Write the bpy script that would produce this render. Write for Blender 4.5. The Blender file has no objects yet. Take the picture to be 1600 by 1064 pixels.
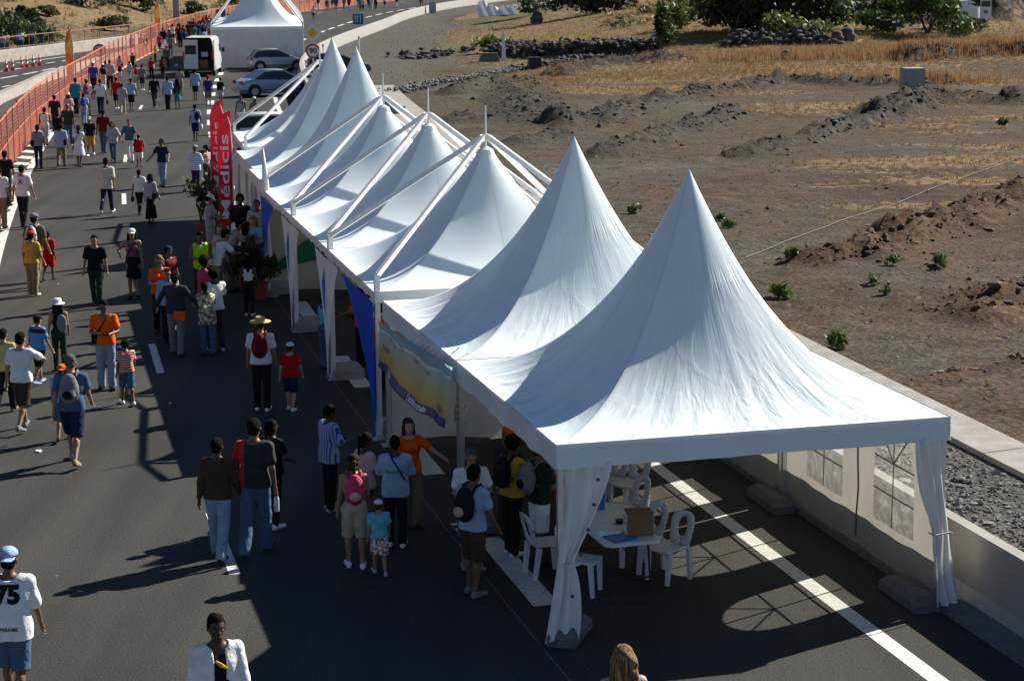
import bpy, bmesh, math, random
import numpy as np
from mathutils import Vector, Matrix
random.seed(7); RNG = np.random.default_rng(7)
C = bpy.context.scene
COL = C.collection
R = math.radians
# ---- camera: on an overpass 8 m above the road
cam_d = bpy.data.cameras.new('camera'); cam = bpy.data.objects.new('camera', cam_d); COL.objects.link(cam)
cam_d.sensor_width = 36; cam_d.lens = 69.62; cam_d.clip_start = .5; cam_d.clip_end = 3000
cam.matrix_world = Matrix.Translation((0, 0, 8.08)) @ Matrix.Rotation(math.pi / 2 - .1953, 4, 'X') @ Matrix.Rotation(-.0055, 4, 'Z')
C.camera = cam
# ---- sky and sun: clear winter sun from ahead and to the right
SUN_AZ, SUN_EL = R(51), R(34.3)
w = bpy.data.worlds.new('World'); C.world = w; w.use_nodes = True
wn = w.node_tree.nodes; bgn = wn['Background']; sky = wn.new('ShaderNodeTexSky')
sky.sky_type = 'NISHITA'; sky.sun_disc = False; sky.sun_elevation = SUN_EL; sky.sun_rotation = SUN_AZ
sky.air_density = .7; sky.dust_density = .0; sky.ozone_density = 1.0; sky.altitude = 1500
w.node_tree.links.new(sky.outputs[0], bgn.inputs[0]); bgn.inputs[1].default_value = .06
sd = bpy.data.lights.new('sun', 'SUN'); so = bpy.data.objects.new('sun', sd); COL.objects.link(so)
sd.energy = 4.9; sd.angle = R(.53); sd.color = (1, .945, .86)
sdir = Vector((math.sin(SUN_AZ) * math.cos(SUN_EL), math.cos(SUN_AZ) * math.cos(SUN_EL), math.sin(SUN_EL)))
so.rotation_euler = sdir.to_track_quat('Z', 'Y').to_euler(); so.location = (40, 60, 60)
vs = C.view_settings; vs.view_transform = 'Standard'; vs.look = 'None'; vs.exposure = 1.05; vs.gamma = 1; vs.use_curve_mapping = False
C.cycles.max_bounces = 8; C.cycles.transparent_max_bounces = 24

# ---- the lie of the land: one road curving gently right, a dark field on its right, dry hills on its left
RC = [0.4141, -2.1097, 10.4421, -30.9949, 3.4655]
def ref_x(y):
    """x of the dashed lane line at distance y (straight beyond the measured part)"""
    y = np.asarray(y, float); yc = np.clip(y, 8., 300.)
    v = np.polyval(RC, yc / 100.)
    d = np.polyval(np.polyder(RC), yc / 100.) / 100.
    return v + d * (y - yc)
def road_pt(y, off):
    d = float(np.polyval(np.polyder(RC), min(max(y, 8.), 300.) / 100.)) / 100.
    n = math.hypot(1, d)
    return (float(ref_x(y)) + off / n, y - off * d / n)
def offset(x, y):
    d = np.polyval(np.polyder(RC), np.clip(y, 8., 300.) / 100.) / 100.
    return (x - ref_x(y)) / np.hypot(1, d)
def sstep(t):
    t = np.clip(t, 0., 1.); return t * t * (3 - 2 * t)
def base_z(x, y):
    o = offset(x, y)
    z = -0.06 + 0. * o
    far = sstep((y - 108.) / 62.) * sstep((o - 19.) / 26.)
    z = z + 2.4 * far + 0.03 * np.maximum(y - 185., 0.) * sstep((o - 19.) / 26.)
    s = 18.2 - 9.3 * sstep((y - 142.) / 45.)
    l = np.maximum(-o - s, 0.)
    hill = 0.16 * l * sstep(l / 14.)
    fold = 1.5 * np.sin(l * .085 + y * .021 + 1.1) + 1.1 * np.sin(l * .05 - y * .045 + .3) + .5 * np.sin(l * .19 + y * .06)
    z = z + hill + fold * sstep((l - 4.) / 26.)
    return z

# ---- helpers
def nodes_of(m):
    m.use_nodes = True; return m.node_tree.nodes, m.node_tree.links, m.node_tree.nodes['Principled BSDF']
MATS = {}
def mat(name, col, rough=.7, metal=0, var=.12, scale=8., bump=0., bscale=60., spec=.4, trans=0., alpha=1., coat=0., detail=6, coords='Object', col2=None, thr=(.42, .6), stretch=None):
    """a procedural material: noise-broken colour, fine relief"""
    if name in MATS: return MATS[name]
    m = bpy.data.materials.new(name); n, l, p = nodes_of(m); MATS[name] = m
    p.inputs['Roughness'].default_value = rough; p.inputs['Metallic'].default_value = metal
    p.inputs['Specular IOR Level'].default_value = spec; p.inputs['Coat Weight'].default_value = coat
    tc = n.new('ShaderNodeTexCoord'); src = tc.outputs[coords]
    if stretch:
        mp = n.new('ShaderNodeMapping'); mp.inputs['Scale'].default_value = stretch; l.new(src, mp.inputs[0]); src = mp.outputs[0]
    nz = n.new('ShaderNodeTexNoise'); nz.inputs['Scale'].default_value = scale; nz.inputs['Detail'].default_value = detail
    l.new(src, nz.inputs['Vector'])
    rp = n.new('ShaderNodeValToRGB'); c = Vector(col[:3])
    if col2 is None:
        a, b = c * (1 - var), c * (1 + var); rp.color_ramp.elements[0].position = .3; rp.color_ramp.elements[1].position = .7
    else:
        a, b = c, Vector(col2); rp.color_ramp.elements[0].position = thr[0]; rp.color_ramp.elements[1].position = thr[1]
    rp.color_ramp.elements[0].color = (*a, 1); rp.color_ramp.elements[1].color = (*b, 1)
    l.new(nz.outputs[0], rp.inputs[0]); l.new(rp.outputs[0], p.inputs['Base Color'])
    if bump:
        nb = n.new('ShaderNodeTexNoise'); nb.inputs['Scale'].default_value = bscale; nb.inputs['Detail'].default_value = 4
        l.new(src, nb.inputs['Vector']); bp = n.new('ShaderNodeBump'); bp.inputs['Strength'].default_value = bump; bp.inputs['Distance'].default_value = .02
        l.new(nb.outputs[0], bp.inputs['Height']); l.new(bp.outputs[0], p.inputs['Normal'])
    if trans:
        out = n['Material Output']; t = n.new('ShaderNodeBsdfTranslucent'); l.new(rp.outputs[0], t.inputs[0])
        mx = n.new('ShaderNodeMixShader'); mx.inputs[0].default_value = trans
        l.new(p.outputs[0], mx.inputs[1]); l.new(t.outputs[0], mx.inputs[2]); l.new(mx.outputs[0], out.inputs[0])
    if alpha < 1: p.inputs['Alpha'].default_value = alpha
    return m
class MB:
    """collects shapes and links them as ONE mesh object"""
    def __init__(s): s.v = []; s.f = []; s.m = []; s.cur = 0
    def add(s, vs, fs):
        o = len(s.v); s.v.extend([tuple(map(float, q)) for q in vs]); s.f.extend([tuple(i + o for i in q) for q in fs]); s.m.extend([s.cur] * len(fs)); return s
    def box(s, c, d, rz=0, M=None, taper=1.):
        x, y, z = d[0] / 2, d[1] / 2, d[2] / 2; t = taper
        P = [(-x, -y, -z), (x, -y, -z), (x, y, -z), (-x, y, -z), (-x * t, -y * t, z), (x * t, -y * t, z), (x * t, y * t, z), (-x * t, y * t, z)]
        Mx = Matrix.Translation(c) @ (M.to_4x4() if M is not None else Matrix.Rotation(rz, 4, 'Z'))
        return s.add([Mx @ Vector(p) for p in P], [(0, 3, 2, 1), (4, 5, 6, 7), (0, 1, 5, 4), (1, 2, 6, 5), (2, 3, 7, 6), (3, 0, 4, 7)])
    def bar(s, a, b, w, h=None, up=(0, 0, 1)):
        a, b = Vector(a), Vector(b); d = b - a; L = d.length; d.normalize(); u = Vector(up)
        if abs(d.dot(u)) > .99: u = Vector((0, 1, 0))
        x = d.cross(u).normalized(); z = x.cross(d)
        M = Matrix((x, d, z)).transposed()
        return s.box((a + b) / 2, (w, L, h or w), M=M)
    def tube(s, pts, r, n=8, cap=True):
        pts = [Vector(p) for p in pts]; k = len(pts); rr = r if isinstance(r, (list, tuple)) else [r] * k
        V = []; x = None
        for i, p in enumerate(pts):
            d = (pts[min(i + 1, k - 1)] - pts[max(i - 1, 0)]).normalized()
            if x is None: x = d.cross(Vector((0, 0, 1)) if abs(d.z) < .9 else Vector((0, 1, 0))).normalized()
            else: x = (x - d * x.dot(d)).normalized()
            y = d.cross(x)
            V += [p + (x * math.cos(2 * math.pi * j / n) + y * math.sin(2 * math.pi * j / n)) * rr[i] for j in range(n)]
        F = [(i * n + j, i * n + (j + 1) % n, (i + 1) * n + (j + 1) % n, (i + 1) * n + j) for i in range(k - 1) for j in range(n)]
        if cap: F += [tuple(range(n - 1, -1, -1)), tuple(range((k - 1) * n, k * n))]
        return s.add(V, F)
    def lathe(s, prof, c=(0, 0, 0), n=16, M=None):
        V = []; M = M or Matrix()
        for r, z in prof: V += [Vector(c) + M.to_3x3() @ Vector((r * math.cos(2 * math.pi * j / n), r * math.sin(2 * math.pi * j / n), z)) for j in range(n)]
        k = len(prof)
        F = [(i * n + j, i * n + (j + 1) % n, (i + 1) * n + (j + 1) % n, (i + 1) * n + j) for i in range(k - 1) for j in range(n)]
        F += [tuple(range(n - 1, -1, -1)), tuple(range((k - 1) * n, k * n))]
        return s.add(V, F)
    def ball(s, c, r, n=10, m=6, M=None):
        r = (r, r, r) if not isinstance(r, (tuple, list)) else r
        V = []; Mx = M or Matrix.Identity(3)
        for i in range(m + 1):
            a = math.pi * i / m - math.pi / 2
            V += [Vector(c) + Mx @ Vector((r[0] * math.cos(a) * math.cos(2 * math.pi * j / n), r[1] * math.cos(a) * math.sin(2 * math.pi * j / n), r[2] * math.sin(a))) for j in range(n)]
        return s.add(V, [(i * n + j, i * n + (j + 1) % n, (i + 1) * n + (j + 1) % n, (i + 1) * n + j) for i in range(m) for j in range(n)])
    def grid(s, fn, nu, nv):
        V = [fn(i / nu, j / nv) for j in range(nv + 1) for i in range(nu + 1)]
        return s.add(V, [(j * (nu + 1) + i, j * (nu + 1) + i + 1, (j + 1) * (nu + 1) + i + 1, (j + 1) * (nu + 1) + i) for j in range(nv) for i in range(nu)])
    def prism(s, poly, a, b, ax='y'):
        """extrude a 2D outline from a to b along an axis"""
        def P(q, t): return {'y': (q[0], t, q[1]), 'x': (t, q[0], q[1]), 'z': (q[0], q[1], t)}[ax]
        n = len(poly); V = [P(q, a) for q in poly] + [P(q, b) for q in poly]
        return s.add(V, [tuple(range(n - 1, -1, -1)), tuple(range(n, 2 * n))] + [(i, (i + 1) % n, n + (i + 1) % n, n + i) for i in range(n)])
    def mesh(s, name, smooth=False):
        me = bpy.data.meshes.new(name); me.from_pydata(s.v, [], s.f)
        if any(s.m): me.polygons.foreach_set('material_index', s.m)
        if smooth: me.polygons.foreach_set('use_smooth', [True] * len(s.f))
        me.update(); return me
    def build(s, name, mats, parent=None, smooth=False, weld=False):
        me = s.mesh(name, smooth)
        if weld:
            b = bmesh.new(); b.from_mesh(me); bmesh.ops.remove_doubles(b, verts=b.verts, dist=1e-4); b.to_mesh(me); b.free()
        for m in (mats if isinstance(mats, (list, tuple)) else [mats]): me.materials.append(m)
        return link(me, name, parent)
def link(me, name, parent=None, loc=None, rz=None, mats=None):
    o = bpy.data.objects.new(name, me); COL.objects.link(o)
    if parent is not None: o.parent = parent
    if loc is not None: o.location = loc
    if rz is not None: o.rotation_euler = (0, 0, rz)
    if mats:
        for i, m in enumerate(mats):
            o.material_slots[i].link = 'OBJECT'; o.material_slots[i].material = m
    return o
def thing(name, label, cat, loc=(0, 0, 0), rz=0, group=None):
    o = bpy.data.objects.new(name, None); COL.objects.link(o); o.empty_display_size = .2
    o.location = loc; o.rotation_euler = (0, 0, rz); tag(o, label, cat, group); return o
def tag(o, label, cat, group=None):
    o['label'] = label; o['category'] = cat
    if group: o['group'] = group
    return o
def kind(o, k): o['kind'] = k; return o
CHILD = {}
def copy_tree(o, parent=None):
    c = o.copy(); COL.objects.link(c); c.parent = parent
    for ch in [q for q in o.children]: copy_tree(ch, c)
    return c
def lerp(a, b, t): return a + (b - a) * t
def densify(P, step):
    out = []
    for a, b in zip(P, P[1:]):
        n = max(1, int(math.dist(a, b) / step))
        out += [tuple(lerp(a[k], b[k], i / n) for k in range(len(a))) for i in range(n)]
    return out + [tuple(P[-1])]
def text_mesh(body, size, extrude=.002, bold=0., align='CENTER'):
    c = bpy.data.curves.new('txt', 'FONT'); c.body = body; c.size = size; c.extrude = extrude; c.offset = bold; c.align_x = align; c.align_y = 'CENTER'; c.resolution_u = 3
    o = bpy.data.objects.new('txt', c); COL.objects.link(o); dg = bpy.context.evaluated_depsgraph_get(); me = bpy.data.meshes.new_from_object(o.evaluated_get(dg)); bpy.data.objects.remove(o); return me

# ---- materials of the ground
def asphalt_mat():
    m = bpy.data.materials.new('asphalt'); n, l, p = nodes_of(m); tc = n.new('ShaderNodeTexCoord')
    a = n.new('ShaderNodeTexNoise'); a.inputs['Scale'].default_value = 45; a.inputs['Detail'].default_value = 8
    b = n.new('ShaderNodeTexNoise'); b.inputs['Scale'].default_value = .22; b.inputs['Detail'].default_value = 5
    mp = n.new('ShaderNodeMapping'); mp.inputs['Rotation'].default_value = (0, 0, -.25); mp.inputs['Scale'].default_value = (1.1, .06, 1)
    c = n.new('ShaderNodeTexNoise'); c.inputs['Scale'].default_value = 1.3; c.inputs['Detail'].default_value = 4
    l.new(tc.outputs['Object'], a.inputs[0]); l.new(tc.outputs['Object'], b.inputs[0]); l.new(tc.outputs['Object'], mp.inputs[0]); l.new(mp.outputs[0], c.inputs[0])
    r = n.new('ShaderNodeValToRGB'); r.color_ramp.elements[0].color = (.014, .014, .0132, 1); r.color_ramp.elements[1].color = (.083, .081, .076, 1)
    r.color_ramp.elements[0].position = .25; r.color_ramp.elements[1].position = .75
    l.new(a.outputs[0], r.inputs[0])
    mx = n.new('ShaderNodeMixRGB'); mx.blend_type = 'MULTIPLY'; mx.inputs[0].default_value = 1; r2 = n.new('ShaderNodeValToRGB')
    r2.color_ramp.elements[0].color = (.74, .74, .74, 1); r2.color_ramp.elements[1].color = (1.2, 1.18, 1.14, 1); r2.color_ramp.elements[0].position = .35; r2.color_ramp.elements[1].position = .65
    ad = n.new('ShaderNodeMath'); ad.operation = 'MULTIPLY_ADD'; ad.inputs[1].default_value = .5; l.new(b.outputs[0], ad.inputs[0])
    h = n.new('ShaderNodeMath'); h.operation = 'MULTIPLY'; h.inputs[1].default_value = .5; l.new(c.outputs[0], h.inputs[0]); l.new(h.outputs[0], ad.inputs[2])
    l.new(ad.outputs[0], r2.inputs[0]); l.new(r.outputs[0], mx.inputs[1]); l.new(r2.outputs[0], mx.inputs[2])
    # small pale stains and specks
    v = n.new('ShaderNodeTexVoronoi'); v.inputs['Scale'].default_value = .9; l.new(tc.outputs['Object'], v.inputs[0])
    lt = n.new('ShaderNodeMath'); lt.operation = 'LESS_THAN'; lt.inputs[1].default_value = .018; l.new(v.outputs[0], lt.inputs[0])
    m2 = n.new('ShaderNodeMixRGB'); m2.inputs[2].default_value = (.16, .155, .14, 1); l.new(lt.outputs[0], m2.inputs[0]); l.new(mx.outputs[0], m2.inputs[1])
    l.new(m2.outputs[0], p.inputs['Base Color']); p.inputs['Roughness'].default_value = .85; p.inputs['Specular IOR Level'].default_value = .08
    bp = n.new('ShaderNodeBump'); bp.inputs['Strength'].default_value = .5; bp.inputs['Distance'].default_value = .006; l.new(a.outputs[0], bp.inputs['Height']); l.new(bp.outputs[0], p.inputs['Normal'])
    return m
ASPH = asphalt_mat()
PAINT = mat('road_paint', (.4, .4, .375), .7, var=.0, scale=14, bump=.3, bscale=50, col2=(.56, .56, .53), thr=(.3, .55), detail=8)
CONC = mat('concrete', (.27, .26, .235), .85, var=.1, scale=1.6, bump=.3, bscale=25)
CONC_DK = mat('concrete_dark', (.12, .122, .12), .9, var=.2, scale=7, bump=.4, bscale=40)
CONC_PALE = mat('concrete_pale', (.27, .25, .22), .85, var=.22, scale=2.2, bump=.3, bscale=20)
def ground_mat():
    m = bpy.data.materials.new('earth'); n, l, p = nodes_of(m); tc = n.new('ShaderNodeTexCoord'); ob = tc.outputs['Object']
    def noise(s, d=6, dist=0.):
        k = n.new('ShaderNodeTexNoise'); k.inputs['Scale'].default_value = s; k.inputs['Detail'].default_value = d; k.inputs['Distortion'].default_value = dist; l.new(ob, k.inputs[0]); return k.outputs[0]
    def ramp(src, *st):
        r = n.new('ShaderNodeValToRGB'); e = r.color_ramp.elements
        while len(e) < len(st): e.new(.5)
        for k, (pos, c) in enumerate(st): e[k].position = pos; e[k].color = (*c, 1)
        l.new(src, r.inputs[0]); return r.outputs[0]
    def mix(f, a, b, t='MIX'):
        k = n.new('ShaderNodeMixRGB'); k.blend_type = t
        if isinstance(f, float): k.inputs[0].default_value = f
        else: l.new(f, k.inputs[0])
        for i, q in ((1, a), (2, b)):
            if isinstance(q, tuple): k.inputs[i].default_value = (*q, 1)
            else: l.new(q, k.inputs[i])
        return k.outputs[0]
    def attr(a):
        k = n.new('ShaderNodeAttribute'); k.attribute_name = a; return k.outputs['Fac']
    def math_(op, a, b):
        k = n.new('ShaderNodeMath'); k.operation = op
        for i, q in ((0, a), (1, b)):
            if isinstance(q, (int, float)): k.inputs[i].default_value = q
            else: l.new(q, k.inputs[i])
        k.use_clamp = op in ('MULTIPLY_ADD',); return k.outputs[0]
    big = noise(.11, 6, .6); mid = noise(1.1, 8); fine = noise(9, 6); grit = noise(45, 2)
    soil = ramp(big, (.36, (.046, .032, .022)), (.47, (.062, .048, .034)), (.55, (.052, .047, .036)), (.66, (.070, .066, .056)))
    soil = mix(1., soil, ramp(mid, (.3, (.72, .70, .68)), (.5, (1, 1, 1)), (.72, (1.35, 1.3, 1.25))), 'MULTIPLY')
    soil = mix(1., soil, ramp(fine, (.32, (.48, .48, .48)), (.66, (1.55, 1.5, 1.42))), 'MULTIPLY')
    soil = mix(1., soil, ramp(grit, (.34, (.55, .55, .55)), (.66, (1.55, 1.52, 1.48))), 'MULTIPLY')
    brown = mix(1., ramp(noise(2.2, 8), (.3, (.035, .021, .013)), (.7, (.10, .062, .038))), ramp(fine, (.3, (.6, .6, .6)), (.7, (1.4, 1.4, 1.4))), 'MULTIPLY')
    c = mix(attr('brown'), soil, brown)
    rub = mix(1., ramp(noise(3.5, 8), (.35, (.016, .014, .012)), (.7, (.07, .06, .05))), ramp(grit, (.3, (.6, .6, .6)), (.7, (1.5, 1.5, 1.5))), 'MULTIPLY')
    c = mix(attr('rubble'), c, rub)
    gr = ramp(noise(.33, 5, .4), (.35, (.19, .115, .055)), (.5, (.2, .14, .07)), (.66, (.125, .105, .05)))
    gr = mix(1., gr, ramp(noise(1.6, 9), (.3, (.55, .52, .5)), (.7, (1.35, 1.35, 1.35))), 'MULTIPLY')
    gm = math_('ADD', attr('grass'), math_('MULTIPLY', math_('SUBTRACT', noise(2.6, 10), .5), 2.6))
    c = mix(ramp(gm, (.4, (0, 0, 0)), (.62, (1, 1, 1))), c, gr)
    gv = math_('ADD', attr('green'), math_('MULTIPLY', math_('SUBTRACT', noise(3.1, 10), .5), 2.2))
    c = mix(ramp(gv, (.5, (0, 0, 0)), (.75, (1, 1, 1))), c, (.10, .115, .035))
    sv = n.new('ShaderNodeTexVoronoi'); sv.inputs['Scale'].default_value = 14; l.new(ob, sv.inputs[0])
    gray = mix(1., ramp(sv.outputs['Color'], (.2, (.075, .071, .065)), (.8, (.2, .19, .17))), ramp(sv.outputs['Distance'], (0., (1.2, 1.2, 1.2)), (.6, (.45, .45, .45))), 'MULTIPLY')
    c = mix(attr('gravel'), c, gray)
    l.new(c, p.inputs['Base Color']); p.inputs['Roughness'].default_value = .95; p.inputs['Specular IOR Level'].default_value = .1
    hs = math_('ADD', math_('MULTIPLY', mid, .5), math_('ADD', math_('MULTIPLY', fine, .28), math_('MULTIPLY', grit, .1)))
    bp = n.new('ShaderNodeBump'); bp.inputs['Strength'].default_value = 1.; bp.inputs['Distance'].default_value = .22; l.new(hs, bp.inputs['Height']); l.new(bp.outputs[0], p.inputs['Normal'])
    return m
EARTH = ground_mat()
# ---- the ground sheet: banks, berms and hills are real relief
RIDGES = [  # polyline, half width, height, kind (0 plain berm, 1 fresh brown earth, 2 dark rubble)
 ([(7.76, 51.3), (9.19, 52.01), (11.24, 55.47), (13.57, 59.45), (16.86, 64.75), (19.77, 69.13)], 1.15, .6, 1),
 ([(10.22, 43.65), (11.28, 45.18), (12.31, 46.91), (13.35, 47.32)], 1.3, .3, 1),
 ([(3.51, 79.94), (5.15, 83.1), (6.87, 88.81), (8.66, 91.97), (11.06, 97.47)], 1.0, .5, 2),
 ([(8.98, 78.92), (11.74, 83.2), (13.8, 87.79), (17.77, 95.54), (21.1, 101.55)], 1.0, .48, 2),
 ([(18.49, 98.59), (21.7, 104.51), (24.74, 106.44), (26.88, 104.1), (29.28, 103.08)], 2.2, .65, 2),
 ([(2.13, 93.09), (4.35, 95.03), (6.39, 103.39), (9.83, 110.32), (13.17, 116.35), (16.38, 120.76), (19.78, 117.89), (22.98, 118), (26.06, 118.92)], 1.3, .45, 2),
 ([(0.61, 125), (0.29, 112.15), (0.73, 98.19), (2.12, 92.68)], 1.9, .3, 2),
 ([(2.95, 128.79), (4.84, 134.32), (6.85, 136.6), (9.73, 135.91), (11.48, 136.55)], 1.3, .5, 2),
 ([(-3.58, 113.89), (-2.36, 116.94), (-0.96, 120.1)], 1.2, .4, 2),
 ([(0.18, 84.43), (1.45, 86.67), (2.32, 87.89)], .8, .32, 2),
 ([(-2.86, 95.44), (-2.3, 97.68), (-1.64, 95.74)], .9, .3, 2),
 ([(3.88, 74.23), (7.59, 77.8), (11.43, 80.04), (14, 81.47)], .35, .12, 0),
 ([(6.36, 44.97), (8.26, 47.52), (10.62, 49.87), (13.03, 52.42)], .3, .1, 0),
 ([(4.38, 67.09), (7.27, 69.75), (10.92, 73.01)], .22, .09, 0), ([(5.25, 41.91), (7.53, 44.06), (10.49, 47.01), (13.37, 49.77)], .25, .09, 0), ([(6.85, 39.16), (8.72, 40.69), (11.28, 42.83)], .2, .08, 0), ([(7.47, 61.9), (11.15, 65.87), (16.46, 72.39)], .25, .1, 0), ([(3.98, 86.87), (8.01, 94.82), (12.83, 104.3), (17.87, 110.63)], .3, .12, 0), ([(7.89, 36.72), (9.13, 37.84), (10.57, 39.06)], .3, .1, 1),
 ([(26.65, 132.5), (29.7, 133.84), (32.95, 134.87), (36.46, 135.08)], 1.4, .7, 2),
 ([(16.17, 143.3), (19.87, 143.53), (21.78, 142.5)], 1.2, .6, 2),
 ([(37.61, 162.97), (40.58, 166.65), (46.88, 178.58), (54.98, 190.95)], 5., 3.2, 2),
]
GRASS = [  # centre, radius along the picture's left-right, radius in depth, strength
 ((10.65, 126.48), 16, 6, .85), ((14.68, 129.89), 18, 8, .8), ((6.62, 127.17), 8, 5, .7), ((7.55, 116.24), 8, 4, .75), ((2.91, 125.42), 5, 4, .6), ((18.59, 134.14), 10, 7, .95), ((30.13, 137.86), 16, 8, 1.), ((35.73, 140.85), 12, 9, 1.),
 ((26.62, 137.96), 6, 6, .9), ((24.62, 121.28), 7, 3.5, .85), ((27.59, 118.92), 5, 3, .6), ((18.47, 103.89), 7, 3, .75), ((14.24, 100.02), 5, 2.5, .5), ((15.47, 75.66), 5, 2.2, .75), ((15.46, 69.95), 3.4, 1.6, .7), ((18.9, 76.68), 4, 2, .7), ((11.83, 74.33), 2.2, 1., .55), ((12.44, 63.63), 3, 1, .7), ((20.57, 80.35), 3, 2, .7),
 ((10.36, 159.86), 16, 30, 1.), ((9.55, 183.75), 18, 40, 1.), ((13.55, 149.86), 8, 10, 1.), ((14.87, 144.01), 14, 6, .9), ((23.47, 146.01), 16, 10, .9), ((28.1, 156.3), 20, 20, .95), ((34.08, 177.15), 30, 40, .95), ((35.44, 145.29), 12, 8, .9), ((15.38, 125.37), 10, 5, .6), ((1.96, 117.05), 4, 3, .5), ((-3.3, 197.22), 6, 8, .5), ((11.16, 68.62), 1.6, .8, .5), ((18.53, 92.38), 4, 1.6, .6), ((22.88, 95.64), 4, 2., .6), ((17.49, 81.78), 3, 1.2, .55), ((11.74, 113.38), 7, 3, .6), ((20.16, 89.01), 4, 1.2, .5), ((13.31, 72.5), 2, .8, .6)]
def seg_dist(X, Y, P):
    best = np.full(X.shape, 1e9)
    for (ax, ay), (bx, by) in zip(P, P[1:]):
        dx, dy = bx - ax, by - ay; t = np.clip(((X - ax) * dx + (Y - ay) * dy) / (dx * dx + dy * dy), 0, 1)
        best = np.minimum(best, np.hypot(X - ax - t * dx, Y - ay - t * dy))
    return best
def vnoise(X, Y, s, seed=0):
    """smooth value noise"""
    r = np.random.default_rng(seed); Tt = r.random((256, 256)); x, y = X / s, Y / s
    xi, yi = np.floor(x).astype(int), np.floor(y).astype(int); fx, fy = x - xi, y - yi; fx, fy = fx * fx * (3 - 2 * fx), fy * fy * (3 - 2 * fy)
    g = lambda a, b: Tt[a % 256, b % 256]
    return (g(xi, yi) * (1 - fx) + g(xi + 1, yi) * fx) * (1 - fy) + (g(xi, yi + 1) * (1 - fx) + g(xi + 1, yi + 1) * fx) * fy - .5
def fields(X, Y):
    o = offset(X, Y); z = base_z(X, Y); rub = np.zeros(X.shape); brn = np.zeros(X.shape)
    wob = vnoise(X, Y, 1.6, 3) * .9 + vnoise(X, Y, .7, 4) * .5
    for P, hw, h, k in RIDGES:
        d = seg_dist(X, Y, P) + wob * min(hw, 1.5) * .6
        b = sstep(1 - d / hw / 1.15); z += h * b * (1 + .9 * vnoise(X, Y, .8, 5) + 1.1 * vnoise(X, Y, .35, 8))
        if k == 1: brn = np.maximum(brn, sstep(1.5 - d / hw))
        if k == 2: rub = np.maximum(rub, sstep(1.45 - d / hw))
    fieldm = sstep((o - 14.5) / 4.) * (Y > 12)
    z += fieldm * (.22 * vnoise(X, Y, 9, 1) + .10 * vnoise(X, Y, 2.3, 2) + .05 * vnoise(X, Y, .8, 9))
    gr = np.zeros(X.shape)
    for (cx, cy), rx, ry, s in GRASS:
        gr = np.maximum(gr, s * sstep(1.35 - np.hypot((X - cx) / rx, (Y - cy) / ry)))
    gr *= fieldm * (1 - .8 * rub) * (1 - brn)
    left = (o < -9) & (z > .02); gr = np.where(left, .62 + .8 * vnoise(X, Y, 14, 6), gr)
    gr = np.where((Y > 230) & (o > 20), .9, gr)
    green = np.where(left, .22 + .9 * vnoise(X, Y, 30, 11), .12 * fieldm)
    green = np.where((o > 20) & (Y > 165), .35 + .8 * vnoise(X, Y, 10, 12), green)
    green = np.where((o > 13) & (o < 22) & (Y > 105) & (Y < 150), .3, green)
    gv = sstep((o - 9.2) / .3) * sstep((13.2 - o) / .6)
    gv = np.where((o > 9) & (Y > 112), np.maximum(gv, .85 * sstep((21 + 8 * vnoise(X, Y, 12, 14) - o) / 4.) * sstep((Y - 112) / 12.)), gv)
    gv = np.maximum(gv, sstep((-o - 4.4) / .3) * sstep((7.6 + o) / .5) * .7)
    brn = np.maximum(brn, fieldm * np.clip(.45 + 1.6 * vnoise(X, Y, 17, 15) - .006 * (Y - 25), 0, .8) * (1 - gr) * (1 - rub))
    return z, gr, brn, rub, green, gv
xs = np.unique(np.concatenate([np.linspace(-700, -120, 40), np.arange(-120, -30, 2.), np.arange(-30, -9, 1.), np.arange(-9, 30, .33), np.arange(30, 62, .6), np.arange(62, 110, 2.), np.linspace(110, 700, 40)]).round(3))
ys = np.unique(np.concatenate([np.linspace(-120, 10, 20), np.arange(10, 22, 1.), np.arange(22, 80, .33), np.arange(80, 200, .6), np.arange(200, 330, 3.), np.linspace(330, 1500, 60)]).round(3))
X, Y = np.meshgrid(xs, ys); Z, gr, brn, rub, green, gv = fields(X, Y)
nx, ny = len(xs), len(ys)
def grid_mesh(name, V, nx, ny):
    me = bpy.data.meshes.new(name); me.vertices.add(nx * ny); me.vertices.foreach_set('co', V.ravel())
    i = np.arange((nx - 1) * (ny - 1)); a = (i // (nx - 1)) * nx + i % (nx - 1); Q = np.stack([a, a + 1, a + nx + 1, a + nx], 1)
    me.loops.add(len(Q) * 4); me.loops.foreach_set('vertex_index', Q.ravel().astype(np.int32)); me.polygons.add(len(Q))
    me.polygons.foreach_set('loop_start', (np.arange(len(Q)) * 4).astype(np.int32)); me.polygons.foreach_set('use_smooth', np.ones(len(Q), bool)); me.update(calc_edges=True); return me
gme = grid_mesh('ground', np.stack([X, Y, Z], -1), nx, ny)
for nm, A in (('grass', gr), ('brown', brn), ('rubble', rub), ('green', green), ('gravel', gv)):
    at = gme.attributes.new(nm, 'FLOAT', 'POINT'); at.data.foreach_set('value', np.clip(A, 0, 1).ravel().astype(np.float32))
gme.materials.append(EARTH); ground = kind(link(gme, 'ground'), 'structure')
def ground_z(x, y):
    i = min(max(np.searchsorted(xs, x) - 1, 0), nx - 2); j = min(max(np.searchsorted(ys, y) - 1, 0), ny - 2)
    fx = (x - xs[i]) / (xs[i + 1] - xs[i]); fy = (y - ys[j]) / (ys[j + 1] - ys[j])
    return float(Z[j, i] * (1 - fx) * (1 - fy) + Z[j, i + 1] * fx * (1 - fy) + Z[j + 1, i] * (1 - fx) * fy + Z[j + 1, i + 1] * fx * fy)
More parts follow.
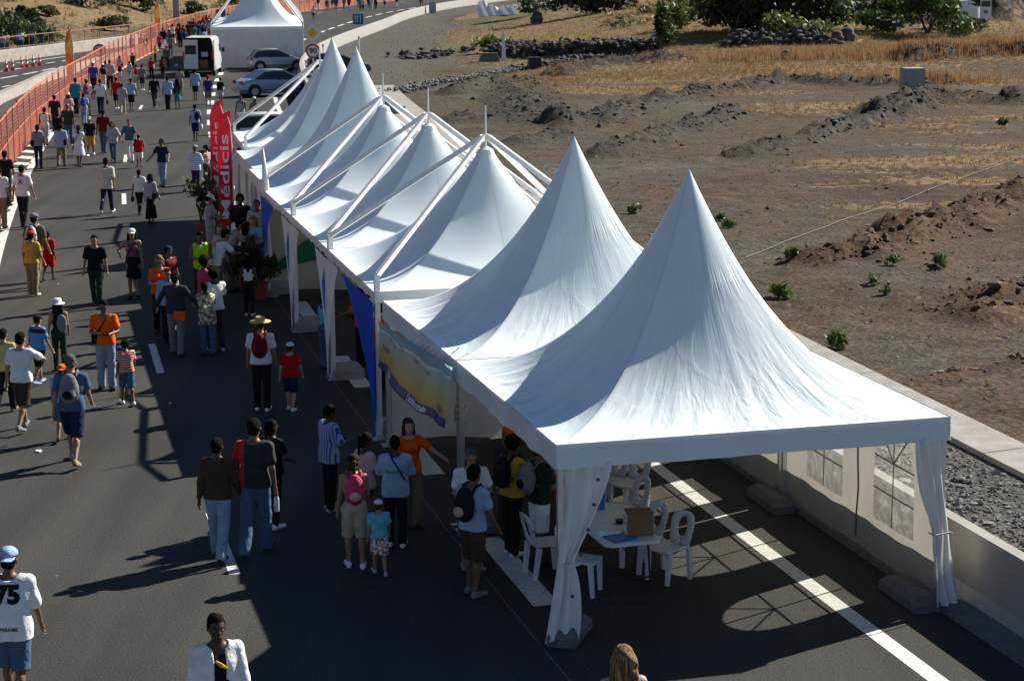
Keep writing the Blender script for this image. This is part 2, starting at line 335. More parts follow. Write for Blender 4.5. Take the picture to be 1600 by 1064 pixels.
# ---- road sheets
def bar_off(y): return 8.75 + 5.1 * float(sstep((y - 125.) / 95.))
def left_off(y): return -4.35 + .8 * float(sstep((y - 75.) / 60.))
def strip(name, m, ya, yb, oa, ob, z, step=3., k='structure', parent=None):
    b = MB(); n = max(1, int((yb - ya) / step)); V = []
    for i in range(n + 1):
        y = lerp(ya, yb, i / n); fa = oa(y) if callable(oa) else oa; fb = ob(y) if callable(ob) else ob
        p, q = road_pt(y, fa), road_pt(y, fb); V += [(p[0], p[1], z), (q[0], q[1], z)]
    b.add(V, [(2 * i, 2 * i + 1, 2 * i + 3, 2 * i + 2) for i in range(n)]); o = b.build(name, m, parent)
    if k: kind(o, k)
    return o
strip('road', ASPH, -60, 420, lambda y: left_off(y) - .9 , bar_off, 0.)
def markings(name, runs, hw, z=.004):
    b = MB()
    for ya, yb, oc in runs:
        n = max(1, int((yb - ya) / 3)); V = []
        for i in range(n + 1):
            y = lerp(ya, yb, i / n); c = oc(y) if callable(oc) else oc
            p, q = road_pt(y, c - hw), road_pt(y, c + hw); V += [(p[0], p[1], z), (q[0], q[1], z)]
        b.add(V, [(2 * i, 2 * i + 1, 2 * i + 3, 2 * i + 2) for i in range(n)])
    return kind(b.build(name, PAINT), 'structure')
cosd = lambda y: 1.
markings('lane_dashes', [(25.05 + 12.72 * k + (.25 * k if k > 1 else 0), 27.95 + 12.72 * k + (.25 * k if k > 1 else 0), 0.) for k in range(-3, 30)], .075)
markings('edge_line', [(-60, 420, lambda y: -3.52)], .13)
markings('wide_dashes', [(22.8 + 6.36 * k, 25.75 + 6.36 * k, 3.62) for k in range(-6, 25)], .17)
markings('right_edge_line', [(-60, 150, lambda y: 7.12)], .115)
markings('far_edge_dashes', [(152 + 9. * k, 157.5 + 9. * k, lambda y: 7.1 + 1.6 * float(sstep((y - 150) / 80.))) for k in range(26)], .16)
kind(strip('joint_line', mat('joint_seal', (.1, .1, .09), .7), -20, 60, 3.143, 3.157, .0035), 'structure')
# hatching between the edge line and the fence
b = MB()
for k in range(16):
    y = 56 + 2.35 * k; a, q = road_pt(y, left_off(y) + .05), road_pt(y - .5, -3.7)
    b.add([(a[0], a[1], .004), (q[0], q[1], .004), (q[0], q[1] + .9, .004), (a[0], a[1] + .9, .004)], [(0, 1, 2, 3)])
kind(b.build('hatching', PAINT), 'structure')
# ---- right-hand concrete barrier
def wall_run(name, m, ya, yb, off, prof, step=2.5, zf=None):
    b = MB(); n = int((yb - ya) / step); k = len(prof); V = []
    for i in range(n + 1):
        y = lerp(ya, yb, i / n); oc = off(y) if callable(off) else off
        for (dx, z) in prof:
            p = road_pt(y, oc + dx); V.append((p[0], p[1], z + (zf(*p) if zf else 0)))
    b.add(V, [(i * k + j, i * k + j + 1, (i + 1) * k + j + 1, (i + 1) * k + j) for i in range(n) for j in range(k - 1)] + [tuple(range(k)), tuple(range(n * k + k - 1, n * k - 1, -1))]); return b.build(name, m)
bw = thing('concrete_barrier', 'long pale concrete safety barrier along the right edge of the road', 'barrier')
q = wall_run('barrier_wall', CONC, -55, 415, bar_off, [(-.16, .0), (-.14, .09), (0, .2), (.05, .86), (.07, .89), (.24, .89), (.26, .86), (.34, .1), (.34, -.15)]); q.parent = bw
q = wall_run('barrier_footing', CONC_DK, -55, 415, bar_off, [(-.5, .0), (-.49, .07), (-.17, .10), (-.17, -.1)]); q.parent = bw
for yj in np.arange(12, 60, 4.):
    p = road_pt(float(yj), 8.80); o_ = MB().box((p[0] - .002, p[1], .53), (.03, .02, .64), rz=.25).build('joint', CONC_DK, bw)
# concrete channel between the gravel and the field
sl = thing('drainage_channel', 'pale concrete drainage channel running between the gravel and the field', 'channel')
def slab_in(y): return 12.45 + .9 * float(sstep((y - 40) / 50.)) * -1.
b = MB(); k = 0
seg = [2 * i - 20 for i in range(70)]
for i, y in enumerate(seg):
    if y > 114: break
    if i % 3: continue
    wd = .84 + 1.3 * float(sstep((y - 55) / 40.)); i0 = 12.45 - .3 * float(sstep((y - 50) / 40.))
    c = [road_pt(y + .015, i0), road_pt(y + .015, i0 + wd), road_pt(y + 5.985, i0 + wd), road_pt(y + 5.985, i0)]
    zz = [.03, .08, .08, .03]
    V = [(p[0], p[1], z) for p, z in zip(c, zz)] + [(p[0], p[1], -.35) for p in c]
    MB().add(V, [(0, 1, 2, 3), (0, 4, 5, 1), (1, 5, 6, 2), (2, 6, 7, 3), (3, 7, 4, 0)]).build('slab', CONC_PALE, sl)
p = (-6.97, 111.79); MB().bar((-6.9, 106, -.1), (-5.5, 99, -.1), .5, 1.0).build('head_wall', CONC_PALE, sl)
# ---- the other carriageway
def poly_strip(name, m, P, wdt, z, k='structure'):
    """flat ribbon along a world polyline; wdt = (left, right) offsets"""
    b = MB(); V = []
    for i, p in enumerate(P):
        a, c = P[max(i - 1, 0)], P[min(i + 1, len(P) - 1)]; d = Vector((c[0] - a[0], c[1] - a[1])).normalized(); nrm = Vector((d.y, -d.x))
        V += [(p[0] + nrm.x * wdt[0], p[1] + nrm.y * wdt[0], z), (p[0] + nrm.x * wdt[1], p[1] + nrm.y * wdt[1], z)]
    b.add(V, [(2 * i, 2 * i + 1, 2 * i + 3, 2 * i + 2) for i in range(len(P) - 1)]); o = b.build(name, m)
    return kind(o, k) if k else o
FAR = [(-62, 30), (-51, 85), (-45, 112), (-41.2, 130), (-37.9, 147.9), (-34.4, 165.4), (-31.4, 182), (-30.6, 195)]
NEAR = [(-20.5, 30), (-23.3, 70), (-26.2, 95), (-28.2, 108.6), (-29.9, 127.5), (-30.2, 150), (-30.3, 175), (-30.55, 195)]
def ribbon(name, m, A, B_, z):
    b = MB(); V = []
    for p, q in zip(A, B_): V += [(p[0], p[1], z), (q[0], q[1], z)]
    b.add(V, [(2 * i, 2 * i + 1, 2 * i + 3, 2 * i + 2) for i in range(len(A) - 1)]); return kind(b.build(name, m), 'structure')
ribbon('opposite_road', ASPH, FAR, NEAR, -.012)
def dashes(P, on, off_, hw, name, z=-.006, start=0):
    D = densify(P, .5); b = MB(); s = start; i = 0
    while s < len(D) - 1:
        e = min(len(D) - 1, s + int(on * 2)); a, c = Vector(D[s]), Vector(D[e]); d = (c - a).normalized(); nn = Vector((d.y, -d.x)) * hw
        b.add([(*(a - nn), z), (*(a + nn), z), (*(c + nn), z), (*(c - nn), z)], [(0, 1, 2, 3)]); s = e + int(off_ * 2) + 0
    return kind(b.build(name, PAINT), 'structure')
dashes([(-33.06, 129.1), (-32.46, 134.41), (-32.02, 140.94), (-31.21, 148.1)], 3.4, 1.2, .14, 'opposite_lane_dashes')
dashes([(-30.84, 120.78), (-30.76, 122.49)], 3, 1, .09, 'opposite_small_dash'); dashes([(-30.56, 127.3), (-30.51, 129.21)], 3, 1, .09, 'opposite_small_dash')
dashes([(-34.02, 146.3), (-33.83, 148.36)], 4, 1, .1, 'opposite_small_dash'); dashes([(-33.49, 149.18), (-33.44, 152.23)], 4, 1, .1, 'opposite_small_dash')
dashes([(-34.9, 136.39), (-34.11, 144.27)], 40, 1, .14, 'opposite_guide_line'); dashes([(-36.38, 146.94), (-34.66, 156.48)], 60, 1, .12, 'opposite_edge_line')
def barrier_along(label, P, h, t, m, side=1):
    o = thing('median_barrier', label, 'barrier'); b = MB(); V = []; prof = [(0, -.2), (0, .1), (.04, h - .03), (.07, h), (t, h), (t + .05, -.2)]; k = len(prof); P = densify(P, 6)
    for i, p in enumerate(P):
        a, c = P[max(i - 1, 0)], P[min(i + 1, len(P) - 1)]; d = Vector((c[0] - a[0], c[1] - a[1])).normalized(); nn = Vector((d.y, -d.x)) * side
        V += [(p[0] - nn.x * q[0], p[1] - nn.y * q[0], q[1]) for q in prof]
    b.add(V, [(i * k + j, i * k + j + 1, (i + 1) * k + j + 1, (i + 1) * k + j) for i in range(len(P) - 1) for j in range(k - 1)]); b.build('barrier_wall', m, o); return o
barrier_along('pale concrete barrier beyond the empty opposite carriageway', FAR, .85, .5, CONC_PALE)
barrier_along('low pale concrete barrier on the near side of the opposite carriageway', NEAR, .5, .45, CONC_PALE, -1)

# ---- tent materials
def canvas_mat(name, wrinkle, col=(.71, .79, .80), trans=.04, rough=.42):
    m = bpy.data.materials.new(name); n, l, p = nodes_of(m); tc = n.new('ShaderNodeTexCoord'); uv = tc.outputs['UV']; ob = tc.outputs['Object']
    nz = n.new('ShaderNodeTexNoise'); nz.inputs['Scale'].default_value = 1.3; nz.inputs['Detail'].default_value = 8; l.new(ob, nz.inputs[0])
    r = n.new('ShaderNodeValToRGB'); r.color_ramp.elements[0].position = .3; r.color_ramp.elements[1].position = .6
    r.color_ramp.elements[0].color = (*(Vector(col) * .91), 1); r.color_ramp.elements[1].color = (*col, 1); l.new(nz.outputs[0], r.inputs[0]); l.new(r.outputs[0], p.inputs['Base Color'])
    p.inputs['Roughness'].default_value = rough; p.inputs['Specular IOR Level'].default_value = .45
    # creases: long soft folds running down the cloth (uv.x round the tent, uv.y down the slope)
    mp = n.new('ShaderNodeMapping'); mp.inputs['Scale'].default_value = (105, 3.6, 1); l.new(uv, mp.inputs[0])
    n1 = n.new('ShaderNodeTexNoise'); n1.inputs['Scale'].default_value = 1; n1.inputs['Detail'].default_value = 3; n1.inputs['Distortion'].default_value = .5; l.new(mp.outputs[0], n1.inputs[0])
    mp2 = n.new('ShaderNodeMapping'); mp2.inputs['Scale'].default_value = (40, 5, 1); mp2.inputs['Rotation'].default_value = (0, 0, .5); l.new(uv, mp2.inputs[0])
    n2 = n.new('ShaderNodeTexNoise'); n2.inputs['Scale'].default_value = 1; n2.inputs['Detail'].default_value = 5; n2.inputs['Distortion'].default_value = 1.2; l.new(mp2.outputs[0], n2.inputs[0])
    sp = n.new('ShaderNodeSeparateXYZ'); l.new(uv, sp.inputs[0]); pw = n.new('ShaderNodeMath'); pw.operation = 'POWER'; pw.inputs[1].default_value = 3.; l.new(sp.outputs[1], pw.inputs[0])
    a = n.new('ShaderNodeMath'); a.operation = 'MULTIPLY'; l.new(n1.outputs[0], a.inputs[0]); l.new(pw.outputs[0], a.inputs[1])
    rd = n.new('ShaderNodeValToRGB'); rd.color_ramp.elements[0].position = .44; rd.color_ramp.elements[1].position = .56; l.new(n2.outputs[0], rd.inputs[0])
    bb = n.new('ShaderNodeMath'); bb.operation = 'MULTIPLY'; bb.inputs[1].default_value = .09; l.new(rd.outputs[0], bb.inputs[0])
    b2 = n.new('ShaderNodeMath'); b2.operation = 'MULTIPLY'; l.new(bb.outputs[0], b2.inputs[0]); l.new(sp.outputs[1], b2.inputs[1])
    ad = n.new('ShaderNodeMath'); ad.operation = 'ADD'; l.new(a.outputs[0], ad.inputs[0]); l.new(b2.outputs[0], ad.inputs[1])
    # a seam ring with puckers below the tip, and welded seams running down to the corners
    def M_(op, a_, b_): 
        k = n.new('ShaderNodeMath'); k.operation = op
        for i_, q_ in ((0, a_), (1, b_)):
            if isinstance(q_, (int, float)): k.inputs[i_].default_value = q_
            else: l.new(q_, k.inputs[i_])
        return k.outputs[0]
    dy = M_('SUBTRACT', sp.outputs[1], .27); band = M_('MAXIMUM', M_('SUBTRACT', 1., M_('MULTIPLY', M_('ABSOLUTE', dy, 0), 16.)), 0.)
    mp3 = n.new('ShaderNodeMapping'); mp3.inputs['Scale'].default_value = (150, 5, 1); l.new(uv, mp3.inputs[0]); n3 = n.new('ShaderNodeTexNoise'); n3.inputs['Scale'].default_value = 1; n3.inputs['Detail'].default_value = 2; l.new(mp3.outputs[0], n3.inputs[0])
    puck = M_('MULTIPLY', M_('MULTIPLY', band, n3.outputs[0]), .35)
    fx = M_('ABSOLUTE', M_('SUBTRACT', M_('FRACT', M_('ADD', M_('MULTIPLY', sp.outputs[0], 8.), .5), 0), .5), 0); seam = M_('LESS_THAN', M_('MULTIPLY', fx, M_('ADD', sp.outputs[1], .08)), .012)
    sm2 = n.new('ShaderNodeMixRGB'); sm2.blend_type = 'MULTIPLY'; l.new(M_('MULTIPLY', seam, .35), sm2.inputs[0]); l.new(r.outputs[0], sm2.inputs[1]); sm2.inputs[2].default_value = (.7, .7, .7, 1); l.new(sm2.outputs[0], p.inputs['Base Color'])
    tot = M_('ADD', M_('ADD', ad.outputs[0], puck), M_('MULTIPLY', seam, .06))
    bp = n.new('ShaderNodeBump'); bp.inputs['Strength'].default_value = wrinkle; bp.inputs['Distance'].default_value = .045; l.new(tot, bp.inputs['Height']); l.new(bp.outputs[0], p.inputs['Normal'])
    t = n.new('ShaderNodeBsdfTranslucent'); t.inputs[0].default_value = (.75, .72, .62, 1); mx = n.new('ShaderNodeMixShader'); mx.inputs[0].default_value = trans
    l.new(p.outputs[0], mx.inputs[1]); l.new(t.outputs[0], mx.inputs[2]); l.new(mx.outputs[0], n['Material Output'].inputs[0]); return m
CANVAS = canvas_mat('tent_canvas', .8); CANVAS_TIGHT = canvas_mat('tent_canvas_tight', .07, (.71, .785, .795), trans=.04); CANVAS_MID = canvas_mat('tent_canvas_mid', .15, (.70, .775, .785), trans=.04)
CLOTH_WALL = mat('tent_wall', (.42, .39, .34), .6, var=.06, scale=2.5, bump=.25, bscale=5, trans=.3)
CLOTH_GREY = mat('tent_wall_grey', (.62, .60, .55), .7, var=.08, scale=1.5, bump=.3, bscale=4, trans=.1)
CLOTH_BEIGE = mat('tent_wall_beige', (.50, .46, .37), .7, var=.08, scale=1.5, bump=.3, bscale=4, trans=.1)
CURTAIN = mat('curtain_white', (.74, .73, .70), .55, var=.05, scale=3, bump=.2, bscale=12, trans=.15)
BLUE = mat('curtain_blue', (.006, .07, .45), .7, var=.15, scale=3, bump=.2, bscale=12, trans=.0, spec=.1)
GREEN = mat('cloth_green', (.01, .13, .05), .6, var=.15)
BLUEMARK = mat('print_blue', (.03, .2, .5), .6, var=.1)
ALU = mat('aluminium', (.62, .63, .64), .35, metal=.75, var=.06, scale=12)
WPOLE = mat('white_painted_metal', (.72, .72, .70), .4, var=.05, scale=10)
DKEDGE = mat('dark_trim', (.05, .05, .05), .7)
ROPE = mat('rope_white', (.62, .6, .54), .8)
STRAP = mat('strap_orange', (.55, .2, .08), .7)
def clear_mat():
    m = bpy.data.materials.new('window_film'); n, l, p = nodes_of(m); tr = n.new('ShaderNodeBsdfTransparent'); tr.inputs[0].default_value = (.93, .93, .9, 1)
    p.inputs['Base Color'].default_value = (.75, .74, .7, 1); p.inputs['Roughness'].default_value = .25; tl = n.new('ShaderNodeBsdfTranslucent'); tl.inputs[0].default_value = (.8, .78, .72, 1); mt = n.new('ShaderNodeMixShader'); mt.inputs[0].default_value = .6; l.new(p.outputs[0], mt.inputs[1]); l.new(tl.outputs[0], mt.inputs[2])
    tc = n.new('ShaderNodeTexCoord'); nz = n.new('ShaderNodeTexNoise'); nz.inputs['Scale'].default_value = 3; nz.inputs['Detail'].default_value = 7; nz.inputs['Distortion'].default_value = 2; l.new(tc.outputs['Object'], nz.inputs[0])
    rp = n.new('ShaderNodeValToRGB'); rp.color_ramp.elements[0].position = .45; rp.color_ramp.elements[1].position = .75; rp.color_ramp.elements[0].color = (.9,) * 3 + (1,); rp.color_ramp.elements[1].color = (.74,) * 3 + (1,); l.new(nz.outputs[0], rp.inputs[0])
    mx = n.new('ShaderNodeMixShader'); l.new(rp.outputs[0], mx.inputs[0]); l.new(mt.outputs[0], mx.inputs[1]); l.new(tr.outputs[0], mx.inputs[2]); l.new(mx.outputs[0], n['Material Output'].inputs[0]); return m
FILM = clear_mat()
def canopy_mesh(S, h, ap, pw, m, blunt=0., nu=160, nv=44, wr=0., seed=1, sag=.05):
    """peaked membrane on a square S x S; level lines go from circles at the tip to the square eave"""
    r0 = np.random.default_rng(seed); ph = r0.random(40) * 6.28; am = r0.random(40); V = []; UV = []
    for j in range(nv + 1):
        t = (j / nv) ** 1.25; b = t ** .62
        for i in range(nu + 1):
            s = i / nu; k = int(s * 4) % 4 if i < nu else 3; f_ = s * 4 - k; th = (k + f_) * math.pi / 2 - 3 * math.pi / 4
            c, sn = math.cos(th), math.sin(th); Rsq = S / 2 / max(abs(c), abs(sn)); f2 = math.tan((f_ - .5) * math.pi / 2)
            Rr = (1 - b) * S * .56 + b * Rsq; rr = t * Rr
            g = (1 - t) ** pw; hip = 1 - abs(f2)
            if blunt: tt = max(0., t - blunt) / (1 - blunt); g = (1 - tt) ** pw - (.02 * (1 - t / blunt) ** 2 * 0 if t < blunt else 0)
            z = h + (ap - h) * g - sag * math.sin(math.pi * t) * (1 - abs(f2)) * t
            if wr:
                e = t ** 3 * (1 - .9 * max(0, (t - .93) / .07)) * (.3 + .7 * hip ** .5)
                w_ = sum(am[q] * math.sin(s * 6.283 * (14 + q * 5) + ph[q] + 2.5 * math.sin(3 * t + ph[q])) for q in range(9)) * wr * e
                z += w_; rr *= 1
            V.append((S / 2 + c * rr, S / 2 + sn * rr, z)); UV.append((s, t))
    V = np.array(V); nn = nu + 1; me = grid_mesh('canopy', V[::1], nn, nv + 1)
    uvl = me.uv_layers.new(name='UVMap'); idx = np.empty(len(me.loops), np.int32); me.loops.foreach_get('vertex_index', idx)
    uvl.data.foreach_set('uv', np.array(UV)[idx].ravel()); me.flip_normals(); me.materials.append(m); return me
def valance(S, h, d, m, t, name='valance', scallop=0., wav=.02, seed=0):
    b = MB(); P = [(0, 0), (S, 0), (S, S), (0, S), (0, 0)]; rr = random.Random(seed); D = densify(P, .1); n = len(D); V = []
    for i, p in enumerate(D):
        cx, cy = p[0] - S / 2, p[1] - S / 2; L = math.hypot(cx, cy); cx /= L; cy /= L
        s = i * .1; w1 = wav * math.sin(s * 4.1 + 1.3 * math.sin(s * 1.3)) + wav * .6 * math.sin(s * 9.7)
        dd = d * (1 - scallop * abs(math.sin(math.pi * s / .62)) * .5)
        for k, z in ((0, h + .01), (.4, h - .4 * dd), (1, h - dd)):
            V.append((p[0] + cx * (.02 + w1 * k), p[1] + cy * (.02 + w1 * k), z))
    b.add(V, [(3 * i + j, 3 * i + j + 1, 3 * i + j + 4, 3 * i + j + 3) for i in range(n - 1) for j in range(2)])
    return b.build(name, m, t, smooth=True)
def curtain(t, x, y, top, w0, wt, wb, ztie, ang, m, name='curtain', drop=.06, seed=0, folds=5, amp=.05, lean=(0, 0)):
    """gathered cloth tied to a post; ang = direction it spreads in"""
    b = MB(); nu, nv = 44, 26; d = Vector((math.cos(ang), math.sin(ang))); q = Vector((-d.y, d.x))
    def fn(u, v):
        z = lerp(top, drop, v); f_ = (top - z) / (top - ztie) if z > ztie else (ztie - z) / max(ztie - drop, .01)
        wd = lerp(w0, wt, f_ ** 1.4) if z > ztie else lerp(wt, wb, f_ ** .7)
        a = amp * abs(wd / w0) ** .3; s = u * folds * 6.283 + seed
        off = a * math.sin(s + .6 * math.sin(v * 5 + seed)) + .02 * math.sin(v * 9 + u * 4)
        px = (u * wd) + .015 * math.sin(s * .5 + v * 7); k = v ** 2
        return (x + d.x * px + q.x * off + lean[0] * k, y + d.y * px + q.y * off + lean[1] * k, z - .03 * math.sin(s))
    b.grid(fn, nu, nv); o = b.build(name, m, t, smooth=True); return o
def post(t, x, y, h, w=.07, m=None, foot=True):
    b = MB(); b.box((x, y, h / 2), (w, w, h)); o = b.build('post', m or ALU, t)
    if foot: MB().box((x, y, .012), (.24, .24, .02)).box((x, y, .05), (w + .03, w + .03, .06)).build('foot_plate', ALU, t)
    return o
def arch_wall(t, S, y0, y1, xw, top, z0, wins, name='side_wall'):
    """cloth wall in the plane x = xw with arched clear windows"""
    rip = lambda s, z: xw + (.012 * math.sin(s * 3.1 + z * .8) + .006 * math.sin(s * 9 + 1.3 * z)) * (1 - z / 3.2)
    zarch = {}
    xsn = sorted(set([y0 + k * (y1 - y0) / 60 for k in range(61)] + [w0 + (w1 - w0) * q / 18 for (w0, w1) in wins for q in range(19)]))
    xsn = [s for i, s in enumerate(xsn) if i == 0 or s - xsn[i - 1] > 1e-4]
    sill, tp = .62, 2.08
    def arc(s, w): c = (w[0] + w[1]) / 2; r = (w[1] - w[0]) / 2; return tp - r + math.sqrt(max(0, r * r - (s - c) ** 2))
    b = MB(); g = [MB() for _ in wins]; NZ = lambda a, c: [lerp(a, c, k / 4) for k in range(5)]
    for s0, s1 in zip(xsn, xsn[1:]):
        mid = (s0 + s1) / 2; wi = [i for i, w in enumerate(wins) if w[0] < mid < w[1]]
        if wi:
            w = wins[wi[0]]; a0, a1 = arc(s0, w), arc(s1, w)
            for (za, zb, zc, zd, tgt) in ((z0, z0, sill, sill, b), (sill, sill, a0, a1, g[wi[0]]), (a0, a1, top, top, b)):
                for k in range(4):
                    p = [(s0, lerp(za, zc, k / 4)), (s1, lerp(zb, zd, k / 4)), (s1, lerp(zb, zd, (k + 1) / 4)), (s0, lerp(za, zc, (k + 1) / 4))]
                    tgt.add([(rip(s, z), s, z) for s, z in p], [(0, 1, 2, 3)])
        else:
            Zs = NZ(z0, sill) + NZ(sill, tp)[1:] + [top]
            for za, zb in zip(Zs, Zs[1:]): b.add([(rip(s, z), s, z) for s, z in ((s0, za), (s1, za), (s1, zb), (s0, zb))], [(0, 1, 2, 3)])
    wall = b.build(name, CLOTH_WALL, t, smooth=True, weld=True)
    for gg, w in zip(g, wins):
        o = gg.build('window', FILM, wall, smooth=True, weld=True); c = (w[0] + w[1]) / 2; r = (w[1] - w[0]) / 2; zc = tp - r
        f_ = MB(); X_ = lambda s, z: rip(s, z) - .006
        def strp(P):
            for a, q in zip(P, P[1:]): f_.bar((X_(*a), *a), (X_(*q), *q), .03, .004, up=(1, 0, 0))
        strp([(c, sill), (c, .9), (c, 1.2), (c, zc), (c, tp)]); strp([(w[0], zc), (c, zc), (w[1], zc)]); strp([(w[0], 1.05), (c, 1.05), (w[1], 1.05)])
        for a in (.25, .5, .75):
            th = math.pi * a
            if a != .5: strp([(c, zc), (c + r * math.cos(th), zc + r * math.sin(th))])
        f_.build('glazing_bars', CLOTH_WALL, wall)
    for s in ((wins[0][1] + wins[1][0]) / 2,):
        z_ = MB(); P = [(rip(s, z) - .008, s + .03 * math.sin(z * 5), z) for z in (z0 + .1, .5, .9, 1.3, 1.7, top)]
        z_.tube(P, .014, 5); z_.build('zip', mat('zip_grey', (.1, .1, .1), .8), wall)
    return wall
def plain_wall(t, p0, p1, z0, z1, m, name='wall', folds=9., amp=.03, sagb=0., seed=0):
    b = MB(); p0, p1 = Vector(p0), Vector(p1); d = (p1 - p0); L = d.length; q = Vector((-d.y, d.x)).normalized()
    def fn(u, v):
        z = lerp(z0 + sagb * math.sin(u * math.pi * 3 + seed) * .5, z1, v); a = amp * (1 - .6 * v) * (math.sin(u * folds * 2 + seed + v) + .5 * math.sin(u * folds * 5.3 + 2 * v))
        r = p0 + d * u + q * a; return (r.x, r.y, z)
    return b.grid(fn, max(12, int(L * 8)), 10).build(name, m, t, smooth=True)
YAW = .262
def origin(k0): return (.5165 - math.sin(YAW) * k0, 22.29 + math.cos(YAW) * k0)
def peaked_tent(label, loc, yaw, ap=5.32, S=5., h=2.43, wr=.008, seed=1, m=None, foots=True, grp='white peaked tents without outer frame'):
    t = thing('peaked_tent', label, 'tent', (*loc, 0), yaw, grp)
    o = link(canopy_mesh(S, h, ap, 2.05, m or CANVAS, wr=wr, seed=seed), 'canopy', t)
    valance(S, h, .29, m or CANVAS, t, seed=seed)
    for x, y in ((.05, .05), (S - .05, .05), (S - .05, S - .05), (.05, S - .05)): post(t, x, y, h - .02)
    MB().bar((.04, .04, h - .07), (S - .04, .04, h - .07), .05, .08).bar((.04, S - .04, h - .07), (S - .04, S - .04, h - .07), .05, .08).bar((.04, .04, h - .075), (.04, S - .04, h - .075), .05, .08).bar((S - .04, .04, h - .075), (S - .04, S - .04, h - .075), .05, .08).build('eave_frame', ALU, t)
    MB().tube([(S / 2, S / 2, h + .25), (S / 2, S / 2, ap - .12)], .035).build('centre_mast', ALU, t)
    MB().tube([(.06, .06, h - .06), (S / 2, S / 2, h + .25), (S - .06, S - .06, h - .06)], .006, 5).tube([(S - .06, .06, h - .065), (S / 2, S / 2, h + .245), (.06, S - .06, h - .065)], .006, 5).build('tension_cable', ALU, t)
    return t
def weight(label, x, y, rz, L=1.05, wd=.34, hh=.2, m=None):
    """concrete ballast with sloping ends"""
    t = MB(); a = L / 2; c = .06
    t.add([(-a, -wd / 2, 0), (a, -wd / 2, 0), (a, wd / 2, 0), (-a, wd / 2, 0), (-a, -wd / 2, hh * .55), (a, -wd / 2, hh * .55), (a, wd / 2, hh * .55), (-a, wd / 2, hh * .55), (-a + .1, -wd / 2 + c, hh), (a - .1, -wd / 2 + c, hh), (a - .1, wd / 2 - c, hh), (-a + .1, wd / 2 - c, hh)],
          [(0, 3, 2, 1), (8, 9, 10, 11), (0, 1, 5, 4), (1, 2, 6, 5), (2, 3, 7, 6), (3, 0, 4, 7), (4, 5, 9, 8), (5, 6, 10, 9), (6, 7, 11, 10), (7, 4, 8, 11)])
    o = t.build('ballast_block', m or CONC_DK); o.location = (x, y, .002); o.rotation_euler = (0, 0, rz); tag(o, label, 'ballast block', 'concrete ballast blocks at the tent legs'); return o
P1 = peaked_tent('nearest white peaked tent, open on the left, over tables and plastic chairs', origin(0), YAW, 5.3, seed=3)
P2 = peaked_tent('second nearest white peaked tent, with the printed banner on its left eave', origin(5.02), YAW + .006, 5.27, seed=8)
# leg curtains of the nearest tent
c = curtain(P1, .09, .0, 2.16, .56, .17, .42, .98, .0, CURTAIN, seed=1.3, folds=2.6, amp=.04, lean=(-.26, -.05))
for z, dx in ((2.0, .44), (1.7, .4), (1.4, .35), (1.1, .28), (.6, .25), (.3, .25)):
    MB().lathe([(.022, -.004), (.022, .004)], (dx + .04 - .22 * ((2.16 - z) / 2.1) ** 2, -.06, z), 8, Matrix.Rotation(math.pi / 2, 3, 'X')).build('eyelet', DKEDGE, c)
MB().tube([(.06, -.06, .98), (.2, -.09, .99), (.27, -.03, .98), (.2, .04, .97), (.06, .03, .98), (.06, -.06, .98)], .012, 6).build('tie_rope', ROPE, c)
c = curtain(P1, 4.98, .04, 2.16, -.52, -.24, -.42, .98, .25, CURTAIN, seed=.4, folds=2.8, amp=.045, lean=(.24, -.12))
MB().tube([(5.02, -.12, 1.0), (4.8, -.14, .98), (4.78, .0, .98)], .012, 6).tube([(5.03, -.13, 1.0), (5.05, -.15, .7), (5.03, -.16, .45)], .008, 6).build('tie_rope', ROPE, c)
arch_wall(P1, 5, .05, 4.98, 4.97, 2.2, .1, [(.8, 1.98), (2.95, 4.2)])
arch_wall(P2, 5, .03, 4.97, 4.97, 2.2, .1, [(.68, 1.95), (2.95, 4.2)])
plain_wall(P2, (.1, 4.93), (4.9, 4.93), .04, 2.25, CLOTH_GREY, 'end_wall', 7, .04, .1)
# framed tents with outside arms
def framed_tent(label, loc, yaw, S=5., h=2.52, tp=2.8, ap=4.6, mast=4.79, spike=.55, seed=1, grp='white tents hung from outside tubular arms', m=None):
    t = thing('framed_tent', label, 'tent', (*loc, 0), yaw, grp)
    link(canopy_mesh(S, h, ap, 1.9, m or CANVAS_TIGHT, blunt=.03, wr=0, seed=seed, nu=96, nv=32, sag=.12), 'canopy', t)
    valance(S, h, .17, m or CANVAS_TIGHT, t, scallop=.6, wav=.004)
    MB().bar((0, -.0, h - .1), (S, -.0, h - .1), .05, .17).build('gutter_beam', WPOLE, t); MB().bar((0, S - .03, h - .1), (S, S - .03, h - .1), .05, .17).build('gutter_beam', WPOLE, t)
    for k in range(7): MB().box((.4 + k * .7, -.03, h - .1), (.05, .012, .05)).build('bolt', ALU, t)
    cc = (S / 2, S / 2)
    for x, y in ((.05, .05), (S - .05, .05), (S - .05, S - .05), (.05, S - .05)):
        post(t, x, y, tp, .09, WPOLE)
        MB().bar((x, y, tp - .02), (cc[0] + (x - cc[0]) * .02, cc[1] + (y - cc[1]) * .02, mast), .065, .085).build('arm', WPOLE, t)
        MB().bar((x, y, tp - .26), (cc[0] + (x - cc[0]) * .5, cc[1] + (y - cc[1]) * .5, (mast + tp) / 2 - .12), .03, .03).build('lower_arm', WPOLE, t) if x > 3 else None
    MB().tube([(*cc, ap - .03), (*cc, mast + .02), (*cc, mast + spike)], [.022, .022, .012], 8).lathe([(.06, mast - .07), (.06, mast + .05)], (*cc, 0), 8).build('mast', WPOLE, t)
    MB().lathe([(.16, ap - .09), (.13, ap - .03), (.04, ap + .02)], (*cc, 0), 16).build('cap', m or CANVAS_TIGHT, t)
    return t
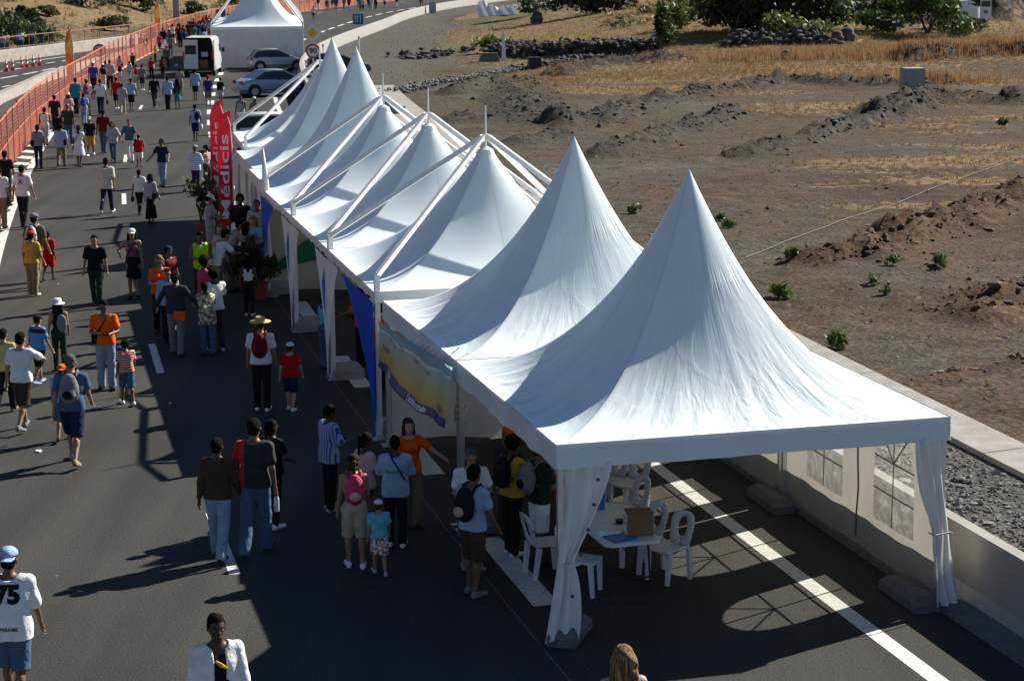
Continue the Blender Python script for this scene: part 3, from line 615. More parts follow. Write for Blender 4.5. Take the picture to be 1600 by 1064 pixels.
FO = (-2.27, 32.28); FY = .245; fl = lambda k: (FO[0] - math.sin(FY) * k, FO[1] + math.cos(FY) * k)
FT = []
for k, lb in enumerate(['framed white tent next behind the two nearest peaked tents', 'middle one of the three framed white tents, mast highest against the dark field', 'last of the three framed white tents, with the green-striped beige end wall']):
    FT.append(framed_tent(lb, fl(k * 5.02), FY, seed=k))
def leg_drape(t, x, y, m, w, top=2.35, name='leg_drape', mark=False, ang=math.pi / 2, sgn=1, both=False):
    b = MB()
    def fn(u, v):
        z = lerp(top, .08, v); ww = w * (1 - v) ** 2.1 + .07; uu = u if not both else u * 2 - 1; return (x + .012 * math.sin(u * 9 + v * 4) + .01, y + sgn * (uu * ww - (0 if both else .05)), z)
    b.grid(fn, 10, 22); o = b.build(name, m, t, smooth=True)
    if mark:
        MB().tube([(x - .02, y + .02, 2.15), (x - .02, y + .16, 1.85), (x - .02, y + .14, 1.55), (x - .02, y + .02, 1.2)], [.004, .03, .022, .004], 6).build('curved_mark', BLUEMARK, o)
    return o
leg_drape(FT[0], -.05, .0, BLUE, 3.1); leg_drape(FT[0], -.05, 5.02, CURTAIN, 1.35, mark=True, both=True); leg_drape(FT[1], -.05, 5.02, CURTAIN, 1.3, mark=True, both=True)
leg_drape(FT[2], -.05, 5.0, BLUE, 2.3, sgn=-1)
wl = plain_wall(FT[2], (.05, 4.86), (4.95, 4.86), .04, 2.4, CLOTH_BEIGE, 'end_wall', 6, .03, .08)
def band(u, v):
    x = lerp(.12, 3.2, u); c0 = .45 + 1.25 * (u ** .7); wd = .1 + 1.25 * u ** .9; return (x, 4.80, lerp(c0 - wd * .45, min(c0 + wd * .6, 2.35), v))
MB().grid(band, 30, 3).build('green_band', GREEN, wl)
# the two peaked tents and the framed tent farther on
fo2 = fl(15.25); P3 = peaked_tent('white peaked tent just behind the three framed tents, beside the thin furled flag', (fo2[0] + .25, fo2[1]), .235, 5.7, wr=.003, m=CANVAS_MID, seed=11, grp='white peaked tents farther along the row')
o2 = (fo2[0] - 1.16 + .35, fo2[1] + 4.9); P4 = peaked_tent('farther white peaked tent of the pair, its front over the reception desk', o2, .225, 5.72, wr=.003, m=CANVAS_MID, seed=12, grp='white peaked tents farther along the row')
o3 = (o2[0] - .9, o2[1] + 5.0); F4 = framed_tent('framed white tent at the far end of the row, next to the parked estate car', o3, .2, seed=5)
for (t, x, y, w_) in ((P3, -.02, 0.05, .35), (P4, -.02, .05, .5), (P4, -.02, 4.95, .7)):
    leg_drape(t, x, y, CURTAIN, w_, 2.2, sgn=1 if y < 1 else -1)
# big white tents by the parked cars
o = (-20.75, 138.6)
for k in range(3):
    t = framed_tent(['closed white tent with grey side wall behind the silver hatchback', 'white roof of the second tent in the far block, behind the closed tent', 'rearmost white tent roof of the far block'][k], (o[0] - .75 * k, o[1] + 6.45 * k), .1, S=6.4, h=2.85, tp=3.15, ap=6.6, mast=7.2, seed=20 + k, grp='white tents of the far block')
    if k == 0: plain_wall(t, (.05, .0), (6.35, .0), .05, 2.75, CLOTH_GREY, 'front_wall', 5, .02)
    plain_wall(t, (6.36, .05), (6.36, 6.35), .05, 2.75, CLOTH_GREY, 'side_wall', 5, .02); plain_wall(t, (.03, .05), (.03, 6.35), .05, 2.75, CLOTH_GREY, 'side_wall', 5, .02)
# ballast blocks
def blk(t_o, yaw, lx, ly, lab, rz=0, **k):
    c, s = math.cos(yaw), math.sin(yaw); return weight(lab, t_o[0] + c * lx - s * ly, t_o[1] + s * lx + c * ly, yaw + rz, **k)
o0 = origin(0); o5 = origin(5.02)
blk(o0, YAW, .22, .22, 'concrete ballast block behind the tied curtain at the nearest tent leg', 1.0, L=.8)
blk(o0, YAW, 4.72, .35, 'grey ballast block on the line side of the tall tied curtain, lowest at right', math.pi / 2)
blk(o0, YAW, 4.72, 4.9, 'grey ballast block at the right-hand post between the two nearest tents', math.pi / 2)
blk(o0, YAW, .3, 4.95, 'dark ballast block under the post wound with white rope', math.pi / 2, L=.7)
for k, (lx, ly, lab) in enumerate([(.35, .3, 'ballast block under the blue drape beside the wide road dash'), (.32, 5.0, 'ballast block at the foot of the nearer white tapered drape'), (.3, 10.0, 'ballast block at the foot of the farther white tapered drape'), (.3, 14.9, 'ballast block below the far blue drape by the beige wall'), (4.7, 5.0, 'shaded ballast block at the right foot of the first framed tent')]):
    blk(FO, FY, lx, ly, lab, .15, L=.6, hh=.3, m=CONC)
# rope wound round the post under the banner
c5 = Vector((o5[0], o5[1])); b = MB(); hel = []
for i in range(130): a = i * .42; hel.append((c5.x + .04 + .066 * math.cos(a), c5.y + .06 + .066 * math.sin(a), 1.52 + .26 * i / 130 + .012 * math.sin(i * .7)))
b.tube(hel, .016, 5); b.tube([(c5.x + .1, c5.y, 1.76), (c5.x + .16, c5.y - .03, 1.8), (c5.x + .13, c5.y - .05, 1.7)], .014, 5); o = b.build('rope', ROPE)
tag(o, 'white rope wound many times round the tent post below the banner', 'rope')
# the banner on the left eave of the second tent
def banner_mat():
    m = bpy.data.materials.new('banner_print'); n, l, p = nodes_of(m); tc = n.new('ShaderNodeTexCoord'); sp = n.new('ShaderNodeSeparateXYZ'); l.new(tc.outputs['UV'], sp.inputs[0])
    nz = n.new('ShaderNodeTexNoise'); nz.inputs['Scale'].default_value = 5; nz.inputs['Detail'].default_value = 5; l.new(tc.outputs['UV'], nz.inputs[0])
    ad = n.new('ShaderNodeMath'); ad.operation = 'MULTIPLY_ADD'; ad.inputs[1].default_value = .3; l.new(nz.outputs[0], ad.inputs[0]); l.new(sp.outputs[1], ad.inputs[2])
    r = n.new('ShaderNodeValToRGB'); e = r.color_ramp.elements
    for pos, c in ((.13, (.02, .06, .2)), (.29, (.02, .07, .22)), (.31, (.6, .36, .14)), (.42, (.62, .5, .16)), (.58, (.56, .56, .26)), (.78, (.55, .62, .52)), (.9, (.46, .6, .6)), (1.2, (.36, .55, .6))):
        q = e.new(min(pos, 1.)); q.color = (*c, 1)
    e.remove(e[0]); l.new(ad.outputs[0], r.inputs[0]); l.new(r.outputs[0], p.inputs['Base Color']); p.inputs['Roughness'].default_value = .35
    t = n.new('ShaderNodeBsdfTranslucent'); l.new(r.outputs[0], t.inputs[0]); mx = n.new('ShaderNodeMixShader'); mx.inputs[0].default_value = .5; l.new(p.outputs[0], mx.inputs[1]); l.new(t.outputs[0], mx.inputs[2]); l.new(mx.outputs[0], n['Material Output'].inputs[0]); return m
BAN = thing('banner', 'blue and yellow printed banner with a dark blue strip hanging below the tent eave', 'banner', (*o5, 0), YAW)
def ban(u, v, off=0.):
    # u: from the far post (0) to the near one (1); v: top (0) to bottom (1)
    y = lerp(4.95, -.3, u); zt = lerp(2.12, 2.40, u) - .05 * math.sin(math.pi * u); zb = zt - lerp(.74, .86, u) + .03 * math.sin(u * 9)
    x = -.12 - .028 * math.sin(u * 21 + 1.2 * math.sin(u * 7)) * (.4 + .6 * v) - .12 * v * u - .1 * v ** 3 * math.sin(math.pi * u) - off
    return (x, y + .03 * math.sin(u * 24 + 1) * v, lerp(zt, zb, v))
me = MB().grid(ban, 90, 16).mesh('cloth', True); uvl = me.uv_layers.new(name='UVMap')
for lp in me.loops:
    i = lp.vertex_index; uvl.data[lp.index].uv = ((i % 91) / 90, 1 - (i // 91) / 16)
me.materials.append(banner_mat()); CL = link(me, 'cloth', BAN)
MB().tube([ban(k / 30, 1.0) for k in range(31)], .012, 5).build('hem', DKEDGE, CL)
def wrap_text(body, size, u0, v0, m, parent, name='lettering', bold=.004, wdir=1):
    """lettering laid on the banner's own folds"""
    me = text_mesh(body, size, 0, bold); bm_ = bmesh.new(); bm_.from_mesh(me); bmesh.ops.triangulate(bm_, faces=bm_.faces); bmesh.ops.subdivide_edges(bm_, edges=bm_.edges, cuts=2, use_grid_fill=True)
    for v in bm_.verts: u = u0 + v.co.x / 5.07; w_ = v0 - v.co.y / 1.0; v.co = Vector(ban(min(max(u, 0), 1), min(max(w_, 0), 1), .012))
    bm_.to_mesh(me); bm_.free(); me.materials.append(m); return link(me, name, parent)
INKW = mat('ink_white', (.7, .74, .74), .6, var=.02); INKB = mat('ink_blue', (.03, .12, .32), .6, var=.02)
wrap_text("L'ambition partagée", .17, .66, .93, INKW, CL); wrap_text('CONSEIL', .15, .22, .93, INKW, CL); wrap_text('Région', .16, .13, .5, INKB, CL); wrap_text('Région', .14, .93, .74, INKB, CL)
for u_, v_ in ((.2, .2), (.38, .2), (.56, .24), (.74, .3)): wrap_text('Région', .1, u_, v_, INKB, CL, bold=0)
b = MB(); rr = random.Random(4)
for k in range(9):
    u = .45 + k * .062; p = ban(u, 0); b.bar(p, (p[0] + .16 + rr.random() * .14, p[1] + rr.uniform(-.15, .1), p[2] + .13 + rr.random() * .08), .012, .006)
kind(b.build('tie_straps', STRAP, CL), 'stuff')

# ---- materials for things
ORANGE = mat('net_orange', (.5, .13, .07), .6, var=.12, scale=3)
ORANGE_NET = mat('net_mesh_orange', (.50, .16, .10), .7, var=.2, scale=1.2, trans=.3)
FENCEBR = mat('fence_far', (.25, .13, .08), .7)
REDF = mat('flag_red', (.56, .008, .02), .55, var=.08, trans=.2)
ORF = mat('flag_orange', (.75, .13, .04), .55, var=.0, scale=1.2, col2=(.8, .38, .06), thr=(.42, .55), trans=.2)
WHITE = mat('plastic_white', (.66, .67, .67), .4, var=.04, scale=6)
BLACK = mat('black_plastic', (.012, .012, .013), .5)
GLASS = mat('car_glass', (.012, .018, .02), .15, spec=.6, var=.05)
TYRE = mat('tyre', (.015, .015, .015), .85)
RIM = mat('rim', (.4, .41, .42), .3, metal=.8)
REDL = mat('tail_lamp', (.45, .01, .01), .15, coat=.5)
SIGNW = mat('sign_white', (.62, .62, .6), .35, var=.03); SIGNR = mat('sign_red', (.42, .015, .02), .35, var=.04); SIGNY = mat('sign_yellow', (.72, .40, .01), .35, var=.04); SIGNB = mat('sign_blue', (.01, .12, .38), .35, var=.04)
SIGNG = mat('sign_back_grey', (.3, .31, .31), .5, metal=.5)
CARD = mat('cardboard', (.20, .11, .055), .8, var=.1, scale=9); PAPER = mat('paper', (.68, .70, .72), .7, var=.03); BLUEP = mat('blue_plastic', (.01, .16, .42), .4, var=.06)
ROCK = mat('lava_rock', (.028, .027, .026), .9, scale=.9, col2=(.095, .09, .087), thr=(.3, .7), bump=.5, bscale=8)
ROCKP = mat('pale_stone', (.1, .095, .09), .9, scale=1.3, col2=(.22, .21, .195), thr=(.35, .65), bump=.4, bscale=9)
RUBB = mat('rubble_stone', (.022, .019, .016), .95, scale=.8, col2=(.075, .063, .05), thr=(.3, .7), bump=.5, bscale=14)
CLOD = mat('earth_clod', (.04, .024, .015), .95, scale=2, col2=(.12, .075, .045), thr=(.3, .7), bump=.5, bscale=14)
BARK = mat('bark', (.09, .065, .045), .9, var=.25, bump=.5, bscale=18)
def leafm(nm, a, b): return mat(nm, a, .6, scale=.9, col2=b, thr=(.35, .65), trans=.25, spec=.3)
LEAF_D = leafm('leaf_dark', (.018, .034, .01), (.055, .078, .025)); LEAF_M = leafm('leaf_mid', (.03, .06, .014), (.08, .12, .03)); LEAF_Y = leafm('leaf_yellowgreen', (.09, .12, .03), (.16, .19, .05)); LEAF_O = leafm('leaf_olive', (.05, .06, .02), (.11, .11, .04))
DRY = leafm('dry_grass', (.26, .15, .06), (.32, .235, .105)); WEED = leafm('weed_green', (.08, .11, .035), (.19, .215, .075))
# ---- the orange barrier netting along the left of the road
FN = thing('netting_fence', 'tall orange netting fence on orange posts along the left of the crowded road', 'fence')
def ribmesh(L, z0, z1, dv, wv, dh, wh, m, name):
    b = MB(); n = int(L / dv)
    for i in range(n): x = (i + .5) * dv; b.add([(x - wv, 0, z0), (x + wv, 0, z0), (x + wv, 0, z1), (x - wv, 0, z1)], [(0, 1, 2, 3)])
    for i in range(int((z1 - z0) / dh) + 1): z = z0 + i * dh; b.add([(0, .004, z - wh), (L, .004, z - wh), (L, .004, z + wh), (0, .004, z + wh)], [(0, 1, 2, 3)])
    me = b.mesh(name); me.materials.append(m); return me
NETU = ribmesh(3, 1.02, 2.06, .12, .013, .14, .013, ORANGE_NET, 'upper_net'); NETL = ribmesh(3, .03, 1.02, .1, .024, .1, .02, ORANGE_NET, 'lower_net')
pm = MB().box((0, 0, 1.07), (.07, .07, 2.14)).box((0, 0, .02), (.2, .2, .04)).mesh('fence_post'); pm.materials.append(ORANGE)
cm = MB().bar((0, 0, 2.08), (3, 0, 2.08), .05, .05).bar((0, 0, 1.02), (3, 0, 1.02), .03, .03).mesh('rail'); cm.materials.append(ORANGE)
sm = MB().bar((0, -.06, 1.5), (0, -.9, .05), .04, .04).mesh('stay'); sm.materials.append(ORANGE)
y = 46.; k = 0
while y < 330:
    p = road_pt(y, left_off(y) + .05); dy = 2.95; q = road_pt(y + dy, left_off(y + dy) + .05); L = math.dist(p, q); a = math.atan2(q[1] - p[1], q[0] - p[0])
    o = link(pm, 'fence_post', FN, (*p, 0), a); o.rotation_euler = (RNG.normal(0, .012), RNG.normal(0, .012), a); o.scale.z = 1 + RNG.normal(0, .02)
    for me, nm in ((NETU, 'upper_net'), (NETL, 'lower_net'), (cm, 'rail')):
        o = link(me, nm, FN, (*p, RNG.normal(0, .02)), a); o.scale.x = L / 3
        if me is not cm: kind(o, 'stuff')
    if k % 4 == 1: link(sm, 'stay', FN, (*p, 0), a + math.pi)
    y += dy; k += 1
FF = thing('railing', 'thin brown post and rail fence with onlookers behind the far carriageway barrier', 'fence')
D = densify([(p[0] - .9, p[1] + .6) for p in FAR[1:]], 3.2)
for a, c in zip(D, D[1:]):
    MB().tube([(*a, -.1), (*a, 1.75)], .035, 6).build('fence_post', FENCEBR, FF); MB().bar((*a, 1.7), (*c, 1.7), .05, .06).bar((*a, .9), (*c, .9), .03, .03).build('rail', FENCEBR, FF)
# ---- flags
def feather(label, loc, h, w, m, z0=.5, word=None, face=0., straight='r', tip=.5, grp='feather flags'):
    t = thing('feather_flag', label, 'flag', (*loc, 0), face, grp); s = 1 if straight == 'r' else -1
    MB().tube([(0, 0, 0), (0, 0, h * .75), (-.03 * s, 0, h * .9), (-.14 * s, 0, h)], [.018, .014, .010, .006], 6).build('pole', WPOLE, t)
    MB().box((0, 0, .03), (.5, .5, .06)).build('foot_plate', BLACK, t)
    def fn(u, v):
        z = lerp(z0, h, v); ww = w * (1 if z < h - tip else math.sqrt(max(0, 1 - ((z - h + tip) / tip) ** 2)) ** .9)
        return (-s * (u * ww + .012), .035 * math.sin(v * 9 + u * 3) + .02 * math.sin(u * 7 + v * 21), z)
    c = MB().grid(fn, 10, 40).build('cloth', m, t, smooth=True)
    if word:
        me = text_mesh(word, w * .98, 0, .004); 
        bm_ = bmesh.new(); bm_.from_mesh(me); bmesh.ops.triangulate(bm_, faces=bm_.faces); bmesh.ops.subdivide_edges(bm_, edges=bm_.edges, cuts=1)
        Lm = h - z0 - tip * 1.1; xx = [v.co.x for v in bm_.verts]; sc = Lm / (max(xx) - min(xx)) * .93; mid = z0 + Lm / 2 + .1
        for v in bm_.verts:
            z = mid + v.co.x * sc; u = .5 + v.co.y * .92 / w; q = fn(min(max(u, 0.02), .98), (z - z0) / (h - z0)); v.co = Vector((q[0], q[1] - .012, q[2]))
        bm_.to_mesh(me); bm_.free(); me.materials.append(INKW); link(me, 'lettering', c)
    return t
feather('red feather flag reading Médicis, the taller and farther of the two', (-8.3, 57.47), 3.85, .40, REDF, 1.02, 'Médicis', .12, tip=.62, grp='red flags by the reception tent')
feather('red feather flag reading Médicis, the nearer one touching the tent corner', (-7.53, 53.46), 3.85, .38, REDF, .72, 'Médicis', .08, tip=.62, grp='red flags by the reception tent')
ORG = 'orange feather flags along the netting'
feather('orange and yellow feather flag nearest of those along the netting fence', (-23.99, 109.69), 3.9, .42, ORF, 1.0, None, .5, tip=.8, grp=ORG)
feather('orange feather flag on the fence beside the thick pale column', (-29.14, 166.93), 4.0, .42, ORF, 1.2, None, .2, 'r', tip=.8, grp=ORG)
feather('orange feather flag farthest away, above the far block of tents', (-30.65, 230.65), 4.0, .55, ORF, 1.0, None, .2, 'r', tip=.8, grp=ORG)
# thin furled flag on a leaning pole
t = thing('furled_flag', 'thin white furled flag on a pole before the peaked tents', 'flag', (*(-5.77, 46.5), 0))
MB().tube([(0, 0, 0), (.0, 0, 2.2), (-.06, 0, 3.55)], [.03, .025, .014], 8).build('pole', ALU, t)
MB().tube([(.0, -.01, .35), (.02, -.02, 1.0), (.0, -.02, 1.75), (-.01, -.03, 1.85), (.01, -.02, 2.3), (-.02, -.02, 2.9), (-.055, -.01, 3.5)], [.03, .07, .06, .045, .085, .07, .02], 9).build('cloth', CURTAIN, t, smooth=True)
MB().box((0, 0, .08), (.45, .45, .16)).build('foot', CONC, t)
# ---- signs
def disc(b, r, y0, y1, z=0, n=36): return b.lathe([(r, y0), (r, y1)], (0, 0, z), n, Matrix.Rotation(math.pi / 2, 3, 'X'))
def put_text(body, size, loc, m, parent, bold=.012, name='lettering'):
    me = text_mesh(body, size, .001, bold); me.transform(Matrix.Rotation(math.pi / 2, 4, 'X')); me.materials.append(m); return link(me, name, parent, loc)
t = thing('road_sign', 'road signs on one post: yellow diamond over round red-rimmed 90', 'road sign', (-11.65, 118., 0), .1)
MB().tube([(0, .06, -.1), (0, .06, 3.7)], .04, 8).build('post', ALU, t)
s9 = disc(MB(), .43, -.01, .02, 2.2).build('red_rim', SIGNR, t)
b = MB(); disc(b, .325, .021, .026, 2.2); b.build('white_field', SIGNW, s9); put_text('90', .44, (0, -.029, 2.2), BLACK, s9, .016)
def diamond(name, r, y0, y1, m, p, z): return MB().prism([(0, z - r), (r, z), (0, z + r), (-r, z)], y0, y1).build(name, m, p)
dm = diamond('diamond_plate', .56, -.01, .03, SIGNW, t, 3.25); diamond('yellow_field', .33, -.018, -.011, SIGNY, dm, 3.25)
t = thing('road_sign', 'blue square sign with white lane arrows on the outer side of the barrier', 'road sign', (*(-14.94, 196.93), -.2), .12)
for dx in (-.28, .28): MB().tube([(dx, .05, 0), (dx, .05, 1.5)], .03, 6).build('post', ALU, t)
bp = MB().box((0, 0, 1.55), (1.0, .04, 1.0)).build('panel', SIGNB, t); MB().box((0, .01, 1.55), (1.08, .03, 1.08)).build('border', SIGNW, t)
for dx in (-.3, -.08, .22): MB().box((dx, -.024, 1.5), (.09, .008, .62)).build('arrow', SIGNW, bp); MB().prism([(dx - .11, 1.78), (dx + .11, 1.78), (dx, 1.96)], -.028, -.022).build('arrow_head', SIGNW, bp)
t = thing('road_sign', 'round red-rimmed 90 road sign seen through the orange netting', 'road sign', (*(-26.7, 129.85), 0), .35)
MB().tube([(0, .06, -.1), (0, .06, 2.2)], .035, 8).build('post', ALU, t)
s9 = disc(MB(), .42, -.01, .02, 1.72).build('red_rim', SIGNR, t); b = MB(); disc(b, .3, .021, .026, 1.72); b.build('white_field', SIGNW, s9); put_text('90', .38, (0, -.029, 1.72), BLACK, s9, .014)
t = thing('notice_board', 'small blue notice fixed to the distant orange netting above the crowd', 'sign', (*(-30.06, 208.47), 0), .1)
MB().box((0, 0, 1.6), (.95, .04, .9)).build('panel', SIGNB, t); MB().tube([(-.35, .05, 0), (-.35, .05, 1.9)], .03).build('post', ALU, t); MB().tube([(.35, .05, 0), (.35, .05, 1.9)], .03).build('post', ALU, t)
t = thing('gantry_column', 'thick pale round column rising behind the orange netting fence', 'column', (*(-31.22, 187.63), 0))
MB().lathe([(.31, -.1), (.3, 9.5), (.27, 12)], (0, 0, 0), 20).build('shaft', mat('galvanised', (.38, .4, .4), .45, metal=.3), t, smooth=True); MB().box((0, 0, .15), (.9, .9, .5)).build('base', CONC, t)
# marker posts and a bin along the curve
for (gp, lb, hh) in (((-13.88, 148.08),'thin marker post on the barrier beside the peaked tent tip',1.0),((-12.03, 158.89),'short pale marker post in the gravel just above the peaked tent tip',1.1)):
    t = thing('marker_post', lb, 'post', (*gp, 0)); MB().tube([(0, 0, -.1), (0, 0, hh)], .06, 8).build('shaft', SIGNW, t); MB().tube([(0, 0, hh), (0, 0, hh + .2)], .061, 8).build('band', BLACK, t)
t = thing('roadside_box', 'grey metal cabinet standing on the far barrier of the bend', 'cabinet', (*(-9.93, 256.91), 0)); MB().box((0, 0, .7), (.9, .4, 1.4)).build('body', SIGNG, t); MB().box((0, 0, 1.42), (1., .5, .05)).build('lid', SIGNG, t)
# ---- cars
def loft(b, sections):
    n = len(sections[0]); V = [p for s in sections for p in s]; k = len(sections)
    b.add(V, [(i * n + j, i * n + (j + 1) % n, (i + 1) * n + (j + 1) % n, (i + 1) * n + j) for i in range(k - 1) for j in range(n)] + [tuple(range(n - 1, -1, -1)), tuple(range((k - 1) * n, k * n))]); return b
def car(label, loc, head, paint, L=4.6, W=1.78, H=1.46, kindc='sedan', extra=None):
    t = thing('parked_car', label, 'car', (*loc, 0), math.pi / 2 - head, 'cars parked beyond the tents')
    # x forward, origin at the middle of the car
    if kindc == 'sedan': deck = [(0, .62, .72), (.03, .86, .86), (.12, .99, .97), (.22, 1.0, 1.0), (.5, .95, 1.0), (.7, .93, 1.0), (.85, .84, .97), (.95, .7, .88), (1, .5, .72)]; roof = [(.13, 0), (.3, .93), (.42, 1), (.55, .98), (.77, 0)]
    elif kindc == 'hatch': deck = [(0, .6, .78), (.02, .9, .9), (.08, .98, .97), (.3, .97, 1.0), (.5, .95, 1.0), (.72, .95, 1.0), (.87, .82, .97), (.96, .68, .86), (1, .48, .7)]; roof = [(.03, 0), (.12, .9), (.3, 1), (.5, .98), (.76, 0)]
    else: deck = [(0, .62, .8), (.02, .92, .92), (.08, .98, .98), (.3, .97, 1.0), (.5, .95, 1.0), (.72, .95, 1.0), (.87, .84, .97), (.96, .7, .88), (1, .5, .74)]; roof = [(.015, 0), (.07, .94), (.3, 1), (.55, .97), (.76, 0)]
    zb = [.24, .2, .19, .18, .18, .18, .19, .22, .3]; S = []
    for (f_, zt, ww), z0 in zip(deck, zb):
        x = (f_ - .5) * L; h = W / 2 * ww
        S.append([(x, -h * .9, z0), (x, -h, z0 + .22), (x, -h * .99, zt * .8), (x, -h * .93, zt - .02), (x, -h * .5, zt + .015), (x, h * .5, zt + .015), (x, h * .93, zt - .02), (x, h * .99, zt * .8), (x, h, z0 + .22), (x, h * .9, z0)])
    body = loft(MB(), S).build('body', paint, t, smooth=False)
    S = []; zbelt = .93
    for f_, q in roof:
        x = (f_ - .5) * L; zr = lerp(zbelt, H, q); hb, ht = W / 2 * .93, W / 2 * lerp(.93, .74, q)
        S.append([(x, -hb, zbelt - .03), (x, -ht, zr - .03), (x, -ht * .8, zr + .015 * q), (x, ht * .8, zr + .015 * q), (x, ht, zr - .03), (x, hb, zbelt - .03)])
    loft(MB(), S).build('windows', GLASS, t)
    # roof skin and pillars
    S = []
    for f_, q in roof[1:-1]:
        x = (f_ - .5) * L; zr = lerp(zbelt, H, q); ht = W / 2 * lerp(.93, .74, q)
        S.append([(x, -ht * 1.01, zr - .05), (x, -ht * .97, zr), (x, -ht * .6, zr + .035), (x, ht * .6, zr + .035), (x, ht * .97, zr), (x, ht * 1.01, zr - .05)])
    loft(MB(), S).build('roof', paint, t, smooth=True)
    for sd in (-1, 1):
        hb = W / 2 * .94; P = [((f_ - .5) * L, sd * W / 2 * lerp(.945, .755, q), lerp(zbelt, H - .02, q)) for f_, q in roof]
        for a, c in zip(P, P[1:]): MB().bar(a, c, .07, .07).build('pillar', paint, t)
        xm = (roof[2][0] + .06 - .5) * L; MB().bar((xm, sd * hb, zbelt - .02), (xm, sd * W / 2 * .75, H - .04), .08, .03).build('pillar', BLACK, t)
        MB().ball(((roof[-1][0] - .07 - .5) * L, sd * (W / 2 + .1), 1.0), (.1, .1, .07), 8, 5).build('mirror', paint, t)
        for fx in (.17, .81):
            x = (fx - .5) * L; yw = sd * (W / 2 - .09); rw = .32
            MB().lathe([(rw + .07, -.1), (rw + .07, .1)], (x, sd * (W / 2 - .085), rw + .03), 24, Matrix.Rotation(math.pi / 2, 3, 'X')).build('wheel_arch', BLACK, t)
            wh = MB().lathe([(rw * .6, -.11), (rw * .95, -.11), (rw, -.08), (rw, .08), (rw * .95, .11), (rw * .6, .11)], (x, yw, rw), 24, Matrix.Rotation(math.pi / 2, 3, 'X')).build('wheel', TYRE, t)
            r = MB().lathe([(.2, -.115), (.2, .115)], (x, yw, rw), 20, Matrix.Rotation(math.pi / 2, 3, 'X')).build('rim', RIM, wh)
            for q in range(5):
                a = q * 1.2566; MB().bar((x + .05 * math.cos(a), yw + sd * .118, rw + .05 * math.sin(a)), (x + .19 * math.cos(a), yw + sd * .118, rw + .19 * math.sin(a)), .03, .05, up=(0, 1, 0)).build('spoke', RIM, wh)
        MB().box((-L / 2 + .09, sd * W / 2 * .74, .83), (.18, .34, .17), taper=.8).build('tail_lamp', REDL, t)
        MB().box((L / 2 - .2, sd * W / 2 * .72, .62), (.22, .3, .13), taper=.7).build('headlamp', GLASS, t)
        MB().box((0.1, sd * (W / 2 + .002), .4), (L * .5, .012, .05)).build('side_trim', BLACK, t)
        MB().box((-.12 * L, sd * (W / 2 - .0), .8), (.16, .02, .03)).build('door_handle', paint, t)
    MB().box((-L / 2 + .02, 0, .42), (.1, W * .8, .2)).build('bumper', paint, t); MB().box((-L / 2 - .03, 0, .58), (.03, .5, .11)).build('number_plate', SIGNW, t)
    return t
SILVER = mat('paint_silver', (.38, .39, .4), .3, metal=.55, var=.02, coat=.4); SKYB = mat('paint_pale_blue', (.25, .32, .38), .28, metal=.5, var=.02, coat=.5); PW = mat('paint_white', (.6, .6, .58), .3, var=.02, coat=.4); PBK = mat('paint_black', (.012, .013, .015), .2, var=.02, coat=.6)
car('pale blue saloon parked nearest the walkers, tail towards the road', ((-14.69, 110.91)[0] + 1.45, (-14.69, 110.91)[1] + 1.6), R(64), SKYB, 4.75, 1.82, 1.46)
car('silver hatchback parked against the closed white tent', ((-17.15, 135.14)[0] + 1.2, (-17.15, 135.14)[1] + 1.2), R(72), SILVER, 3.95, 1.72, 1.45, 'hatch')
car('white estate car half hidden behind the last framed tent', (-9.3, 82.0), R(80), PW, 4.5, 1.76, 1.48, 'estate')
car('black car nose showing in front of the silver hatchback', (-11.3, 131.0), R(80), PBK, 4.2, 1.75, 1.4, 'hatch')
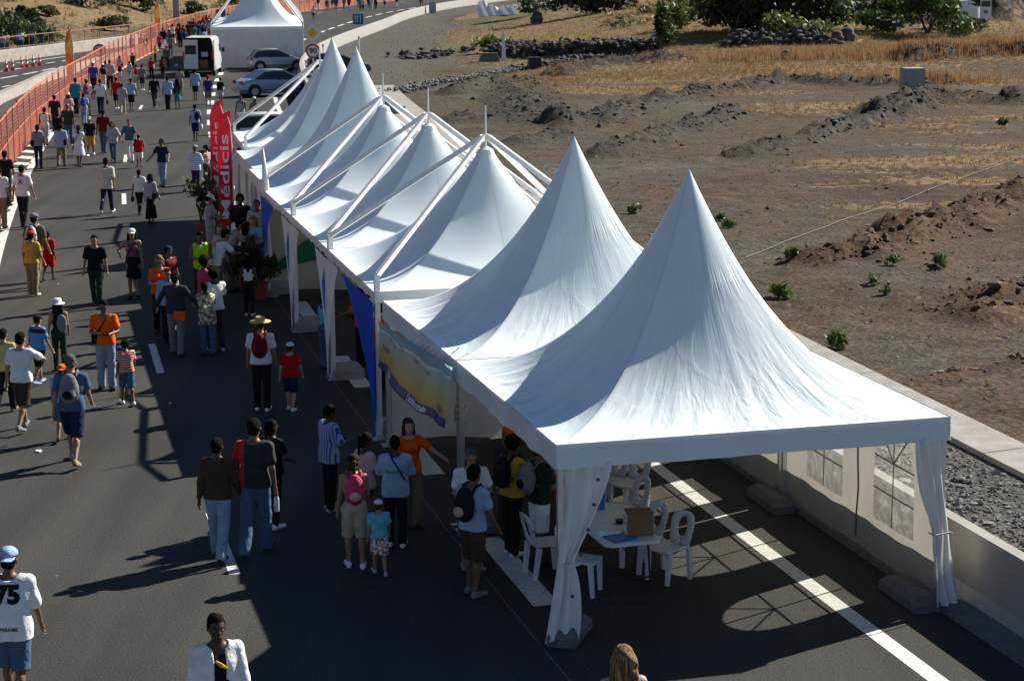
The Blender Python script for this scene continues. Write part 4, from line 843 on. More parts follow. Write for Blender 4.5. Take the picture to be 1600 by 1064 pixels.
def van(label, loc, head, open_rear=True):
    t = thing('delivery_van', label, 'van', (*loc, 0), math.pi / 2 - head); L, W, H = 5.6, 2.0, 2.5; x0 = -L / 2
    # shell: sides, roof, floor, nose; the rear right door stands open so the hold shows
    S = []
    for f_, zt, wl in ((.0, H, 1.), (.6, H, 1.), (.74, H * .97, .99), (.86, 1.45, .97), (.97, 1.15, .92), (1., .7, .86)):
        x = (f_ - .5) * L; h = W / 2 * wl; ht = h * (.9 if zt > 2 else .96)
        S.append([(x, -h, .35), (x, -h, min(1.1, zt * .8)), (x, -ht, zt - .12), (x, -ht * .88, zt), (x, ht * .88, zt), (x, ht, zt - .12), (x, h, min(1.1, zt * .8)), (x, h, .35)])
    b = MB(); n = 8; V = [p for s in S for p in s]
    b.add(V, [(i * n + j, i * n + (j + 1) % n, (i + 1) * n + (j + 1) % n, (i + 1) * n + j) for i in range(5) for j in range(n)] + [tuple(range(40, 48))]); body = b.build('body', PW, t)
    MB().box((x0 + 1.6, 0, 1.3), (.05, W * .86, 1.8)).build('bulkhead', BLACK, t); MB().box((x0 + .8, 0, .52), (1.6, W * .86, .05)).build('load_floor', BLACK, t)
    for sd in (-1, 1): MB().box((x0 + .8, sd * W / 2 * .86, 1.35), (1.55, .03, 1.75)).build('lining', BLACK, t)
    d = MB().box((x0 - .02, W * .24, 1.38), (.05, W * .47, 1.98)).build('rear_door', PW, t); MB().box((x0 - .05, W * .24, 1.72), (.02, W * .36, .58)).build('pane', mat('dark_pane', (.012, .016, .02), .5), d)
    MB().box((x0 - .05, W * .24, 1.0), (.02, .4, .11)).build('number_plate', SIGNW, d)
    d2 = MB().box((x0 + .1, -W / 2 - .04, 1.38), (.8, .05, 1.95), rz=.04).build('rear_door', PW, t)
    MB().box((x0 + .5, -.3, .8), (.5, .6, .5)).build('load_box', CARD, t); MB().box((x0 + .7, -.35, 1.4), (.4, .45, .3)).build('load_box', PAPER, t)
    for sd in (-1, 1):
        MB().box((x0 - .03, sd * W * .47, 1.35), (.08, .12, .5)).build('tail_lamp', REDL, t)
        MB().box((L / 2 - .85, sd * (W / 2 + .12), 1.5), (.12, .2, .3)).build('mirror', BLACK, t)
        MB().box((L / 2 - 1.5, sd * (W / 2 * .955 + .012), 1.7), (.8, .02, .5)).build('side_window', GLASS, t)
        for fx in (.16, .82):
            x = (fx - .5) * L; wh = MB().lathe([(.2, -.11), (.33, -.11), (.35, -.08), (.35, .08), (.33, .11), (.2, .11)], (x, sd * (W / 2 - .1), .35), 20, Matrix.Rotation(math.pi / 2, 3, 'X')).build('wheel', TYRE, t); MB().lathe([(.2, -.115), (.2, .115)], (x, sd * (W / 2 - .1), .35), 16, Matrix.Rotation(math.pi / 2, 3, 'X')).build('rim', RIM, wh)
    MB().box((x0 - .05, 0, .42), (.12, W * .95, .14)).build('bumper', BLACK, t)
    return t
van('white high-roofed van seen from behind, right rear door open on a dark hold', ((-20.51, 129.97)[0] + .1, (-20.51, 129.97)[1] + 2.8), R(-2))
# white truck with its door open by the bushes
tx, ty = (34.97, 154.65); tz = ground_z(tx, ty); t = thing('pickup_truck', 'white truck with its door open, half hidden by bushes at top right', 'truck', (tx, ty, tz), R(22))
b = MB(); loft(b, [[(x, -h, .5), (x, -h, z1), (x, -h * .9, z2), (x, h * .9, z2), (x, h, z1), (x, h, .5)] for x, h, z1, z2 in ((-.9, .85, 1.1, 1.95), (0, .87, 1.2, 2.0), (.7, .87, 1.15, 1.7), (1.3, .82, .95, 1.1), (1.7, .75, .7, .9))]).build('cab', PW, t)
MB().box((.3, 0, 1.55), (1.0, 1.62, .42)).build('cab_glass', GLASS, t); MB().box((-2., 0, .85), (2.2, 1.6, .5)).build('load_bed', PW, t)
d = MB().box((1.2, -1.15, 1.05), (.9, .05, .9), rz=-.3).build('door', PW, t); MB().box((1.2, -1.15, 1.72), (.62, .03, .4), rz=-.3).build('door_pane', GLASS, d); MB().box((1.2, -1.15, 1.96), (.86, .05, .07), rz=-.3).build('door_frame', PW, d); MB().box((1.2, -1.19, 1.1), (.32, .02, .22), rz=-.3).build('emblem', SIGNB, d)
for dx in (-.4, .4): MB().box((1.2 + dx * .95, -1.15 - dx * .29, 1.72), (.07, .05, .5), rz=-.3).build('door_frame', PW, d)
for x in (-2.2, 1.1):
    for sd in (-1, 1): MB().lathe([(.35, -.1), (.35, .1)], (x, sd * .78, .35), 16, Matrix.Rotation(math.pi / 2, 3, 'X')).build('wheel', TYRE, t)
# cones on the opposite carriageway
me0 = MB().box((0, 0, .02), (.4, .4, .04)).mesh('base'); me0.materials.append(REDL)
me1 = MB().lathe([(.15, .03), (.03, .82)], n=14).mesh('cone_body', True); me1.materials.append(mat('cone_red', (.6, .05, .04), .5))
me2 = MB().lathe([(.122, .22), (.1, .38)], n=14).mesh('white_band', True); me2.materials.append(SIGNW); me3 = MB().lathe([(.085, .5), (.065, .64)], n=14).mesh('white_band', True); me3.materials.append(SIGNW)
CN = ['nearest the picture edge', 'second from the picture edge', 'third, at the start of the close trio', 'fourth, in the middle of the close trio', 'fifth, last of the close trio', 'last, past the end of the guide line']
CP = [(-34.54, 136.72), (-34.46, 138.17), (-34.47, 140.79), (-34.29, 141.54), (-34.11, 142.69), (-33.92, 143.86)]
for p, lb in zip(CP, CN):
    t = thing('traffic_cone', 'red and white cone on the empty carriageway, ' + lb, 'traffic cone', (*p, 0), 0, 'cones on the opposite carriageway')
    for me in (me0, me1, me2, me3): link(me, me.name.split('.')[0], t)
# ---- table, chairs and what lies on them
def chair_proto():
    t = thing('plastic_chair', 'x', 'chair'); b = MB()
    b.grid(lambda u, v: (lerp(-.21, .21, u) * (1 - .08 * v), lerp(.22, -.2, v), .43 - .02 * math.sin(math.pi * u) + .012 * v), 8, 8); st = b.build('seat', WHITE, t, smooth=True)
    so_ = st.modifiers.new('s', 'SOLIDIFY'); so_.thickness = .02
    # back: rounded frame with an oval opening
    b = MB(); n = 32; z0, z1 = .44, .86
    def rim(k, s):
        a = 2 * math.pi * k / n; c, sn = math.cos(a), math.sin(a)
        if s: xx = (.2 * (abs(c) ** .6) if sn > 0 else .19 * abs(c) ** .22) * (1 if c > 0 else -1); zz = .65 + .215 * (abs(sn) ** .75) * (1 if sn > 0 else -1)
        else: xx = .085 * (abs(c) ** .8) * (1 if c > 0 else -1); zz = .665 + .13 * sn
        return (xx, -.2 - (zz - .43) * .26 + .05 * (1 - (xx / .2) ** 2) * -.4, zz)
    for k in range(n): b.add([rim(k, 1), rim(k + 1, 1), rim(k + 1, 0), rim(k, 0)], [(0, 1, 2, 3)])
    bk = b.build('backrest', WHITE, t, smooth=True); so_ = bk.modifiers.new('s', 'SOLIDIFY'); so_.thickness = .022
    for x in (-1, 1):
        MB().box((x * .185, .19, .215), (.045, .05, .43), M=Matrix.Rotation(x * .06, 3, 'Y') @ Matrix.Rotation(.05, 3, 'X'), taper=1.3).build('leg', WHITE, t)
        MB().box((x * .19, -.2, .215), (.045, .05, .43), M=Matrix.Rotation(x * .06, 3, 'Y') @ Matrix.Rotation(-.12, 3, 'X'), taper=1.3).build('leg', WHITE, t)
    return t
ch0 = chair_proto(); CH = 'white plastic chairs under the nearest tent'; first = True
for (p, rz, lb) in (((2.02, 24.73), 2.3, 'white plastic chair with oval back hole, standing clear right of the table'), ((1.71, 25.2), 2.2, 'white plastic chair tucked behind the cardboard box on the table'), ((1.57, 26.54), 2.1, 'white plastic chair on the right of the near table, only its round top showing'),
        ((1.69, 27.88), 2.4, 'white plastic chair turned sideways in the lit gap above the table'), ((1.38, 28.15), 2.2, 'white plastic chair farthest back beside the second table'), ((0.87, 24.23), -1.9, 'white plastic chair on the near side, cut by the tied curtain'), ((0.43, 24.97), -1.2, 'white plastic chair left of the nearest tent post')):
    c = ch0 if first else copy_tree(ch0); first = False; c.location = (*p, .003); c.rotation_euler = (0, 0, rz); tag(c, lb, 'chair', CH)
def table(label, corner, yaw, L=1.83, W=.76):
    t = thing('folding_table', label, 'table', (*corner, 0), yaw, 'folding tables under the nearest tent')
    r = .08; P = [(r, 0), (W - r, 0), (W, r), (W, L - r), (W - r, L), (r, L), (0, L - r), (0, r)]
    MB().prism([(a, c) for a, c in P], .70, .745, 'z').build('tabletop', WHITE, t)
    for y in (.22, L - .22):
        MB().tube([(.12, y, .7), (.1, y - .06 * (1 if y < 1 else -1), .02)], .015, 6).build('leg', BLACK, t); MB().tube([(W - .12, y, .7), (W - .1, y - .06 * (1 if y < 1 else -1), .02)], .015, 6).build('leg', BLACK, t)
        MB().tube([(.1, y, .2), (W - .1, y, .2)], .012, 6).build('cross_bar', BLACK, t); MB().tube([(W / 2, y, .5), (W / 2, L / 2, .69)], .01, 6).build('brace', BLACK, t)
    return t
ty0 = .30; tc_ = (1.17, 23.84); TB = table('white folding table covered with papers, boxes and a blue folder', tc_, ty0); table('second white folding table farther in, mostly hidden by the curtain', (0.72, 27.26), ty0, 1.5)
def on_table(u, v, z=.746): c, s = math.cos(ty0), math.sin(ty0); return (tc_[0] + c * u - s * v, tc_[1] + s * u + c * v, z)
def item(name, label, cat, u, v, d, m, rz=.3, z=.746, grp=None): p = on_table(u, v, z); o = MB().box((0, 0, d[2] / 2), d).build(name, m); o.location = p; o.rotation_euler = (0, 0, rz); return tag(o, label, cat, grp)
o = item('cardboard_box', 'brown cardboard box with a white side at the near end of the table', 'box', .56, .35, (.34, .28, .3), CARD, .1); MB().box((-.172, 0, .15), (.006, .27, .28)).build('white_side', PAPER, o); MB().box((-.177, 0, .15), (.006, .2, .02)).build('label_line', BLUEP, o); MB().box((-.177, 0, .22), (.006, .2, .02)).build('label_line', BLUEP, o)
item('folder', 'bright blue folder lying flat left of the cardboard box', 'folder', .27, .22, (.34, .3, .02), BLUEP, .5)
item('document_tray', 'white open box of leaflets behind the blue folder', 'box', .16, .52, (.3, .34, .07), PAPER, .35); item('document_tray', 'white tray of papers in the middle of the table', 'tray', .2, .92, (.36, .3, .05), PAPER, .55)
rr = random.Random(2)
for lb in ('loose white sheet beside the trays on the table', 'white sheet lying crooked at the middle of the table edge', 'white sheet at the far end of the papered table'):
    k = ['loose', 'crook', 'far'].index([w for w in ('loose', 'crook', 'far') if w in lb][0]); item('paper_sheet', lb, 'paper', (.42, .5, .3)[k], (.62, .95, 1.3)[k], (.21, .3, .004), PAPER, rr.random() * 2, .747 + .001 * k)
o = item('cool_box', 'blue box standing on the table behind the white papers', 'box', .42, 1.62, (.2, .2, .3), BLUEP, .4)
p = on_table(.5, .86); o = MB().lathe([(.06, 0), (.06, .05)], n=16).build('tape_roll', BLACK); o.location = p; tag(o, 'dark round roll of tape among the papers', 'tape roll')
# ---- plants
def leaves(center, rad, n, size, seed, m, name, parent, squash=1., droop=0.):
    r = np.random.default_rng(seed); d = r.normal(size=(n, 3)); d /= np.linalg.norm(d, axis=1)[:, None]; nb = 9
    lob = r.normal(size=(nb, 3)) * .5; which = r.integers(0, nb, n)
    rr_ = r.random(n) ** .45; P = lob[which] * np.array(rad) * .75 + d * rr_[:, None] * np.array(rad) * r.uniform(.35, .62, nb)[which][:, None]
    P[:, 2] = np.where(P[:, 2] < -rad[2] * .92, -P[:, 2] * .5, P[:, 2]); P += np.array(center)
    a = r.normal(size=(n, 3)); a /= np.linalg.norm(a, axis=1)[:, None]; a[:, 2] -= droop; b_ = np.cross(a, r.normal(size=(n, 3))); b_ /= np.linalg.norm(b_, axis=1)[:, None]
    s = size * r.uniform(.6, 1.4, n)[:, None]; V = np.stack([P - a * s * .6, P + b_ * s * .35, P + a * s * .7, P - b_ * s * .35], 1).reshape(-1, 3)
    me = bpy.data.meshes.new(name); me.from_pydata(V.tolist(), [], np.arange(4 * n).reshape(n, 4).tolist()); me.materials.append(m); return link(me, name, parent)
def bush(label, loc, w, h, m, seed, n=900, size=.3, name='bush', trunk=True, grp=None, cat='bush', dp=None, z=None):
    z = ground_z(*loc) if z is None else z; t = thing(name, label, cat, (*loc, z), 0, grp)
    b = MB(); r = random.Random(seed)
    for k in range(5): a = r.random() * 6.28; b.tube([(0, 0, -.1), (.12 * w * math.cos(a), .12 * w * math.sin(a), h * .3), (.28 * w * math.cos(a + .3), .28 * w * math.sin(a + .3), h * .62)], [.03 * h, .018 * h, .006 * h], 6)
    kind(b.build('branches', BARK, t), 'stuff'); kind(leaves((0, 0, h * .52), (w * .55, (dp or w) * .55, h * .5), n, size, seed, m, 'foliage', t), 'stuff'); return t
BG = 'bushes and trees at the far edge of the field'
bush('large dark tree at top right, left part of the dark clump', (16.95, 150.31), 8, 4.6, LEAF_D, 1, 3000, .42, 'tree', grp=BG, cat='tree')
bush('very dark broad tree in the middle of the top right clump', (19.23, 151.26), 9, 5.6, LEAF_D, 2, 3400, .42, 'tree', grp=BG, cat='tree')
bush('dark tree on the right flank of the clump, shaded underneath', (22.08, 150.95), 7, 5, LEAF_D, 3, 3000, .4, 'tree', grp=BG, cat='tree')
bush('mid green tree closing the clump beside the orange grass', (24.09, 153.01), 4.5, 4.2, LEAF_M, 4, 1800, .35, 'tree', grp=BG, cat='tree')
bush('narrow green shrub standing alone left of the dark clump', (10.75, 142.61), 2.0, 3.4, LEAF_D, 5, 1100, .28, grp=BG); bush('pale yellow-green shrub right of the narrow dark shrub', (13.36, 157.98), 3.4, 1.9, LEAF_Y, 6, 900, .3, grp=BG)
bush('yellow-green bush at the foot of the dark tree clump', (20.34, 145.28), 4.5, 1.9, LEAF_Y, 7, 1100, .3, grp=BG); bush('olive bush below the dark clump near the stones', (19.67, 147.24), 3.2, 1.6, LEAF_O, 8, 900, .3, grp=BG)
bush('pointed dark green bush in front of the white truck', (30.96, 148.38), 4.6, 4.0, LEAF_M, 9, 2200, .32, grp=BG); bush('low green bush left of the pointed bush', (27.82, 150.64), 4.5, 1.7, LEAF_M, 10, 1100, .3, grp=BG)
bush('olive scrub under the pointed bush on its right', (33.75, 150.23), 4, 1.2, LEAF_O, 11, 800, .28, grp=BG); bush('green scrub right of the white truck', (38.37, 162.87), 4, 2., LEAF_M, 12, 900, .3, grp=BG); bush('green scrub along the top edge between the trees', (32.7, 188.9), 10, 3, LEAF_O, 13, 1600, .4, grp=BG)
bush('dark bush at the end of the white sheet', (2.57, 213.2), 3.6, 3.6, LEAF_D, 14, 1500, .35, grp=BG); bush('long dark hedge-like scrub in the middle distance', (8.37, 197.44), 10, 2.2, LEAF_D, 15, 1700, .4, grp=BG, dp=3); bush('small lime green bush beside the white concrete stake', (-1.33, 156.43), 2.6, 1.5, LEAF_Y, 16, 700, .25, grp=BG)
bush('olive scrub at the top edge above the lane of dry grass', (17.01, 188.59), 9, 3, LEAF_O, 17, 1500, .4, grp=BG); bush('low dark scrub behind the tall orange grass', (28.4, 163.89), 6, 1.6, LEAF_D, 18, 900, .35, grp=BG); bush('green scrub near the truck, just above the orange grass', (32.51, 163.48), 6, 2.2, LEAF_M, 27, 1100, .35, grp=BG)
BL = 'bushes on the dry hillside'
for i, (p, w_, h_, m_, lb) in enumerate([((-42.46, 168.04), 5, 3.6, LEAF_D, 'dark green bush at the far left edge under the hill'), ((-44.95, 179.08), 4, 3, LEAF_D, 'dark green bush above the far left one'), ((-45.37, 186.06), 2.4, 2., LEAF_D, 'small round bush alone on the slope'), ((-42.86, 178.39), 3.6, 2.6, LEAF_D, 'dark bush in the hollow behind the onlookers'),
        ((-41.18, 176), 4.5, 1.8, LEAF_M, 'low bright green bush behind the railing'), ((-42.66, 173.78), 3.8, 2., LEAF_O, 'olive bush between the two dark hollow bushes'), ((-43.5, 240.07), 3.8, 3.2, LEAF_D, 'lone dark tree high on the dry hill'), ((-40.97, 202.82), 4, 1.5, LEAF_O, 'grey-green scrub on the fold of the hill'), ((-39.37, 249.71), 2.6, 1.8, LEAF_M, 'small green bush on the slope right of the column'),
        ((-46.93, 238.64), 6, 2.2, LEAF_O, 'olive scrub high up near the top edge'), ((-47.42, 226.39), 5, 2., LEAF_O, 'scrub patch on the upper slope'), ((-38.1, 281.18), 5, 2.5, LEAF_D, 'dark scrub behind the farthest orange flag'), ((-47.29, 205.53), 2.2, 1., LEAF_O, 'tiny scrub spot on the ridge crest')]):
    bush(lb, p, w_, h_, m_, 40 + i, 700, .34, grp=BL)
def scrub(name, n, place, seed, m, size):
    r = random.Random(seed); V = []; q = np.random.default_rng(seed)
    for _ in range(n):
        x, y = place(r); z = ground_z(x, y); s_ = r.uniform(.35, 1.3); k = int(60 * s_) + 20; P = q.normal(size=(k, 3)) * [s_ * .55, s_ * .55, s_ * .28] + [x, y, z + s_ * .32]; a = q.normal(size=(k, 3)) * size; b_ = q.normal(size=(k, 3)) * size * .6
        V.append(np.stack([P - a, P + b_, P + a, P - b_], 1).reshape(-1, 3))
    V = np.concatenate(V); me = bpy.data.meshes.new(name); me.from_pydata(V.tolist(), [], np.arange(len(V)).reshape(-1, 4).tolist()); me.materials.append(m); kind(link(me, name), 'stuff')
c1 = (20.22, 179.6); c2 = (39.52, 176.24)
def far_field(r): y = r.uniform(168, 330); return (float(ref_x(y)) + r.uniform(34, 34 + y * .42), y)
scrub('olive_scrub', 240, far_field, 91, LEAF_O, .13); scrub('green_scrub', 120, far_field, 92, LEAF_M, .13); scrub('straw_scrub', 260, far_field, 93, DRY, .12)
def hill_spots(r): y = r.uniform(150, 420); x, yy = road_pt(y, -(14 + r.uniform(0, 75))); return (x, yy)
scrub('hill_scrub', 150, hill_spots, 94, LEAF_O, .12)
# potted plants by the reception tent
def potted(label, loc, m, h, w, seed, tall=False):
    t = thing('potted_plant', label, 'potted plant', (*loc, 0), 0, 'potted plants at the reception tent'); MB().lathe([(.16, 0), (.23, .38), (.25, .4), (.25, .42), (.2, .42)], n=16).build('pot', mat('terracotta', (.22, .06, .03), .8), t)
    b = MB(); r = random.Random(seed)
    for k in range(9): a = r.random() * 6.28; b.tube([(.05 * math.cos(a), .05 * math.sin(a), .35), (w * .25 * math.cos(a), w * .25 * math.sin(a), h * .6), (w * .5 * math.cos(a), w * .5 * math.sin(a), h * .95)], [.012, .008, .003], 5)
    kind(b.build('stems', LEAF_O, t), 'stuff'); kind(leaves((0, 0, h * .68), (w * .55, w * .55, h * .36), 170 if tall else 300, .15 if tall else .2, seed, m, 'foliage', t, droop=.5), 'stuff'); return t
potted('tall thin-leaved plant in a red pot left of the red flags', (-8.81, 56.19), LEAF_O, 1.8, .7, 61, True); potted('tall sparse plant in a pot right behind the man in the white cap', (-8.58, 56.95), LEAF_O, 1.6, .55, 62, True)
potted('broad bushy plant in front of the blond woman', (-5.97, 45.97), LEAF_D, 1.2, .95, 63); potted('leafy plant inside the reception tent beside the curtain', (-6.64, 51.41), LEAF_D, 1.4, .7, 64); potted('second broad bushy plant by the thin furled flag', (-6.5, 47.98), LEAF_D, 1.0, .8, 65)
# ---- stones and clods: real lumps, joined
ICO = None
def lumps(name, pts, sizes, m, seed, flat=.7):
    global ICO
    if ICO is None:
        b = bmesh.new(); bmesh.ops.create_icosphere(b, subdivisions=1, radius=1); ICO = (np.array([v.co[:] for v in b.verts]), np.array([[v.index for v in f.verts] for f in b.faces])); b.free()
    V0, F0 = ICO; n = len(pts); r = np.random.default_rng(seed); A = V0[None] * r.uniform(.65, 1.3, (n, len(V0), 1)); sc = np.stack([r.uniform(.7, 1.3, n), r.uniform(.7, 1.3, n), r.uniform(.5, 1., n) * flat / .7], 1) * np.array(sizes)[:, None]
    th = r.random(n) * 6.28; c, s = np.cos(th), np.sin(th); A = A * sc[:, None]; X_ = A[..., 0] * c[:, None] - A[..., 1] * s[:, None]; Y_ = A[..., 0] * s[:, None] + A[..., 1] * c[:, None]
    V = np.stack([X_, Y_, A[..., 2]], -1) + np.array(pts)[:, None]; F = (F0[None] + (np.arange(n) * len(V0))[:, None, None]).reshape(-1, 3)
    me = bpy.data.meshes.new(name); me.from_pydata(V.reshape(-1, 3).tolist(), [], F.tolist()); me.materials.append(m); return kind(link(me, name), 'stuff')
def along(P, n, hw, seed, top=0.):
    r = np.random.default_rng(seed); D = densify(P, .3); out = []
    for k in range(n): p = D[r.integers(0, len(D))]; x, y = p[0] + r.normal(0, hw), p[1] + r.normal(0, hw * .6); out.append((x, y, ground_z(x, y) + r.random() * top))
    return out
pts = []; sz = []; pb = []; sb = []
for i, (P, hw, h, k) in enumerate(RIDGES):
    L = sum(math.dist(a, c) for a, c in zip(P, P[1:])); far = P[0][1] > 120
    n = int(L * hw * (44 if k == 1 else 15 if k else 2)); a = along(P, n, hw * .55, i); s_ = np.random.default_rng(i).gamma(1.7, .024 if k != 2 else .03, n).clip(.015, .2)
    (pb if k == 1 else pts).extend(a); (sb if k == 1 else sz).extend(s_)
lumps('rubble', pts, sz, RUBB, 1); lumps('earth_clods', pb, sb, CLOD, 2)
r = np.random.default_rng(5); pts = []; sz = []
for _ in range(5200):
    u, y = r.random(), 22 + 110 * r.random() ** 1.6; x = ref_x(y) + 14.5 + r.random() * (18 + y * .35); pts.append((float(x), y, ground_z(float(x), y))); sz.append(min(.1, .012 + r.gamma(1.2, .011)))
lumps('scattered_stones', pts, sz, ROCKP, 3)
pts = []; sz = []
for _ in range(7000):
    y = 22 + 45 * r.random() ** 1.3; x, yy = road_pt(y, 9.3 + 3. * r.random()); pts.append((x, yy, ground_z(x, yy) + .01)); sz.append(.015 + r.gamma(1.5, .011))
lumps('gravel_stones', pts, sz, ROCKP, 4)
pw = along([(-0.37, 152.87), (2.96, 147.91), (6.17, 145.3), (9.34, 144.02)], 1800, .8, 21, .9); lumps('stone_bank', pw, np.random.default_rng(3).uniform(.1, .3, len(pw)), ROCK, 6)
pw = along([(-6.74, 114.7), (-5.31, 119.9), (-3.91, 124.49), (-1.58, 130.4), (0.76, 135.82)], 800, .45, 22, .2); lumps('pale_stone_row', pw, np.random.default_rng(4).uniform(.05, .15, len(pw)), ROCKP, 7)
pw = along([(0.97, 135.72), (4.67, 142.31), (8.18, 140)], 300, .5, 23, .2) + along([(16.08, 142.47), (19.81, 143.12), (22.32, 141.57)], 260, .8, 24, .4) + along([(44.63, 185.82), (48.43, 191.57), (52.52, 195.46)], 900, 3.4, 25, .8) + along([(-7.63, 151.2), (-5, 160.07), (-3.47, 160.69)], 90, 1., 27, .3); lumps('stone_heaps', pw, np.random.default_rng(5).uniform(.08, .32, len(pw)), ROCK, 8)
for lb, p, s_ in (('large dark round boulder by the track at top right', (24.04, 143.22), .75), ('flat dark boulder left of the round boulder', (23.18, 142.4), .6), ('pale boulder in the orange grass', (18.36, 133.42), .45), ('dark boulder on the near edge of the orange grass', (28.75, 137.14), .5), ('dark boulder alone on the brown slope behind the tent tips', (2.56, 196.45), .8)):
    b = bmesh.new(); bmesh.ops.create_icosphere(b, subdivisions=3, radius=s_)
    for v in b.verts: v.co *= 1 + .25 * math.sin(v.co.x * 5 / s_ * .6 + 1) * math.cos(v.co.y * 4 / s_ * .6) + .1 * math.sin(v.co.z * 9 / s_); v.co.z *= .75
    me = bpy.data.meshes.new('boulder'); b.to_mesh(me); b.free(); me.materials.append(ROCK); me.polygons.foreach_set('use_smooth', [True] * len(me.polygons)); o = link(me, 'boulder', None, (*p, ground_z(*p) + s_ * .4)); tag(o, lb, 'boulder', 'boulders in the field')
# tufts: dry grass on the patches, small green weeds
def tufts(name, P, h, wd, blades, seed, m):
    r = np.random.default_rng(seed); P = np.repeat(np.array(P), blades, 0); n = len(P); th = r.random(n) * 6.28; hh = h * r.uniform(.5, 1.25, n); sp = r.uniform(.05, .4, n) * hh
    dx, dy = np.cos(th), np.sin(th); base = P + np.stack([r.normal(0, h * .25, n), r.normal(0, h * .25, n), np.full(n, -.03)], 1); sx = wd * r.uniform(.6, 1.3, n)
    V = np.stack([base + np.stack([-dy * sx, dx * sx, 0 * sx], 1), base + np.stack([dy * sx, -dx * sx, 0 * sx], 1), base + np.stack([dx * sp, dy * sp, hh], 1)], 1).reshape(-1, 3)
    me = bpy.data.meshes.new(name); me.from_pydata(V.tolist(), [], np.arange(3 * n).reshape(n, 3).tolist()); me.materials.append(m); return kind(link(me, name), 'stuff')
P = []; r = np.random.default_rng(9)
for (cx, cy), rx, ry, s_ in GRASS:
    for _ in range(int(min(rx * ry * 16 * s_, 2200))):
        x, y = cx + r.normal(0, rx * .5), cy + r.normal(0, ry * .5)
        if offset(x, y) > 14: P.append((x, y, ground_z(x, y)))
tufts('dry_grass', P, .2, .022, 5, 1, DRY)
P = []
for a, n in (([(23.28, 132.7), (25.88, 134.05), (29.62, 135.49), (35.14, 136.73), (38.82, 137.35)], 2600), ([(15.4, 134.43), (18.17, 134.24), (21.2, 134.35)], 900), ([(23.05, 119.12), (24.48, 120.56), (26.24, 119.74)], 450)):
    P += [(x, y, z) for x, y, z in along(a, n, 2.3, 31)]
tufts('tall_dry_grass', P, .62, .03, 4, 2, leafm('tall_grass', (.30, .145, .065), (.36, .24, .11)))
P = []
for _ in range(1500):
    y = 90 + 250 * r.random(); o_ = -(19 + 60 * r.random()) if y < 160 else -(10 + 70 * r.random()); x, yy = road_pt(y, o_); P.append((x, yy, ground_z(x, yy)))
tufts('hill_grass', P, .7, .07, 6, 3, DRY)
P = []
for _ in range(520):
    y = 26 + 90 * r.random() ** 1.5; x, yy = road_pt(y, 14.3 + 26 * r.random() ** 1.4); P.append((x, yy, ground_z(x, yy)))
tufts('small_weeds', P, .12, .02, 9, 4, WEED)
WG = 'weeds in the dark field'
for i, (p, h_, lb) in enumerate([((6.41, 60.16), .3, 'pair of leafy weeds right of the nearest tent tip, upper one'), ((6.53, 58.43), .32, 'pair of leafy weeds right of the nearest tent tip, lower one'), ((3.82, 61.49), .34, 'pale leafy weed between the two big tent tips'), ((9.89, 50.68), .3, 'round bright weed below the fresh earth ridge'), ((6.33, 46.1), .5, 'feathery yellow-green weed close to the tent slope'), ((7.32, 51.3), .32, 'small upright weed at the start of the fresh ridge'),
        ((10.95, 49.97), .42, 'upright feathery weed under the fresh ridge'), ((6.69, 40.08), .42, 'upright weed near the tent slope low in the field'), ((8.81, 47.52), .26, 'small green weed in the open soil'), ((8.85, 46.09), .24, 'small yellow-green weed below the other'), ((7.96, 52.62), .3, 'thin weed left of the fresh ridge'), ((22.53, 91.05), .6, 'dark green weed near the right edge under the rubble')]):
    t = thing('weed', lb, 'weed', (*p, ground_z(*p)), 0, WG); kind(leaves((0, 0, h_ * .45), (h_ * .6, h_ * .6, h_ * .5), 90, h_ * .34, 80 + i, WEED, 'foliage', t, droop=-.5), 'stuff'); kind(MB().tube([(0, 0, -.02), (0, 0, h_ * .5)], .008, 5).build('stem', WEED, t), 'stuff')
# odd pieces in the field
def block(label, loc, d, m, rz, cat, name, grp=None):
    z = ground_z(*loc); b = bmesh.new(); bmesh.ops.create_cube(b, size=1)
    for v in b.verts: v.co = Vector((v.co.x * d[0], v.co.y * d[1], v.co.z * d[2]))
    bmesh.ops.bevel(b, geom=b.edges[:], offset=.03, segments=2, affect='EDGES'); me = bpy.data.meshes.new(name); b.to_mesh(me); b.free(); me.materials.append(m); o = link(me, name, None, (*loc, z + d[2] / 2 - .08), rz); return tag(o, label, cat)
block('pale concrete cube standing by the dark rubble berm', (20.82, 103.28), (1.05, 1.0, 1.1), CONC, .12, 'concrete block', 'concrete_block')
o = block('black metal box at the edge of the dry grass', (1.62, 135.32), (.85, .8, .85), BLACK, .1, 'box', 'metal_box')
t = thing('concrete_stake', 'white slanting concrete stake beside the lime green bush', 'concrete post', (*(-0.54, 146.33), ground_z(*(-0.54, 146.33)))); MB().add([(-.12, -.2, 0), (.22, -.2, 0), (.22, .2, 0), (-.12, .2, 0), (-.02, -.1, 2.4), (.1, -.1, 2.2), (.1, .1, 2.2), (-.02, .1, 2.4)], [(0, 3, 2, 1), (4, 5, 6, 7), (0, 1, 5, 4), (1, 2, 6, 5), (2, 3, 7, 6), (3, 0, 4, 7)]).build('stake', SIGNW, t); MB().box((-1.0, .3, .3), (1.6, .5, .6), taper=.7).build('footing', CONC_DK, t)
a, c = (-3.89, 237.88), (0.91, 221.31); t = thing('ground_sheet', 'torn white plastic sheet laid over the bank at top centre', 'plastic sheet', (*a, ground_z(*a)))
MB().grid(lambda u, v: (u * (c[0] - a[0]), u * (c[1] - a[1]) + v * 5 + .4 * math.sin(u * 9), v * (1.5 + .25 * math.sin(u * 7 + 1)) + .12 * math.sin(u * 23 + v * 5)), 40, 8).build('sheet', CURTAIN, t, smooth=True)
